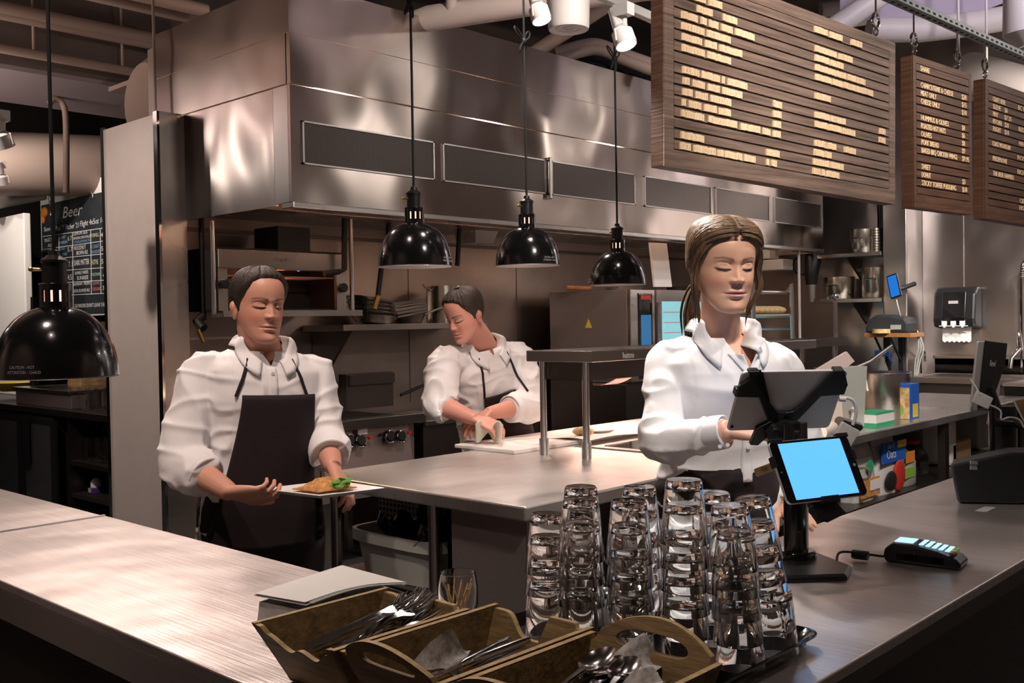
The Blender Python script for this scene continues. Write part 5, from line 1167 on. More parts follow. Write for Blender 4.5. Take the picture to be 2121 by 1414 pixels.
# shelves on right wall with pots
xw = 9.1
for k, (py, lab, ext) in enumerate(((525, 'upper steel wall shelf at right with one tall pot', 0), (619, 'lower steel wall shelf at right with two stock pots', 0))):
    xs = 8.72; z_ = P(1740, py, x=xs).z; y0_, y1_ = c0+.005, P(1697 if k else 1677, py, x=xs).y
    t = thing('wall_shelf', lab, 'shelf', (8.9, (y0_+y1_)/2, z_-.03)); MB().bx(xs, xw, y0_, y1_, z_-.035, z_).build('shelf_board', 'steel', t, bevel=.003)
    MB().prism([(0, 0), (.3, 0), (0, -.2)], (xw, (y0_+y1_)/2, z_-.035), (-1, 0, 0), (0, 0, 1), (0, .02, 0)).build('shelf_bracket', 'dark_steel', t)
    if k == 0: zu = z_
    else: zl = z_
def wpot(px0, px1, pyt, z_, lab, m_='pot_steel', lid=False):
    xs = 8.92; a_, b_ = P(px0, 500, x=xs-.1).y, P(px1, 500, x=xs-.1).y; r = abs(a_-b_)/2; c = V((xs, (a_+b_)/2, z_)); t = thing('stock_pot', lab, 'pot', c)
    r = min(r, .175); hh = P((px0+px1)/2, pyt, x=xs-.1).z-z_; potm(t, c, r, hh, m_)
    MB().tube([c+V((-r, -.05, hh*.6)), c+V((-r-.035, -.045, hh*.62)), c+V((-r-.035, .045, hh*.62)), c+V((-r, .05, hh*.6))], .007, 8).build('handle', 'chrome', t, smooth=1)
wpot(1749, 1808, 474, zu, 'round pot with front handle on the upper right wall shelf')
wpot(1696, 1758, 573, zl, 'wide pot at the left on the lower right wall shelf')
wpot(1776, 1832, 553, zl, 'taller pot beside the column on the lower wall shelf')
t = MB(); yy = P(1818, 500, x=8.9).y
for i in range(9): t.lathe([(.055, 0), (.06, .002), (.06, .02), (.055, .022)], (8.86, yy, zu+.002+i*.024), 20)
tag(t.build('ring_moulds', 'pot_steel', smooth=1), 'tall stack of narrow round tins beside the upper pot', 'tins')
tag(MB().cyl((8.95, yy-.02, zu), (8.95, yy-.02, zu+.5), .04).build('dark_tube', 'black_plastic', smooth=1), 'tall dark tube standing at the end of the upper shelf', 'tube')
# immersion blender hanging
q = P(1680, 545, x=8.75); t = thing('stick_blender', 'black stick blender hanging left of the wall pots', 'blender', q)
MB().tube([q+V((0, 0, .12)), q+V((0, -.02, .02)), q+V((0, 0, -.12)), q+V((0, 0, -.2))], [.05, .075, .06, .05], 14).build('motor_body', 'black_plastic', t, smooth=1)
MB().tube([q+V((0, 0, -.2)), q+V((0, 0, -.36))], [.05, .035], 14).build('shaft_collar', 'steel', t, smooth=1)
MB().tube(bez(q+V((0, .1, .08)), q+V((0, .22, .05)), q+V((0, .2, -.12)), q+V((0, .06, -.1))), .008, 6).build('power_cord', 'black_rubber', t, smooth=1)
q = P(1590, 550, x=8.6); o = MB().box(q, (.2, .42, .10)).build('wall_dispenser', 'white_plastic', bevel=.01); tag(o, 'white box fixed on the wall right of the cashier’s head', 'box')
o = MB().box(q+V((0, .06, .11)), (.18, .26, .10)).build('paper_stack', 'paper', bevel=.005); tag(o, 'pale block standing on the white wall box', 'box')
q = P(1655, 560, x=8.3); o = MB().cyl(V((q.x, q.y, 2.05)), V((q.x, q.y, 1.0)), .012).build('thin_rail', 'white_pipe', smooth=1); tag(o, 'thin vertical white rail hanging below the hood right end', 'rail')
# wall phone / blue screen on the column
c, a_, u_, n_, W, Hh = frame(P(1835, 573, x=8.55), P(1856, 565, x=8.55), P(1846, 619, x=8.55), P(1867, 612, x=8.5))
t = thing('wall_tablet', 'small tilted blue display mounted on the steel column', 'display', c)
MB().prism(rrect(W, Hh, .01), c-n_*.015, a_, u_, n_*.015).build('case', 'black_plastic', t); MB().prism(rrect(W*.82, Hh*.88, .004), c+n_*.0005, a_, u_, n_*.001).build('screen', 'screen_deep', t)
MB().tube([c-n_*.01, c-n_*.09-u_*.02, V((8.75, c.y-.1, c.z+.02))], .02, 8).build('mount_arm', 'black_plastic', t, smooth=1)
MB().tube(bez(c-u_*.12, c-u_*.25, V((8.72, c.y, c.z-.3)), V((8.66, c.y-.03, c.z-.38))), .005, 6).build('charging_cable', 'white_plastic', t, smooth=1)
# little wood shelf on the column with black machine
xs = 8.45; a_, b_ = P(1790, 690, x=xs), P(1886, 690, x=xs); ws2 = thing('wooden_shelf', 'small orange-brown wooden shelf on black brackets below the blue display', 'shelf', (8.6, (a_.y+b_.y)/2, a_.z-.03))
MB().bx(xs, 8.75, b_.y, a_.y, a_.z-.035, a_.z).build('shelf_board', 'wood_shelf', ws2, bevel=.002)
for px in (1835, 1866):
    yq = P(px, 700, x=8.73).y; zq = a_.z-.035
    MB().bx(8.72, 8.75, yq-.02, yq+.02, zq-.32, zq).tube([(8.5, yq, zq), (8.735, yq, zq-.22)], .012, 6).build('shelf_bracket', 'black_plastic', ws2)
c = V((8.60, (P(1805, 690, x=8.6).y+P(1892, 690, x=8.6).y)/2, a_.z)); w_ = abs(P(1803, 690, x=8.6).y-P(1892, 690, x=8.6).y)
t = thing('label_printer', 'black rounded machine resting on the small wooden shelf', 'printer', c)
MB().prism([(-w_/2, .0), (-w_/2, .05), (-w_*.40, .12), (-w_*.25, .16), (.1*w_, .155), (w_*.42, .13), (w_/2, .08), (w_/2, 0)], c-V((.12, 0, 0)), (0, -1, 0), Z, (.22, 0, 0)).build('housing', 'charcoal', t, bevel=.02)
MB().box(c+V((-.125, -w_*.22, .05)), (.005, .09, .04)).build('label', 'tub', t)
t = MB().cyl((8.46, P(1825, 690, x=8.46).y, a_.z), (8.46, P(1825, 690, x=8.46).y, a_.z+.035), .075).build('tape_roll', 'bread', smooth=1); tag(t, 'cream tape roll on the small wooden shelf', 'tape')
mb = MB()
for i in range(3): mb.tube(cat_([(8.70-.01*i, c.y-w_*.45, a_.z+.05), (8.68, c.y-w_*.52-.02*i, a_.z-.12), (8.70, c.y-w_*.42-.02*i, a_.z-.25), (8.71, c.y-w_*.38, a_.z-.5)]), .006, 6)
tag(mb.build('loose_cables', 'tub', smooth=1), 'grey cables dropping from the black machine down the column', 'cable')
q = P(1828, 745, y=2.55); t = thing('spray_bottle', 'clear spray bottle with blue trigger behind the stock pot', 'bottle', V((q.x, 2.55, ZC)))
hh = P(1828, 738, y=2.55).z-ZC
MB().lathe([(0, 0), (.04, 0), (.042, .1), (.03, hh*.75), (.014, hh*.9), (.014, hh)], t.location, 20).build('bottle_body', 'clear_bag', t, smooth=1)
MB().box(t.location+V((0, 0, hh+.02)), (.03, .09, .035)).tube([t.location+V((0, -.03, hh+.01)), t.location+V((0, -.06, hh-.04))], .008, 6).build('trigger', 'blue', t, bevel=.004)
# paper towel dispenser
xs = 8.93; y1_, y0_ = P(1933, 640, x=xs).y, P(2020, 640, x=xs).y; zb, zt = P(1975, 682, x=xs).z, P(1975, 594, x=xs).z; w_ = y1_-y0_
t = thing('towel_dispenser', 'black paper towel dispenser on the steel wall', 'dispenser', (9.0, (y0_+y1_)/2, zb))
MB().prism([(0, 0), (.17, .02), (.19, .25*(zt-zb)), (.16, .85*(zt-zb)), (.09, zt-zb), (0, zt-zb)], (9.1, y0_, zb), (-1, 0, 0), Z, (0, w_, 0)).build('housing', 'black_plastic', t, bevel=.02)
MB().prism([(0, 0), (.01, .25*(zt-zb)-.02), (-.02, .85*(zt-zb)-.02), (-.05, .85*(zt-zb)-.02), (-.03, 0)], (9.1-.185, y0_+w_*.22, zb+.03), (-1, 0, 0), Z, (0, w_*.56, 0)).build('smoked_window', 'black_gloss', t, bevel=.004)
MB().box((8.915, (y0_+y1_)/2, zb+(zt-zb)*.64), (.006, .08, .025)).build('maker_badge', 'silver', t)
mb = MB()
for i in (-1, 0, 1): mb.box((8.912, (y0_+y1_)/2+i*.075, zb+(zt-zb)*.17), (.006, .045, .05)); mb.box((8.912, (y0_+y1_)/2+i*.075, zb+(zt-zb)*.17-.035), (.006, .02, .02))
mb.tube([(8.912, (y0_+y1_)/2-.12, zb+.03), (8.912, (y0_+y1_)/2+.12, zb+.03)], .004, 6); mb.build('hand_symbols', 'white_plastic', t)
yc = (y0_+y1_)/2; pts = [(-.12, 0), (-.12, -.13)]
for i in range(13): pts.append((-.12+.24*i/12, -.13-(.014 if i % 2 else 0)))
pts += [(.12, -.13), (.12, 0)]; MB().prism(pts, (8.99, yc, zb+.03), Y, Z, (.004, 0, 0)).build('towel_sheet', 'paper', t)
# hand sink splash ledge and taps at the right wall
t = thing('wall_sink', 'long steel sink bench along the right wall', 'sink', (8.7, 2.6, 0))
sz_ = P(1990, 782, x=8.5).z; yl = P(1885, 780, x=8.5).y
MB().bx(8.45, 9.1, .2, yl, sz_-.05, sz_).build('bench_top', 'rwall_steel', t, bevel=.004)
zsp = P(1990, 735, x=9.05).z; MB().bx(9.0, 9.1, .2, yl, zsp-.03, zsp).bx(9.05, 9.1, .2, yl, sz_, zsp).build('splash_ledge', 'rwall_steel', t, bevel=.004)
MB().bx(8.47, 9.1, .2, yl, .5, sz_-.05).build('apron', 'dark_steel', t)
MB().bx(8.55, 8.95, P(2040, 790, x=8.7).y, P(1925, 790, x=8.7).y, sz_, sz_+.004).build('basin_opening', 'dark_steel', t)
q = P(1900, 782, x=8.9); fa = MB().tube(cat_([V((8.98, q.y, sz_)), V((8.98, q.y, sz_+.14)), V((8.9, q.y-.06, sz_+.2)), V((8.82, q.y-.10, sz_+.12))]), .012, 8).build('gooseneck_tap', 'chrome', smooth=1); tag(fa, 'small curved chrome tap left of the snack carton top', 'tap')
q = P(2112, 700, x=8.9)
t = thing('pre_rinse_tap', 'tall spring pre-rinse tap at the right edge', 'tap', V((8.95, q.y, sz_)))
mb = MB().tube([V((8.95, q.y, P(2112, 770, x=8.95).z)), V((8.95, q.y, P(2112, 560, x=8.95).z))], .012, 8)
mb.build('riser', 'chrome', t, smooth=1)
zt = P(2112, 560, x=8.95).z; mb = MB(); pts = cat_([V((8.95, q.y, zt-.05)), V((8.94, q.y-.02, zt+.06)), V((8.9, q.y-.12, zt+.12)), V((8.86, q.y-.22, zt+.05)), V((8.86, q.y-.25, zt-.2))], 6)
mb.tube(pts, .012, 8)
for p in pts: mb.lathe([(.017, -.003), (.019, 0), (.017, .003)], p, 12)
mb.build('spring_hose', 'chrome', t, smooth=1)
MB().tube([P(2110, 690, x=8.93), P(2112, 720, x=8.9), P(2095, 740, x=8.9), P(2092, 762, x=8.9)], [.02, .03, .02, .02], 10).build('valve_body', 'chrome', t, smooth=1)
# raised dark counter end at far right
a = P(2076, 793, x=6.6); 
t = thing('side_cabinet', 'black-sided steel-topped cabinet at the right edge', 'cabinet', (7.0, 1.6, 0))
x_ = 7.25; y1_ = P(2076, 800, x=x_).y; z1_ = P(2100, 794, x=x_).z
MB().bx(x_, 8.4, .3, y1_, z1_-.02, z1_).build('worktop', 'top_steel_u', t); MB().bx(x_+.01, 8.4, .3, y1_-.01, 0, z1_-.02).build('body', 'dark', t)
# ------------------------------------------------------------------ bar at far left
bx_ = 2.91
t = thing('back_bar', 'dark back-bar unit with steel top at far left', 'bar counter', (3.3, 8, 0))
MB().bx(bx_, 3.6, 5.9, 9.9, .875, .92).build('worktop', 'dark_steel', t, bevel=.004)
MB().bx(3.55, 3.6, 5.9, 9.9, .1, .87).bx(bx_+.03, 3.55, 5.88, 5.93, 0, .87).build('body', 'dark', t)
ysh = P(147, 950, x=bx_+.03).y
MB().bx(bx_+.02, 3.55, 5.9, ysh, P(180, 962, x=bx_).z-.03, P(180, 962, x=bx_).z).build('shelf', 'dark_steel', t)
MB().bx(bx_+.02, 3.5, ysh, ysh+.02, 0, .87).build('divider', 'dark_steel', t)
MB().bx(bx_+.02, 3.5, ysh+.25, 9.9, .0, .86).build('fridge_body', 'dark', t)
for k, (pa, pb2) in enumerate(((75, 115), (5, 50))):
    ya, yb = P(pa+45, 900, x=bx_+.02).y, P(pa-25 if pa > 30 else -60, 900, x=bx_+.02).y
    d_ = MB().bx(bx_, bx_+.02, ya, yb, .12, .84).build('fridge_door', 'black_plastic', t)
    MB().bx(bx_-.004, bx_, ya+.08, yb-.08, .18, .80).build('door_glass', mat('smoked', (.05, .055, .06), .15) if k == 0 else 'smoked', d_)
    yh = P(62 if k else 58, 900, x=bx_).y+(-.05 if k == 0 else .07)
    MB().bx(bx_-.05, bx_-.02, yh-.03, yh+.03, .52, .84).build('door_handle', 'black_plastic', d_)
def gmesh(r, h): return MB().lathe([(0, 0), (r*.8, 0), (r, h), (r-.002, h), (r*.8-.002, .01), (0, .01)], (0, 0, 0), 20)
g1 = gmesh(.036, .15).build('x', 'glass', smooth=1); g1.data.transform(Matrix.Translation(g1.location)); gm = g1.data; bpy.data.objects.remove(g1)
zs = P(180, 962, x=bx_).z
for i in range(8):
    o = bpy.data.objects.new('bar_glass', gm); C.objects.link(o); o.location = (3.02+.09*(i % 2), P(155+i*9, 840, x=3.02).y, .9205); tag(o, 'clear glass standing on the dark back bar top', 'glass', 'glasses on the back bar top')
for i in range(7):
    o = bpy.data.objects.new('bar_glass', gm); C.objects.link(o); o.location = (3.02+.09*(i % 2), P(156+i*10, 940, x=3.02).y, zs+.0005); tag(o, 'clear glass on the inner shelf below the back bar', 'glass', 'glasses on the back bar inner shelf')
ya, yb = P(148, 830, x=2.98).y, P(33, 830, x=2.98).y
t = thing('ice_bin', 'grey steel ice bin with sloped lid on the back bar', 'bin', (3.15, (ya+yb)/2, .92)); zt = P(90, 805, x=2.98).z
MB().bx(2.98, 3.4, ya, yb, .92, zt-.02).build('bin_body', 'panel_steel', t, bevel=.004)
MB().bx(2.96, 3.42, ya-.01, yb+.01, zt-.02, zt).build('rim', 'steel', t, bevel=.004)
o = MB().lathe([(0, 0), (.10, 0), (.19, .07), (.185, .07), (.095, .006), (0, .006)], (3.2, P(60, 800, x=3.2).y+.3, .98), 32).build('wooden_bowl', 'yellow', smooth=1); tag(o, 'yellow bowl edge showing under the big black lamp', 'bowl')
# bottle on floor-level
q = P(184, 1010, x=3.0); t = thing('squeeze_bottle', 'purple bottle with white cap and label low under the bar', 'bottle', V((3.05, q.y, .36)))
zc_ = q.z; MB().lathe([(0, 0), (.045, 0), (.045, zc_-.36-.01), (.035, zc_-.36)], t.location, 20).build('bottle_body', 'purple', t, smooth=1)
MB().lathe([(.036, zc_-.36), (.034, zc_-.32), (.014, zc_-.30), (0, zc_-.30)], t.location, 20).build('cap', 'white_plastic', t, smooth=1)
MB().box(t.location+V((-.044, 0, (zc_-.36)*.55)), (.004, .04, .03)).build('label', 'tub', t)
MB().bx(3.0-.06, 3.5, 5.95, ysh, .33, .358).build('lower_shelf', 'dark', [o for o in bpy.data.objects if o.name.startswith('back_bar')][0])
# chalk board
xc = 3.9
A = P(83, 398, x=xc); B = P(217, 368, x=xc); zb = P(150, 650, x=xc).z
t = thing('chalk_board', 'black beer chalkboard with white header panel behind the bar', 'chalkboard', (xc+.05, (A.y+B.y)/2, zb))
ztop = A.z
MB().bx(xc, xc+.04, B.y-.3, A.y, zb-.02, ztop).build('backing_panel', 'white_board', t)
zc2 = P(91, 425, x=xc).z; MB().bx(xc-.012, xc, B.y-.3, P(88, 430, x=xc).y, zb, zc2).build('slate', 'chalkboard', t)
ny = V((0, -1, 0))
def ct(px, py, s_, size, m_, sx=.8, sh=0): 
    o = P(px, py, x=xc-.0135); textmb(MB(), s_, size, o, ny, Z, sx=sx, shear=sh, ext=.0003).build('chalk_writing', m_, t, fixn=False)
def ctz(zx, zy): return 80+zx/5.053, 380+zy/5.053
def cw(zx, zy, s_, hpx, wpx, m_='chalk', sh=0):
    px, py = ctz(zx, zy); px2, _ = ctz(zx+wpx, zy); o = P(px, py, x=xc-.0135); o2 = P(px2, py, x=xc-.0135); size = hpx/5.053/F*(o-CAM).dot(fw)*1.38
    mb = textmb(MB(), s_, size, o, ny, Z, shear=sh, ext=.0003); wd = max((v-o).dot(ny) for v in mb.v) or 1; k = (o.y-o2.y)/wd
    mb.v = [v+ny*((v-o).dot(ny)*(k-1)) for v in mb.v]; mb.build('chalk_writing', m_, t, fixn=False)
cw(245, 365, 'Beer', 120, 215, 'chalk', .25)
cw(55, 505, "Sleeve 5", 50, 90); cw(180, 500, "Pint '7' Pitcher '21", 55, 240, 'chalk', .1); cw(430, 450, 'Flight 4x5oz 10', 60, 255, 'chalk', .15)
for row in ((365, 545, 'LEMON SILK', 38, 150, 'chalk'), (362, 590, 'AMERICAN PALE', 28, 180, 'chalk'), (370, 628, 'CHILLIWACK', 28, 170, 'chalk_blue'), (545, 565, 'POWELL', 40, 90, 'chalk_yel'), (650, 560, '4.5', 45, 60, 'chalk'),
            (370, 700, 'WOODNUT', 45, 125, 'chalk'), (395, 748, 'BROWN ALE', 42, 120, 'chalk'), (555, 680, 'COAST', 38, 80, 'chalk_blue'), (553, 735, 'MOUNTAIN', 36, 95, 'chalk_blue'), (655, 705, '5.7', 50, 60, 'chalk'),
            (370, 860, 'DARK MATTER', 60, 160, 'chalk'), (555, 850, 'HOYNE', 55, 70, 'chalk_yel'), (655, 840, '5.3', 50, 60, 'chalk'),
            (380, 955, 'HUMBLE WHITE', 35, 140, 'chalk'), (400, 1010, 'SUNRISE', 42, 120, 'chalk'), (555, 970, 'POSTMARK', 34, 105, 'chalk_green'), (670, 985, '4.5', 50, 60, 'chalk'),
            (362, 1070, 'RASPBERRY TROPICS', 30, 190, 'chalk'), (365, 1140, 'SOUR, BLONDE ALE', 34, 170, 'chalk'), (568, 1060, 'HOWE', 30, 70, 'chalk_red'), (568, 1122, 'SOUND', 36, 85, 'chalk_red'), (665, 1115, '3.5', 45, 60, 'chalk'),
            (60, 615, 'MAGIC POINT', 40, 130, 'chalk'), (95, 665, 'ALE', 35, 50, 'chalk'), (220, 580, 'COAST', 30, 60, 'chalk_blue'), (215, 635, 'MOUNTAIN', 28, 85, 'chalk_blue'), (303, 600, '6.7', 50, 45, 'chalk_yel'),
            (45, 725, 'WESTERN', 30, 130, 'chalk'), (60, 775, 'WILD SKY', 28, 90, 'chalk'), (215, 700, 'COAST', 34, 65, 'chalk_blue'), (215, 760, 'MOUNTAIN', 32, 80, 'chalk_blue'), (300, 715, '5.7', 50, 55, 'chalk'),
            (70, 860, 'TANK SHARK', 40, 130, 'chalk'), (220, 850, 'COAST', 34, 60, 'chalk_blue'), (310, 870, '7.1', 55, 45, 'chalk_yel'), (303, 1010, '4.5', 60, 45, 'chalk'), (375, 1300, "GROWLERS? DON'T LEAVE THE", 40, 320, 'chalk')): cw(*row)
mb = MB()
def ln(z0, z1):
    a_ = P(*ctz(*z0), x=xc-.014); b_ = P(*ctz(*z1), x=xc-.014); mb.tube([a_, b_], .0035, 5)
for y0_, y1_ in ((555, 465), (690, 600), (800, 735), (925, 880), (1050, 1012), (1180, 1150)): ln((45, y0_), (690, y1_))
for x0_, a_, b_ in ((355, 510, 1300), (545, 480, 1160), (645, 470, 1155), (212, 540, 1000)): ln((x0_, a_), (x0_+8, b_))
mb.build('chalk_lines', 'chalk', t)
fx_ = MB().ell(P(93, 440, x=xc-.02), .03, .06, .05).ell(P(90, 452, x=xc-.02), .02, .03, .05).build('fish_ornament', 'orange', smooth=1); tag(fx_, 'little orange ornament at the chalkboard upper left corner', 'ornament')
for px in (190, 103):
    mb = MB(); a_ = P(px, 366 if px > 150 else 405, x=xc-.02)
    for i in range(4): c_ = a_+V((0, 0, -.03-.045*i)); mb.tube([c_+V((0 if i % 2 else .012*math.cos(q), .012*math.cos(q) if i % 2 else 0, .026*math.sin(q))) for q in [j*2*PI/10 for j in range(10)]], .004, 5, closed=True)
    mb.build('hanging_chain', 'steel', t)
lamp('bar_light', 'SPOT', (2.5, 7.7, 2.95), 60, WHITE, .05, (3.9, 8.5, 2.1), 80, .6)
# pale screen far left + lumber
o = struct(MB().bx(4.0, 4.1, P(53, 700, x=4).y, 9.9, .9, P(10, 445, x=4).z).build('wall_pale_panel', 'grey_wall')) if False else None
ya = P(52, 600, x=3.36).y; o = MB().bx(3.36, 3.42, ya, 9.88, .92, P(40, 442, x=3.36).z).build('pale_screen', 'white_board', bevel=.01); tag(o, 'tall pale grey panel at the extreme left behind the lamp', 'panel')
lamp('bar_light', 'SPOT', (1.6, 8.4, 3.3), 60, WHITE, .05, (3.36, 9.6, 1.6), 60, .6)
for k in range(12):
    y_ = P(205, 700, x=3.5).y; z_ = .9205+.0502*k; o = MB().bx(3.3, 3.5, y_-.12, y_+.14-.01*k, z_, z_+.05).build('wooden_block', 'bread', bevel=.003); tag(o, 'pale wooden block piled beside the white partition', 'block', 'pale wooden blocks on the bar')
y_ = P(190, 660, x=3.6).y; o = MB().lathe([(.04, 0), (.04, .62), (.02, .72), (.02, .8)], (3.15, y_, .9205), 16).build('dark_bottle', 'black_gloss', smooth=1); tag(o, 'dark bottle standing below the chalkboard', 'bottle')
# ------------------------------------------------------------------ ceiling structure, pipes, ducts
def pipe(p, q_, r, m_, lab, nm='ceiling_pipe', cat__='pipe', seg=14):
    o = MB().cyl(p, q_, r, seg).build(nm, m_, smooth=1); tag(o, lab, cat__); return o
# beams (structure)
yb_ = P(0, 150, z=3.2).y
def ubeam(z0, z1, y0, y1, x0, x1, m_, nm): struct(MB().bx(x0, x1, y0, y1, z0, z1).build(nm, m_))
q = P(0, 128, z=3.45); q2 = P(0, 176, z=3.05)
ubeam(3.16, 3.19, q2.y-.0, q2.y+1.0, -3, 4.5, 'soffit', 'trim_5')  # underside slab; its paler lavender colour paints in the lit look
ubeam(3.19, 4.3, q2.y+.0, q2.y+1.0, -3, 4.5, 'ceil', 'trim_6')
yp_ = q2.y-.12; zz_ = []
for py, r, lb in ((18, .05, 'topmost and thickest'), (30, .032, 'middle'), (100, .03, 'lowest, above the soffit')):
    a_ = P(0, py, y=yp_); zz_.append(a_.z); pipe((-1.5, yp_, a_.z), (4.4, yp_, a_.z), r, 'ceil_pipe', 'horizontal painted ceiling pipe at upper left, %s of three' % lb)
for px, zr, l_ in ((67, zz_[2], 'nearest the left lamp cord'), (250, zz_[2], 'middle')):
    a_ = P(px, 60, y=yp_+.06); pipe(V((a_.x, yp_+.045, 4.3)), V((a_.x, yp_+.045, zr)), .010, 'ceil_pipe', 'thin vertical hanger rod at upper left, '+l_, 'hanger_rod', 'rod')
a_ = P(319, 100, y=5.4); pipe(V((a_.x, 5.4, 4.3)), V((a_.x, 5.4, 2.66)), .008, 'ceil_pipe', 'thin vertical hanger rod standing on the white partition top', 'hanger_rod', 'rod')
for k, (pa, pb2) in enumerate((((235, -2), (400, 38)), ((300, -8), (432, 20)))):
    a_, b_ = P(*pa, z=3.6), P(*pb2, z=3.6); b_ = V((b_.x, a_.y, a_.z)); d_ = (b_-a_); pipe(a_-d_*.8, b_, .045, 'copper_p' if 'copper_p' in M else 'ceil_pipe', ['pinkish tube running to the hood top, lower of the pair', 'pinkish tube running to the hood top, upper of the pair'][k])
t = MB().tube(cat_([P(103, 215, y=7.4), P(112, 205, y=7.4), P(130, 215, y=7.4), P(137, 260, y=7.4), P(137, 400, y=7.4)], 5), .022, 10).build('bent_conduit', 'ceil_pipe', smooth=1); tag(t, 'bent conduit dropping behind the left lamp cord', 'pipe')
pipe(P(-40, 338, y=8.6), P(290, 345, y=8.6), .26, 'ceil_pipe', 'big round duct crossing behind the chalkboard top', 'round_duct', 'duct', 28)
pipe(P(-40, 425, y=9.0), P(90, 400, y=9.0), .06, 'duct', 'pipe left of the chalkboard header')
mb = MB().fbox(P(225, 190, z=3.1), (.5, 0, 0), (0, -.35, 0), (0, 0, .03)).build('cable_tray', 'ceil_pipe'); tag(mb, 'small rectangular hanging plate under the soffit', 'plate')
# track at left with spot
def track_spot(c, tgt, lab, s=1, on=True, mt='white_plastic'):
    t = thing('track_spot', lab, 'spotlight', c, 'white track spotlights'); c = V(c); d_ = (V(tgt)-c).normalized()
    MB().bx(c.x-.02*s, c.x+.02*s, c.y-.03*s, c.y+.03*s, c.z+.07*s, c.z+.11*s).cyl(c+V((0, 0, .07*s)), c+V((0, 0, .03*s)), .012*s).build('track_adapter', mt, t)
    MB().lathe([(0, -.11*s), (.022*s, -.11*s), (.026*s, -.04*s), (.02*s, -.035*s), (.036*s, -.02*s), (.037*s, .03*s), (.034*s, .03*s), (.030*s, .02*s)], c, 28, d_).build('lamp_head', mt, t, smooth=1)
    if on: MB().lathe([(0, .022*s), (.032*s, .022*s), (.032*s, .024*s), (0, .024*s)], c, 24, d_).build('lens', 'spot_glow', t)
    sd = d_.cross(Z).normalized(); mb = MB().tube([c+V((0, 0, .04*s)), c+sd*.042*s+V((0, 0, .02*s)), c+sd*.044*s+d_*.02*s], .004*s, 6); mb.build('yoke', mt, t)
    return t
dS = 3.0
c1 = P(1118, 28, d=3.3); c2 = P(1292, 78, d=3.0)
track_spot(c1, c1+V((0, -.35, -1)), 'lit white track spot left of the white ceiling canister', .9)
track_spot(c2, c2+V((-.05, -.4, -1)), 'lit white track spot right of the canister, with bracket', .9)
lamp('track_spot_light', 'SPOT', c1+V((0, -.02, -.08)), 40, WHITE, .03, c1+V((0, -.35, -1)), 80, .8)
lamp('track_spot_light', 'SPOT', c2+V((0, -.02, -.08)), 40, WHITE, .03, c2+V((-.05, -.4, -1)), 80, .8)
# lighting track
ta_ = P(1225, -14, d=3.9); tb2 = P(1375, 52, d=4.1); d_ = (tb2-ta_).normalized(); mb = MB().fbox(ta_-d_*.8, d_*1.6, Z*.035, V((-d_.y, d_.x, 0))*.035); o = mb.build('lighting_track', 'white_plastic', bevel=.003); tag(o, 'white lighting track running behind the large menu board', 'track')
# canister pendant
c = P(1178, 62, d=3.6); rr_ = 44/F*3.6
t = thing('ceiling_canister', 'big pinkish white cylinder hanging from the dark ceiling', 'canister', c)
MB().lathe([(0, .008), (rr_*.5, .008), (rr_*.85, .002), (rr_*.93, 0), (rr_*.97, .01), (rr_*1.12, .3), (rr_*1.12, .32), (0, .32)], c, 40).build('shell', 'white_plastic', t, smooth=1)
mb = MB()
for k_ in (.25, .6): mb.tube([c+V((rr_*k_*math.cos(q), rr_*k_*math.sin(q), .006)) for q in [i*2*PI/30 for i in range(30)]], .003, 6, closed=True)
mb.build('base_rings', 'white_plastic', t)
# big white pipe crossing
t = MB().tube([P(700, 110, d=6.0), P(890, 38, d=5.6), P(1160, -5, d=5.2), P(1350, -30, d=5.0)], .07, 20).build('ceiling_pipe', 'white_pipe', smooth=1); tag(t, 'large pale pipe crossing above the hood top edge', 'pipe')
t = MB().tube([P(935, -20, d=5.4), P(935, 30, d=5.5)], .03, 10).build('pipe_clamp', 'white_pipe', smooth=1); tag(t, 'clamp strap holding the large pale pipe', 'clamp')
pipe(P(1105, 110, d=6.5), P(1290, -10, d=6.5), .045, 'ceil_pipe', 'diagonal dark pipe behind the middle lamp cord')
for k in range(2):
    t = MB().tube(cat_([P(1150, 110+k*14, d=7.0), P(1200, 95+k*14, d=7.0), P(1240, 92+k*12, d=7.0), P(1300, 115+k*12, d=7.0), P(1400, 150+k*12, d=7.0)], 4), .04, 10).build('ceiling_pipe', 'ceil_pipe', smooth=1); tag(t, ['upper', 'lower'][k]+' of the twin pipes rising over the hood right of the middle cord', 'pipe')
t = MB().grid(lambda u, v: P(1180+220*u, 118+60*u, d=7.4)+Z*(.11*math.sin(v*2*PI))*(1+.12*math.sin(u*60))+V((0, .11, 0))*math.cos(v*2*PI), 120, 16).build('flexible_duct', 'black_gloss', smooth=1); tag(t, 'shiny black flexible duct behind the twin pipes', 'duct')
# right ceiling: pale beams, round duct, pipes
for k, (p_, q_, r) in enumerate(((P(1560, 170, d=6.5), P(1900, -60, d=6.5), .07), (P(1700, 20, d=8), P(2200, -40, d=8), .06), (P(1500, 90, d=7.5), P(2180, -30, d=8.5), .05))):
    pipe(p_, q_, r, 'white_pipe', ['thick pale diagonal pipe above the large menu board', 'pale pipe along the ceiling at upper right, higher one', 'pale pipe along the ceiling at upper right, lower one'][k])
t = MB().tube([P(1800, 62, d=7), P(1905, 62, d=7), P(2010, 50, d=7), P(2200, 18, d=7)], .085, 18).build('ceiling_pipe', 'white_pipe', smooth=1); tag(t, 'wide pale pipe behind the first eye bolt hooks', 'pipe')
struct(MB().fbox(P(1990, 40, d=7.0), P(2200, -40, d=7.0)-P(1990, 40, d=7.0), Z*.6, V((-.6, .6, 0))).build('trim_7', 'lav'))
d8 = 8.0
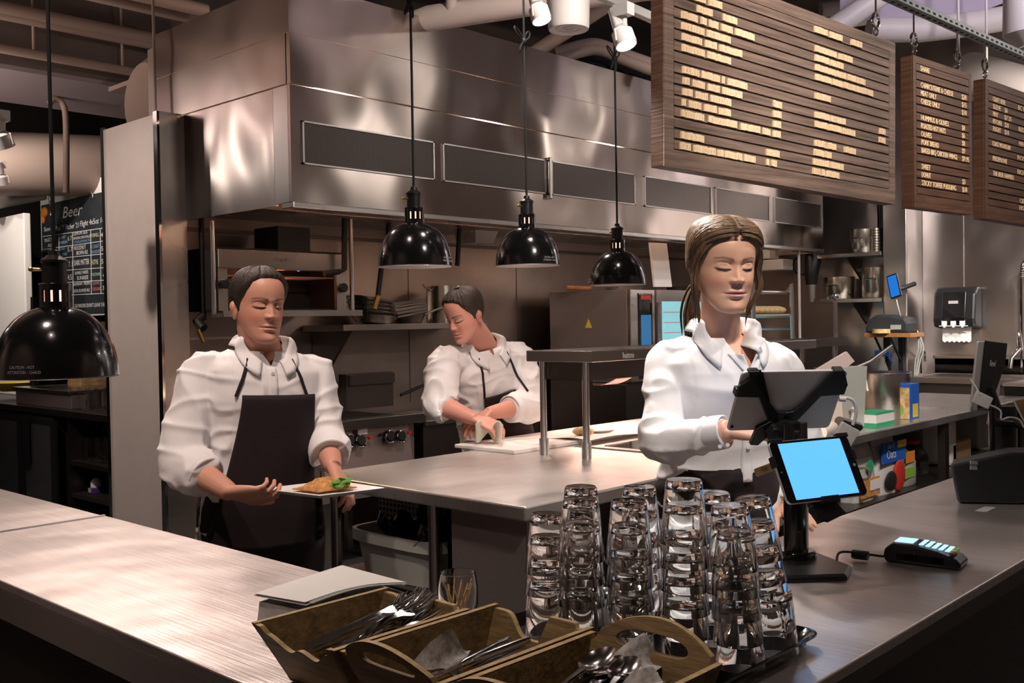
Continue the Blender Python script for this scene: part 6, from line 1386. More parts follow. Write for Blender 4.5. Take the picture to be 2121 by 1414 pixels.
t = MB().tube([P(2008, 155, d=8.0), P(2200, 215, d=7.0)], 46/F*8.0, 40).build('round_duct', 'duct', smooth=1); tag(t, 'large pale round duct behind the menu board chains', 'duct')
t = MB().tube([P(2120, -40, d=6.0), P(2122, 70, d=6.0), P(2130, 92, d=6.0)], [.11, .12, .06], 20).build('ceiling_canister', 'white_pipe', smooth=1); tag(t, 'white canister light cut off at the upper right edge', 'canister')
for px in (1688+355, 1985): a_ = P(px, 40, d=6.6); pipe(a_+Z*.6, a_-Z*.35, .008, 'white_pipe', 'thin hanger rod at upper right, '+('left one' if px == 1985 else 'right one'), 'hanger_rod', 'rod')
lamp('right_ceiling_fill', 'AREA', (5.5, .8, 3.9), 34, (.92, .86, 1), .3, (6.5, 1.4, 4.3), sy=.5)  # area light added to brighten the right ceiling from below
c = P(5, 290, d=5.0); track_spot(c, c+V((.5, .2, -1)), 'dim track spot at the left edge below the soffit', 1.3, on=False)
c = P(3, 372, d=5.6); track_spot(c, c+V((.3, .3, -1)), 'lit small track spot at the far left edge', .9)

lamp('left_ceiling_fill', 'AREA', (1.0, 6.6, 2.6), 60, WARM, .5, (1.2, 7.0, 4.3), sy=2)  # no fixture here: area light added to lift the dark left ceiling
# ------------------------------------------------------------------ people
from mathutils.bvhtree import BVHTree
TAB = [(0, .010, .074, .056), (.005, .024, .083, .036), (.016, .036, .088, .008), (.033, .046, .086, -.022), (.055, .0545, .084, -.052), (.075, .0615, .085, -.074), (.095, .0665, .0855, -.086), (.115, .0695, .085, -.093), (.140, .0720, .089, -.097), (.165, .0725, .088, -.097), (.188, .068, .079, -.091), (.207, .056, .062, -.076), (.220, .038, .040, -.052), (.2275, .018, .018, -.028), (.230, .001, -.003, -.008)]
TABF = [(a, w_*{0: 1.3, .005: 1.3, .016: 1.18, .033: 1.20, .055: 1.18, .075: 1.14, .095: 1.10, .115: 1.07}.get(a, 1.045), f, b) for a, w_, f, b in TAB]
TABM = list(TAB)
def tb_(h):
    h = max(0, min(.23, h))
    for i in range(len(TAB)-1):
        if TAB[i+1][0] >= h: break
    p = TAB[max(i-1, 0)]; q = TAB[i]; r = TAB[i+1]; s = TAB[min(i+2, len(TAB)-1)]; t = (h-q[0])/(r[0]-q[0]); o = []
    for k in (1, 2, 3):
        m0 = (r[k]-p[k])/(r[0]-p[0])*(r[0]-q[0]) if r[0] > p[0] else 0; m1 = (s[k]-q[k])/(s[0]-q[0])*(r[0]-q[0])
        o.append((2*t**3-3*t*t+1)*q[k]+(t**3-2*t*t+t)*m0+(-2*t**3+3*t*t)*r[k]+(t**3-t*t)*m1)
    return o
def g2(a, h, a0, h0, sa, sh): return math.exp(-((a-a0)/sa)**2-((h-h0)/sh)**2)
def headpt(t, h, fem=True, feat=True, off=0, jaw=1):   # t=0 front, +t to the left
    W, Fd, Bd = tb_(h); c = (Fd+Bd)/2; D = (Fd-Bd)/2; W *= 1+(jaw-1)*max(0, min(1, (.13-h)/.07))
    W += off; D += off
    cs, sn = math.cos(t), math.sin(t); e = 1.0
    a = W*math.copysign(abs(sn)**e, sn); b = c+D*math.copysign(abs(cs)**e, cs); up = h
    if off and h > .19: up = h+off*.55*((h-.19)/.04)
    if feat and cs > 0:
        aa = abs(a); fr = min(1, cs*1.6); d = 0
        if h > .070:   # nose: ridge growing towards the tip
            k = 1-min(1, max(0, (h-.086)/.036)); wdt = .0065+.0048*k
            low = 1/(1+math.exp(-(h-.0785)/.0014)); d += (.0025+.0150*k**1.15)*math.exp(-(a/wdt)**2)*low*max(0, min(1, (.150-h)/.030))
        d += .0080*g2(aa, h, .0125, .0830, .0058, .0058); d -= .0035*g2(aa, h, .0068, .0762, .0034, .0018)
        d -= .0085*g2(aa, h, .030, .1200, .0150, .0110); d -= .0035*g2(aa, h, .015, .123, .006, .01)
        r2 = ((aa-.0320)/.0165)**2+((h-.1160)/.0112)**2
        if r2 < 1: d += .0085*math.sqrt(1-r2)*(1 if h > .1108 else max(.0, 1-(.1108-h)/.0065)*.55+.1)
        d += (.0020 if fem else .0045)*g2(aa, h, .028, .132, .02, .006)
        d += (.0065 if fem else .004)*g2(aa, h, .040, .080, .020, .018)
        lw = .0240; q = max(0, 1-(a/lw)**2)
        d += .0050*q*math.exp(-((h-.0560-.0012*q)/.0036)**2); d += .0065*q*math.exp(-((h-.0455)/.0045)**2)
        d -= .0048*g2(a, h, 0, .0510, .024, .0013); d -= .0035*g2(a, h, 0, .0365, .015, .0038); d += .0050*g2(a, h, 0, .018, .017, .011)
        d -= .0018*g2(a, h, 0, .0660, .003, .005); d += .0028*g2(aa, h, .0, .0520, .032, .018); d -= .0022*g2(aa, h, .0275, .0510, .0040, .0040)
        b += d*fr
    return a, b, up
EYE = lambda u: .1110-.0030*(1-u*u)+.0010*u
def facecol(a, h, b, fem, tone):
    c = V(tone); aa = abs(a)
    def mix(col, k):
        nonlocal c
        k = max(0, min(1, k)); c = c*(1-k)+V(col)*k
    if b > 0:
        mix((tone[0]*.98, tone[1]*.62, tone[2]*.60), .50*g2(aa, h, .044, .080, .018, .014)+.22*g2(a, h, 0, .082, .010, .007))
        lw = .0235; q = max(0, 1-(a/lw)**2); up = .0512+.0078*q**.8*(1-.16*math.exp(-(a/.003)**2)); lo = .0512-.0098*q**.7
        if q > 0:
            k = min(1, max(0, (up-h)/.0006))*min(1, max(0, (h-lo)/.0009)); mix((.52, .19, .17) if fem else (.50, .24, .20), .72*k)
        mix((.13, .04, .04), .9*(abs(a) < .0255)*math.exp(-((h-.0512-.10*a*a)/.0009)**2))
        if .010 < aa < .053:
            u = (aa-.010)/.043; hb = .1325+.0085*math.sin(u*2.15)-.004*u; th_ = (.0041 if fem else .0048)*(1-.62*u)
            mix((.13, .07, .04) if fem else (.04, .025, .02), .85*math.exp(-((h-hb)/th_)**2)*min(1, (aa-.010)/.004+.25))
        u = (aa-.0320)/.0170
        if abs(u) < 1.12:
            he = EYE(u); w_ = .0032*(1-.40*abs(u)**2) if abs(u) < 1 else .0009
            mix((.03, .016, .012), .97*math.exp(-((h-he)/w_)**4))
            if abs(u) < .62: mix((.10, .06, .045), .85*(he-.0008 > h > he-.0034))
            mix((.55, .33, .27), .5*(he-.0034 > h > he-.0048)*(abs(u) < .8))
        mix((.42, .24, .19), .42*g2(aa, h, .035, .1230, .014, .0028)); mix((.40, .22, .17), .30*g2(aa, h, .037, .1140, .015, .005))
        mix((.16, .06, .045), .9*g2(aa, h, .0062, .0756, .0031, .0016))
    return c
def limb(mb, pts, rs, seg=18): 
    P_ = cat_(pts, 5); n = len(P_); R_ = []
    for i in range(n):
        f = i/(n-1)*(len(rs)-1); k = min(int(f), len(rs)-2); R_.append(rs[k]*(1-(f-k))+rs[k+1]*(f-k))
    return mb.tube(P_, R_, seg)
def hand(mb, wr, d, n, thumb, s=1, curl=.35, spread=.12, tcurl=.3):
    """wr wrist, d direction, n back-of-hand normal, thumb = +1 when the thumb leaves towards d x n"""
    d = d.normalized(); n = (n-d*n.dot(d)).normalized(); t = d.cross(n)*thumb
    mb.loft([(wr-d*.02, t*.024*s, n*.018*s), (wr, t*.025*s, n*.017*s), (wr+d*.03*s, t*.034*s, n*.017*s), (wr+d*.065*s, t*.040*s, n*.014*s), (wr+d*.088*s, t*.040*s, n*.011*s), (wr+d*.095*s, t*.034*s, n*.006*s)], 20, 2.5)
    for k, (off, L, r) in enumerate(((.0305, .070, .0088), (.0105, .079, .0091), (-.0100, .073, .0086), (-.0295, .057, .0076))):
        p = wr+d*(.085-.004*abs(k-1))*s+t*off*s; q = (d+t*off*spread*40*.1).normalized(); c_ = curl*(1+.12*k); pts = [p-q*.012*s, p]; ang = 0
        for seg_, f in enumerate((.46, .31, .23)):
            ang += c_*(.6 if seg_ == 0 else 1); p = p+(q*math.cos(ang)-n*math.sin(ang))*L*f*s; pts.append(p)
        mb.tube(pts, [r*s*x for x in (1.02, 1.04, 1.0, .92, .74)], 12); mb.ell(pts[-1], r*.74*s, r*.74*s, r*.74*s, None, 10, 8); mb.ell(pts[2], r*1.05*s, r*1.05*s, r*1.05*s, None, 10, 8)
    p = wr+d*.022*s+t*.024*s-n*.004*s; q = (t*.8+d*.75-n*.2).normalized(); p1 = p+q*.040*s; q2 = (t*.35+d-n*tcurl).normalized(); p2 = p1+q2*.034*s; p3 = p2+(q2-n*tcurl*.5).normalized()*.026*s
    mb.tube([p-q*.01, p, p1, p2, p3], [.012*s, .0145*s, .0118*s, .0106*s, .0085*s], 12); mb.ell(p3, .0085*s, .0085*s, .0085*s, None, 10, 8)
    return mb
def wrinkle(p, n, amp, sc_, seed=0):
    q = V((p.x*sc_[0]+seed+.35*math.sin(p.z*9), p.y*sc_[1], p.z*sc_[2])); q += V((noise.noise(q*.6), noise.noise(q*.6+V((9, 9, 9))), 0))*.6
    a_ = noise.noise(q); r = max(0, 1-abs(a_)*3.4)**1.5
    return p+n*amp*(r*1.0-.25+noise.noise(q*.5+V((3, 1, 7)))*.5)
def person(label, J, st):
    global TAB
    fem = st['fem']; tone = st['tone']; TAB = TABF if fem else TABM
    root = thing('person', label, 'person', (J['pelvis'].x, J['pelvis'].y, 0))
    up = (J['neck']-J['pelvis']).normalized(); al = (J['shL']-J['shR']); al = (al-up*al.dot(up)).normalized(); fo = al.cross(up)
    sc_ = st.get('s', 1); pel, nk = J['pelvis'], J['neck']; T = (nk-pel).length
    bend = st.get('bend', 0)
    W_ = st['W']   # (height fraction, half width, half depth, forward shift)
    def secs(e):
        return [(pel+up*(f*T)+fo*(fs+bend*math.sin(f*PI)*-1), al*(w_+e), fo*(d_+e)) for f, w_, d_, fs in W_]
    # --- skin
    body = MB()
    tors = MB().loft(secs(-.014)[1:], 32, 2.3); hu, hf = J['hu'].normalized(), J['hf'].normalized(); hf = (hf-hu*hf.dot(hu)).normalized(); ha = hf.cross(hu)*1
    # person's left = a with f = a x u  -> a = u x f
    ha = hu.cross(hf); O = J['head']-hu*.115*sc_
    nr = st.get('neck_r', .054)
    limb(tors, [nk-up*.06, nk, O+hu*.05-hf*.012, O+hu*.10-hf*.02], [nr*1.35, nr*1.06, nr, nr*.95], 24)
    for S in 'LR': limb(tors, [J['sh'+S], J['el'+S]], [.048, .040])
    t1_ = remesh(tors, .007, 3); body.add(t1_.v, t1_.f)
    for S in 'LR':
        ar = MB(); limb(ar, [J['el'+S]-(J['wr'+S]-J['el'+S])*.08, J['el'+S], J['el'+S].lerp(J['wr'+S], .35), J['wr'+S]], [.042*sc_, .043*sc_, .043*sc_, .026*sc_])
        ss = .9 if fem else 1.0
        hand(ar, J['wr'+S], J['hd'+S], J['hn'+S], st['th'+S], ss, st['curl'+S], tcurl=st.get('tc'+S, .3)); r_ = remesh(ar, .0032, 3); body.add(r_.v, r_.f)
    nb = len(body.v)
    NT, NH = 132, 130; cols = {}
    hs = []
    for j in range(NH): u = j/(NH-1); hs.append(.23*(u*.9+.1*(1-math.cos(u*PI))/2))
    vs = []; fs = []
    for j, h in enumerate(hs):
        for i in range(NT):
            q = i/NT*2*PI; t_ = q-.62*math.sin(q) if False else q-.45*math.sin(q)   # denser at the front
            a_, b_, h_ = headpt(t_, h, fem, jaw=st.get('jaw', 1)); vs.append(O+(ha*a_+hf*b_+hu*h_)*sc_); cols[nb+len(vs)-1] = facecol(a_, h, b_ if math.cos(t_) > 0 else -1, fem, tone)
    for j in range(NH-1):
        for i in range(NT): fs.append((j*NT+i, j*NT+(i+1) % NT, (j+1)*NT+(i+1) % NT, (j+1)*NT+i))
    fs += [tuple(range(NT))[::-1], tuple((NH-1)*NT+i for i in range(NT))]
    body.add(vs, fs)
    R_ = Matrix((ha, hf, hu)).transposed()
    for sx in (-1, 1):
        e0 = O+(ha*sx*.0715-hf*.012+hu*.100)*sc_; ex = MB().ell(e0, .008, .018, .030, R_, 14, 10).ell(e0+ha*sx*.005-hf*.004+hu*.008, .010, .014, .018, R_, 12, 8).ell(e0-hu*.022, .006, .009, .010, R_, 10, 8); body.add(ex.v, ex.f)
    bo = body.build('body', 'skin', root, smooth=2)
    ca = bo.data.color_attributes.new('Col', 'FLOAT_COLOR', 'POINT')
    for i in range(len(bo.data.vertices)):
        c = cols.get(i) or V(tone)*1.0; ca.data[i].color = (*c, 1)
    # --- shirt
    sh = MB(); S_ = secs(st.get('ease', .012)); sh.loft(S_, 40, 2.3)
    for S in 'LR':
        limb(sh, [nk-up*.045+al*(.03 if S == 'L' else -.03), nk.lerp(J['sh'+S], .5)+up*st.get('trap', .005)-up*.035, J['sh'+S]], [.052, .060, st['rs'][0]*.97])
        pts = [J['sh'+S]-al*(.05 if S == 'L' else -.05)-up*.01, J['sh'+S], J['sh'+S].lerp(J['el'+S], .5)+st.get('puff', 0)*V((0, 0, 0)), J['el'+S], J['el'+S].lerp(J['wr'+S], st['slv'+S]*.5), J['el'+S].lerp(J['wr'+S], st['slv'+S])]
        limb(sh, pts, st['rs'])
    r_ = remesh(sh, .0062, 12)
    vv = []
    for i, (p, n) in enumerate(zip(r_.v, r_.n)):
        rel = p-nk; hh = rel.dot(up); side = abs(rel.dot(al)); k = st['wr'] if side > .12 else st['wr']*.55
        p2 = wrinkle(p, n, k, (9, 9, 5), 3); p2 = wrinkle(p2, n, k*.7, (5, 5, 13), 9); vv.append(p2)
    hv, ks = st['vneck']
    keep = []; gone = []
    for f in r_.f:
        c = sum((vv[i] for i in f), V())/len(f); rel = c-nk; h_ = rel.dot(up); a_ = rel.dot(al)-st.get('va', 0)-st.get('vs', 0)*(h_-hv); f_ = rel.dot(fo)
        if (f_ > 0 and h_ > hv and abs(a_) < (h_-hv)*ks) or (h_ > st.get('cut', -.012) and rel.cross(up).length < .10): gone.append(f); continue
        keep.append(f)
    kv = set(i for f in keep for i in f); gv = set(i for f in gone for i in f); ct_ = st.get('cut', -.012)
    for i in kv & gv:
        rel = vv[i]-nk; h_ = rel.dot(up); a_ = rel.dot(al)-st.get('va', 0)
        if h_ > ct_-.008: vv[i] = vv[i]+up*(ct_-h_)
        else: vv[i] = vv[i]+al*(math.copysign(max(0, h_-hv)*ks, a_)-a_)
    sm = MB(); sm.v = vv; sm.f = keep; so = sm.build('shirt', 'shirt', root, smooth=2)
    bvh = BVHTree.FromPolygons([tuple(v) for v in vv], [tuple(f) for f in keep])
    # placket and buttons
    def surf(a_, h_, extra=.003, tree=bvh, dflt=.12):
        o = nk+up*h_+al*a_+fo*.6; r = tree.ray_cast(o, -fo)
        return (r[0] if r[0] is not None and (r[0]-nk).dot(fo) > -.05 else nk+up*h_+al*a_+fo*dflt)+fo*extra
    # collar
    def collar(q, w_):
        ph = st['co']+q*(2*PI-2*st['co']); cs, sn = math.cos(ph), math.sin(ph); front = max(0, cs); rr_ = st['cr']
        lift = .030-.075*front**1.2*st.get('cd', 1); ends = max(0, 1-min(q, 1-q)/.20)
        base = nk+fo*(.004+rr_*1.0*cs)+al*(rr_*sn)+up*(lift-.03)
        top = nk+fo*(rr_*.94*cs)+al*(rr_*.94*sn)+up*(lift+.012)
        cl_ = st.get('cl', 1); bot = nk+fo*((rr_+.024+.022*ends)*cs+.020*ends)+al*((rr_+.028+.026*ends)*sn)+up*(lift-.026*cl_-.024*ends*cl_)
        if w_ < .5: return base.lerp(top, w_*2)
        k = w_*2-1; p = top.lerp(bot, k)+up*(.010*math.sin(k*PI)); rel = p-nk
        if cs > -.2:
            s_ = surf(rel.dot(al), min(rel.dot(up), ct_-.006), .006+.004*k); kk = min(1, k/.35); kk = kk*kk*(3-2*kk)*min(1, (cs+.2)/.25)
            df = (s_-nk).dot(fo)-rel.dot(fo)
            if df > 0: p = p+fo*(min(df, .09)*kk)
        return p
    MB().grid(collar, 60, 13).build('collar', 'shirt', so, smooth=2, solid=.003)
    if fem:
        for sx in (-1, 1):
            def edge(u, v):
                h_ = hv-.004+(-.038-hv)*v; ae = sx*(h_-hv)*ks*.96+st.get('va', 0); a_ = ae+sx*(u-.25)*(.020+.012*v)
                return surf(a_, h_, .0035+.003*math.sin(u*PI))
            MB().grid(edge, 6, 24).build('neckline_facing', 'shirt', so, smooth=2, solid=.002)
    if st.get('placket'):
        pv_ = st.get('va', 0)
        MB().grid(lambda u, v: surf(pv_+(u-.5)*.030, hv-.0-v*(T*.80+hv), .0032), 4, 40).build('placket', 'shirt', so, smooth=2, solid=.002)
        for k in range(4):
            p = surf(pv_, hv-.02-.085*k, .006); MB().lathe([(0, 0), (.0055, 0), (.0055, .002), (0, .002)], p, 14, fo).build('button', 'white_plastic', so)
    # cuffs
    for S in 'LR':
        e_ = J['el'+S].lerp(J['wr'+S], st['slv'+S]); d_ = (J['wr'+S]-J['el'+S]).normalized(); rc = st['rs'][-1]+.003; L_ = st['cuff']
        cf = MB().lathe([(rc*.93, -L_), (rc*1.03, -L_*.95), (rc*1.06, -L_*.5), (rc*1.02, 0), (rc*.96, .002), (rc*.93, -.004)], e_, 28, d_)
        cf.build('cuff', 'shirt', so, smooth=1)
    # --- trousers and shoes
    tr = MB(); W0 = W_[0]
    tr.loft([(pel-up*.12, al*(W0[1]+.006), fo*(W0[2]+.006)), (pel-up*.02, al*(W0[1]+.012), fo*(W0[2]+.010)), (pel+up*.06, al*(W_[1][1]+.018), fo*(W_[1][2]+.018)), (pel+up*st.get('waist', .12), al*(W_[2][1]+.014), fo*(W_[2][2]+.016))], 32, 2.3)
    for sx in (-1, 1):
        hp = pel+al*sx*.085-Z*.06; kn = V((hp.x, hp.y, .48))+fo*.02; an = V((hp.x, hp.y, .09)); limb(tr, [hp, kn, an], [.105, .078, .06])
        shm = MB().ell(V((an.x, an.y, .045))+fo*.05, .05, .05, .045).ell(V((an.x, an.y, .035))+fo*.12, .048, .06, .035); shm.v = [V((v.x, v.y, max(v.z, .002))) for v in shm.v]
        shm.build('shoe', 'black_rubber', root, smooth=1)
    r_ = remesh(tr, .010, 3); r_.v = [wrinkle(p, n, .004, (9, 9, 9), 2) for p, n in zip(r_.v, r_.n)]
    to = r_.build('trousers', 'trousers', root, smooth=2)
    tvh = BVHTree.FromPolygons([tuple(v) for v in vv+r_.v], [tuple(f) for f in keep]+[tuple(i+len(vv) for i in f) for f in r_.f])
    if 'bib' in st:
        top_, wt, wb, bot_ = st['bib']
        ts = MB().loft(secs(.022), 40, 2.3); b3_ = BVHTree.FromPolygons([tuple(v) for v in ts.v], [tuple(f) for f in ts.f])
        def ap(u, v):
            h_ = top_+(bot_-top_)*v; k = min(1, v/.55); w_ = wt+(wb-wt)*k**1.5 if v < .6 else wb
            a_ = (u-.5)*2*w_+st.get('bs', 0); p = surf(a_, h_, .010, b3_, -.0)
            if v > .6 or (p-nk).dot(fo) < .02:
                dfl = .135*math.sqrt(max(.02, 1-(a_/.24)**2)); p = nk+up*h_+al*a_+fo*dfl
            return p+fo*.004*noise.noise(V((a_*14, h_*6, 3)))
        a0_ = MB().grid(ap, 30, 50).build('apron', 'apron', root, smooth=2, solid=.003)
        sp = []
        for sx in (-1, 1):
            seg_ = [surf(sx*(wt*.95+(.072-wt*.95)*k/6), (top_-.006)+(-.03-top_+.006)*k/6, .006) for k in range(7)]; sp.append(seg_)
        MB().tube(sp[0]+[nk-al*.07-fo*.02+up*.03, nk-fo*.085+up*.04, nk+al*.07-fo*.02+up*.03]+sp[1][::-1], .005, 8).build('neck_strap', 'apron', a0_, smooth=1)
    return root, dict(O=O, ha=ha, hf=hf, hu=hu, up=up, al=al, fo=fo, nk=nk, pel=pel, surf=surf, so=so, to=to, s=sc_)
MALE = False
def hairline(t):   # lowest height of hair at angle t (0 front)
    t = abs(t); pts = [(0, .197), (.30, .193), (.62, .182), (.9, .158), (1.15, .125), (1.42, .088), (1.75, .062), (2.2, .05), (PI, .045)]
    if MALE: pts = [(0, .200), (.45, .198), (.75, .188), (.95, .165), (1.15, .140), (1.32, .120), (1.42, .092), (1.5, .090), (1.75, .105), (2.2, .065), (PI, .05)]
    for i in range(len(pts)-1):
        if pts[i+1][0] >= t: break
    k = (t-pts[i][0])/(pts[i+1][0]-pts[i][0]); k = k*k*(3-2*k)*.5+k*.5; return pts[i][1]+(pts[i+1][1]-pts[i][1])*k
def haircap(D, th, mt, nm='hair', root=None, amp=.003, fr=60, drop=0):
    O, ha, hf, hu, s = D['O'], D['ha'], D['hf'], D['hu'], D['s']
    def f(u, v):
        t = (u-.5)*2*PI; h0 = hairline(t)-drop*(abs(t) > 1.2); h = h0+(.2305-h0)*v; e = min(1, v*3.2)**.7*th+.0006
        e += amp*noise.noise(V((t*fr*.1*3, h*8, 1)))*min(1, v*4); a, b, hh = headpt(t, min(h, .23), True, False, e)
        return O+(ha*a+hf*b+hu*hh)*s
    return MB().grid(f, 120, 50, True).build(nm, mt, root, smooth=2)
# ---- cashier
FC = lambda *a: P(a[0], a[1], d=a[2])
J = dict(pelvis=FC(1488, 1050, 2.70), neck=FC(1492, 692, 2.66), head=FC(1499, 548, 2.60), hu=(cu*1+fw*-.16+cr*.03), hf=(-fw+cr*.20-cu*.10),
         shR=FC(1380, 752, 2.64), elR=FC(1372, 915, 2.52), wrR=FC(1512, 892, 2.40), shL=FC(1614, 756, 2.72), elL=FC(1664, 930, 2.74), wrL=V((2.415, 1.275, .972)))
J['hdR'] = cr+cu*.02-fw*.10; J['hnR'] = cu*.8-fw*.5; J['hdL'] = V((2.325, 1.165, .948))-J['wrL']; J['hnL'] = Z*1
woman, D = person('young woman at the till in an open-collared white shirt, looking down at the tablet', J, dict(fem=True, tone=(.72, .41, .285), cl=.75, s=1.025, W=[(-.10, .168, .112, .0), (.10, .158, .108, .0), (.30, .132, .098, .0), (.50, .142, .102, .004), (.72, .160, .118, .016), (.86, .165, .100, .006), (.95, .120, .075, -.004), (1.0, .062, .055, -.004)],
    ease=.014, thL=1, thR=-1, curlL=.10, curlR=.35, rs=[.052, .056, .053, .056, .047, .037], slvL=.95, slvR=.93, wr=.007, vneck=(-.090, .55), va=.022, vs=.0, co=.50, cr=.066, placket=True, cuff=.055, waist=.13, cut=-.004, neck_r=.050, cd=1.05))
hr = haircap(D, .015, 'hair_w', root=woman, amp=.002)
O, ha, hf, hu = D['O'], D['ha'], D['hf'], D['hu']
def hp(t, h, e): a, b, hh = headpt(t, h, True, False, e); return O+ha*a+hf*b+hu*hh
random.seed(21); mb = MB()
def skull(p, e):   # push a head-local point out to the hair surface
    c0 = V((0, -.005, .118)); d = p-c0; lo, hi = .2, 3.0
    for _ in range(16):
        k = (lo+hi)/2; q = c0+d*k; hq = q.z/(1+e*.55/.23)
        if hq >= .2299: hi = k; continue
        W, Fd, Bd = tb_(hq); cc = (Fd+Bd)/2; Dd = (Fd-Bd)/2
        if (q.x/(W+e))**2+((q.y-cc)/(Dd+e))**2 < 1: lo = k
        else: hi = k
    q = c0+d*lo; return O+(ha*q.x+hf*q.y+hu*q.z)*D['s']
for i in range(1000):
    sg = -1 if i % 2 else 1; w_ = random.random()**.8; j = random.uniform(-.008, .008)
    S_ = V((sg*.0025, .093-.130*w_, .190+.052*w_)); M_ = V((sg*.085, .052-.105*w_+j, .168+.03*w_+j)); N_ = V((sg*.085, .0-.085*w_, .125+j)); E_ = V((sg*.015, -.11, .085+j*2))
    S_ = S_.lerp(M_, random.random()**2*.6); e0 = .0150+random.random()*.0022
    if w_ < .08: e0 -= .004
    pts = [skull(p, e0) for p in cat_([S_, M_, N_, E_], 4)]
    mb.tube(pts, [.0007, .0013]+[.0017]*(len(pts)-4)+[.0012, .0006], 4)
mb.build('hair_strands', 'hair_w', hr, smooth=2)
mb = MB()   # low ponytail and loose front locks
tail = hp(PI, .06, .01); side = O-ha*.055-hf*.04
for i in range(70):
    q = random.random()*2*PI; r = random.random()*.022; o = V((math.cos(q)*r, math.sin(q)*r, 0))
    mb.tube(cat_([hp(PI*.93, .10, .01)+o*.4, O-ha*.030-hf*.105+hu*.05+o, O-ha*.058-hf*.080-hu*.01+o*1.1, O-ha*.066-hf*.06-hu*.07+o*.7+V((0, 0, random.uniform(-.02, .02)))], 4), [.0016]*10+[.0012, .001, .0006], 4)
for sx, off in ((-1, 0), (1, 0)):
    for i in range(46):
        w_ = random.random(); t0 = sx*(.55+.55*w_); z = random.random()*.012
        p0 = hp(t0, .196, .013); p1 = hp(sx*(1.02+.25*w_), .150, .008+z); p2 = hp(sx*(1.20+.24*w_), .105, .009+z*1.1); p3 = hp(sx*(1.26+.26*w_), .06, .014+z)+ha*sx*(.006 if sx > 0 else .004)
        p4 = O+ha*sx*(.066+.012*w_)+hf*(.02-.03*w_)+hu*(.015-random.random()*.03)
        pts = [p0, p1, p2, p3, p4]+([p4-hu*.03-ha*sx*.004] if random.random() < .4 else [])
        pp = cat_(pts, 4); mb.tube(pp, [.0014]*(len(pp)-3)+[.001, .0007, .0004], 4)
mb.build('loose_locks', 'hair_w', hr, smooth=2)
# waistband and apron tie
mb = MB().loft([(D['pel']+D['up']*z, D['al']*w_, D['fo']*d_) for z, w_, d_ in ((.085, .160, .118), (.125, .153, .114))], 40, 2.3); mb.build('waist_band', 'apron', D['to'], smooth=1)
for px, py in ((1491, 924), (1507, 921)):
    MB().lathe([(0, 0), (.005, 0), (.005, .002), (0, .002)], P(px, py, d=2.385), 12, -fw).build('cuff_button', 'white_plastic', D['so'])
# eyelashes
mb = MB()
for sx in (-1, 1):
    for i in range(16):
        u = -.95+1.9*i/15; aa = .0320+.0165*u; t = math.asin(min(1, sx*aa/.0695)); he = EYE(u)
        a, b, _ = headpt(sx*math.asin(min(1, aa/tb_(he)[0])), he, True); p = O+ha*a+hf*b+hu*he
        mb.tube([p, p+hf*.002-hu*.0014+ha*sx*u*.001, p+hf*.0035-hu*.0018+ha*sx*u*.002], [.0005, .0004, .0002], 4)
mb.build('eyelashes', 'black_rubber', woman)
# ---- left worker carrying a plate
MALE = True
J = dict(pelvis=FC(528, 1085, 3.26), neck=FC(540, 722, 3.24), head=FC(536, 632, 3.18), hu=(cu-fw*.05+cr*.05), hf=(-fw*.75+cr*.62-cu*.12),
         shR=FC(415, 775, 3.16), elR=FC(375, 955, 3.08), wrR=FC(478, 1020, 2.95), shL=FC(648, 775, 3.36), elL=FC(672, 905, 3.30), wrL=FC(690, 968, 3.16))
J['hdR'] = cr*1-cu*.08-fw*.1; J['hnR'] = -cu*.6-fw*.6; J['hdL'] = cr*.45-cu*.55-fw*.5; J['hnL'] = cu*.7+cr*.6
MW = [(-.10, .172, .125, .0), (.10, .168, .125, .0), (.30, .158, .118, .0), (.52, .162, .118, .0), (.74, .182, .125, .0), (.88, .180, .105, .0), (.96, .125, .08, -.004), (1.0, .070, .065, -.004)]
m1_, D1 = person('left worker in white shirt and dark bib apron carrying a plate of food', J, dict(fem=False, tone=(.64, .32, .23), cl=.8, s=1.03, W=MW, ease=.014, thL=-1, thR=1, curlL=.45, curlR=.55, rs=[.062, .068, .066, .072, .068, .058], slvL=.62, slvR=.52, wr=.010, vneck=(-.05, .5), co=.35, cr=.072, placket=True, cuff=.06, waist=.12, cut=-.004, neck_r=.060, bib=(-.135, .12, .20, -.95), bs=.02, jaw=1.08))
haircap(D1, .010, 'hair_d', root=m1_, amp=.006, fr=90)
# plate
c, a_, u_, n_, W, Hh = frame(P(655, 1050, d=2.86), P(800, 1020, d=2.98), P(560, 1014, d=2.98), P(705, 985, d=3.10))
pl = FC(668, 1012, 3.0)
t = thing('serving_plate', 'white rectangular plate of food held by the left worker', 'plate', pl)
q = [P(540, 1012, d=3.0), P(662, 1046, d=2.86), P(798, 1024, d=2.98), P(690, 996, d=3.14)]
zz = sum(p.z for p in q)/4; q = [V((p.x, p.y, zz)) for p in q]
cc_ = sum(q, V())/4
MB().add([cc_+(p-cc_)*.8 for p in q]+[p+Z*.012 for p in q]+[cc_+(p-cc_)*.97+Z*.014 for p in q]+[cc_+(p-cc_)*.78+Z*.004 for p in q], [(0, 1, 2, 3), (15, 14, 13, 12)]+[(k*4+i, k*4+(i+1) % 4, k*4+4+(i+1) % 4, k*4+4+i) for k in range(3) for i in range(4)]).build('plate_body', 'white_plastic', t, bevel=.001)
mb = MB(); random.seed(4)
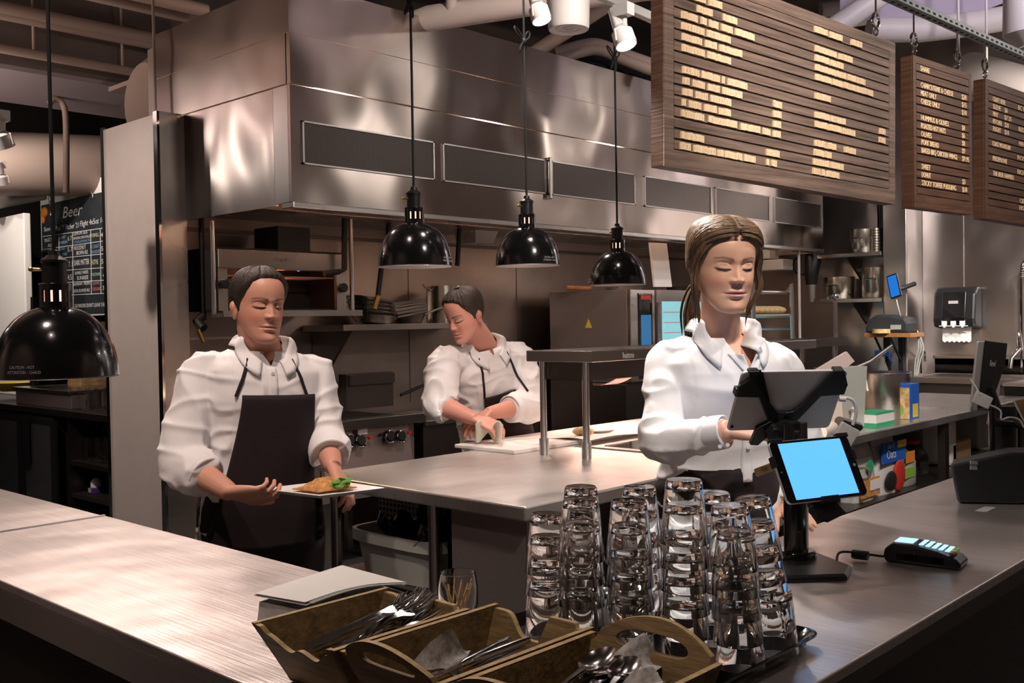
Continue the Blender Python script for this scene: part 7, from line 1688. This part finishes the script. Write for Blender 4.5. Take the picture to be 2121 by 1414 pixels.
fd = MB().grid(lambda u, v: cc_+(q[3]-q[0])*((u-.5)*.52)+(q[1]-q[0])*((v-.5)*.45)+V((0, 0, .012+.035*math.sin(PI*u)*math.sin(PI*v)*(.8+.4*noise.noise(V((u*8, v*8, 0)))))), 24, 24).build('fried_food', 'food', smooth=1, solid=.004); tag(fd, 'heap of golden fried food on the carried plate', 'food')
mb = MB()
for i in range(26): p = cc_+(q[2]-q[0]).normalized()*.055+V((random.uniform(-.035, .035), random.uniform(-.03, .03), .022+random.random()*.012)); mb.ell(p, .014, .010, .004, Matrix.Rotation(random.random()*3, 3, 'Z') @ Matrix.Rotation(random.uniform(-.8, .8), 3, 'X'), 8, 5)
tag(mb.build('salad_leaves', 'herb', smooth=1), 'green salad leaves on the right part of the carried plate', 'salad')
# ---- rear worker bending over the board
J = dict(pelvis=FC(1040, 985, 4.92), neck=FC(1000, 716, 4.74), head=FC(962, 650, 4.62), hu=(cu*.85-cr*.28-fw*.30), hf=(-cr*.55-fw*.55-cu*.55),
         shR=FC(920, 752, 4.62), elR=FC(912, 838, 4.50), wrR=FC(985, 868, 4.40), shL=FC(1078, 742, 4.82), elL=FC(1098, 838, 4.72), wrL=FC(1010, 856, 4.48))
J['hdR'] = cr*.8-cu*.3-fw*.2; J['hnR'] = cu*.8-fw*.4; J['hdL'] = -cr*.7-cu*.5-fw*.3; J['hnL'] = cu*.8-fw*.4
m2p, D2 = person('rear worker in white shirt and dark apron bending over the cutting board', J, dict(fem=False, tone=(.64, .30, .23), cl=.8, s=1.03, W=MW, ease=.016, thL=1, thR=-1, curlL=.5, curlR=.5, rs=[.070, .080, .078, .080, .072, .060], slvL=.5, slvR=.22, wr=.010, vneck=(-.03, .5), co=.35, cr=.074, cuff=.05, waist=.12, cut=-.004, neck_r=.062, bib=(-.20, .10, .19, -.80), jaw=1.08))
haircap(D2, .010, 'hair_d', root=m2p, amp=.006, fr=90)
cl = MB().grid(lambda u, v: FC(985+55*u, 880+26*v, 4.36+.05*v)+cu*(.02*math.sin(u*9+v*4))-fw*(.03*math.cos(u*7)), 24, 14).build('wiping_cloth', 'cloth', smooth=2, solid=.004); tag(cl, 'pale cloth held in the hands of the rear worker', 'cloth')
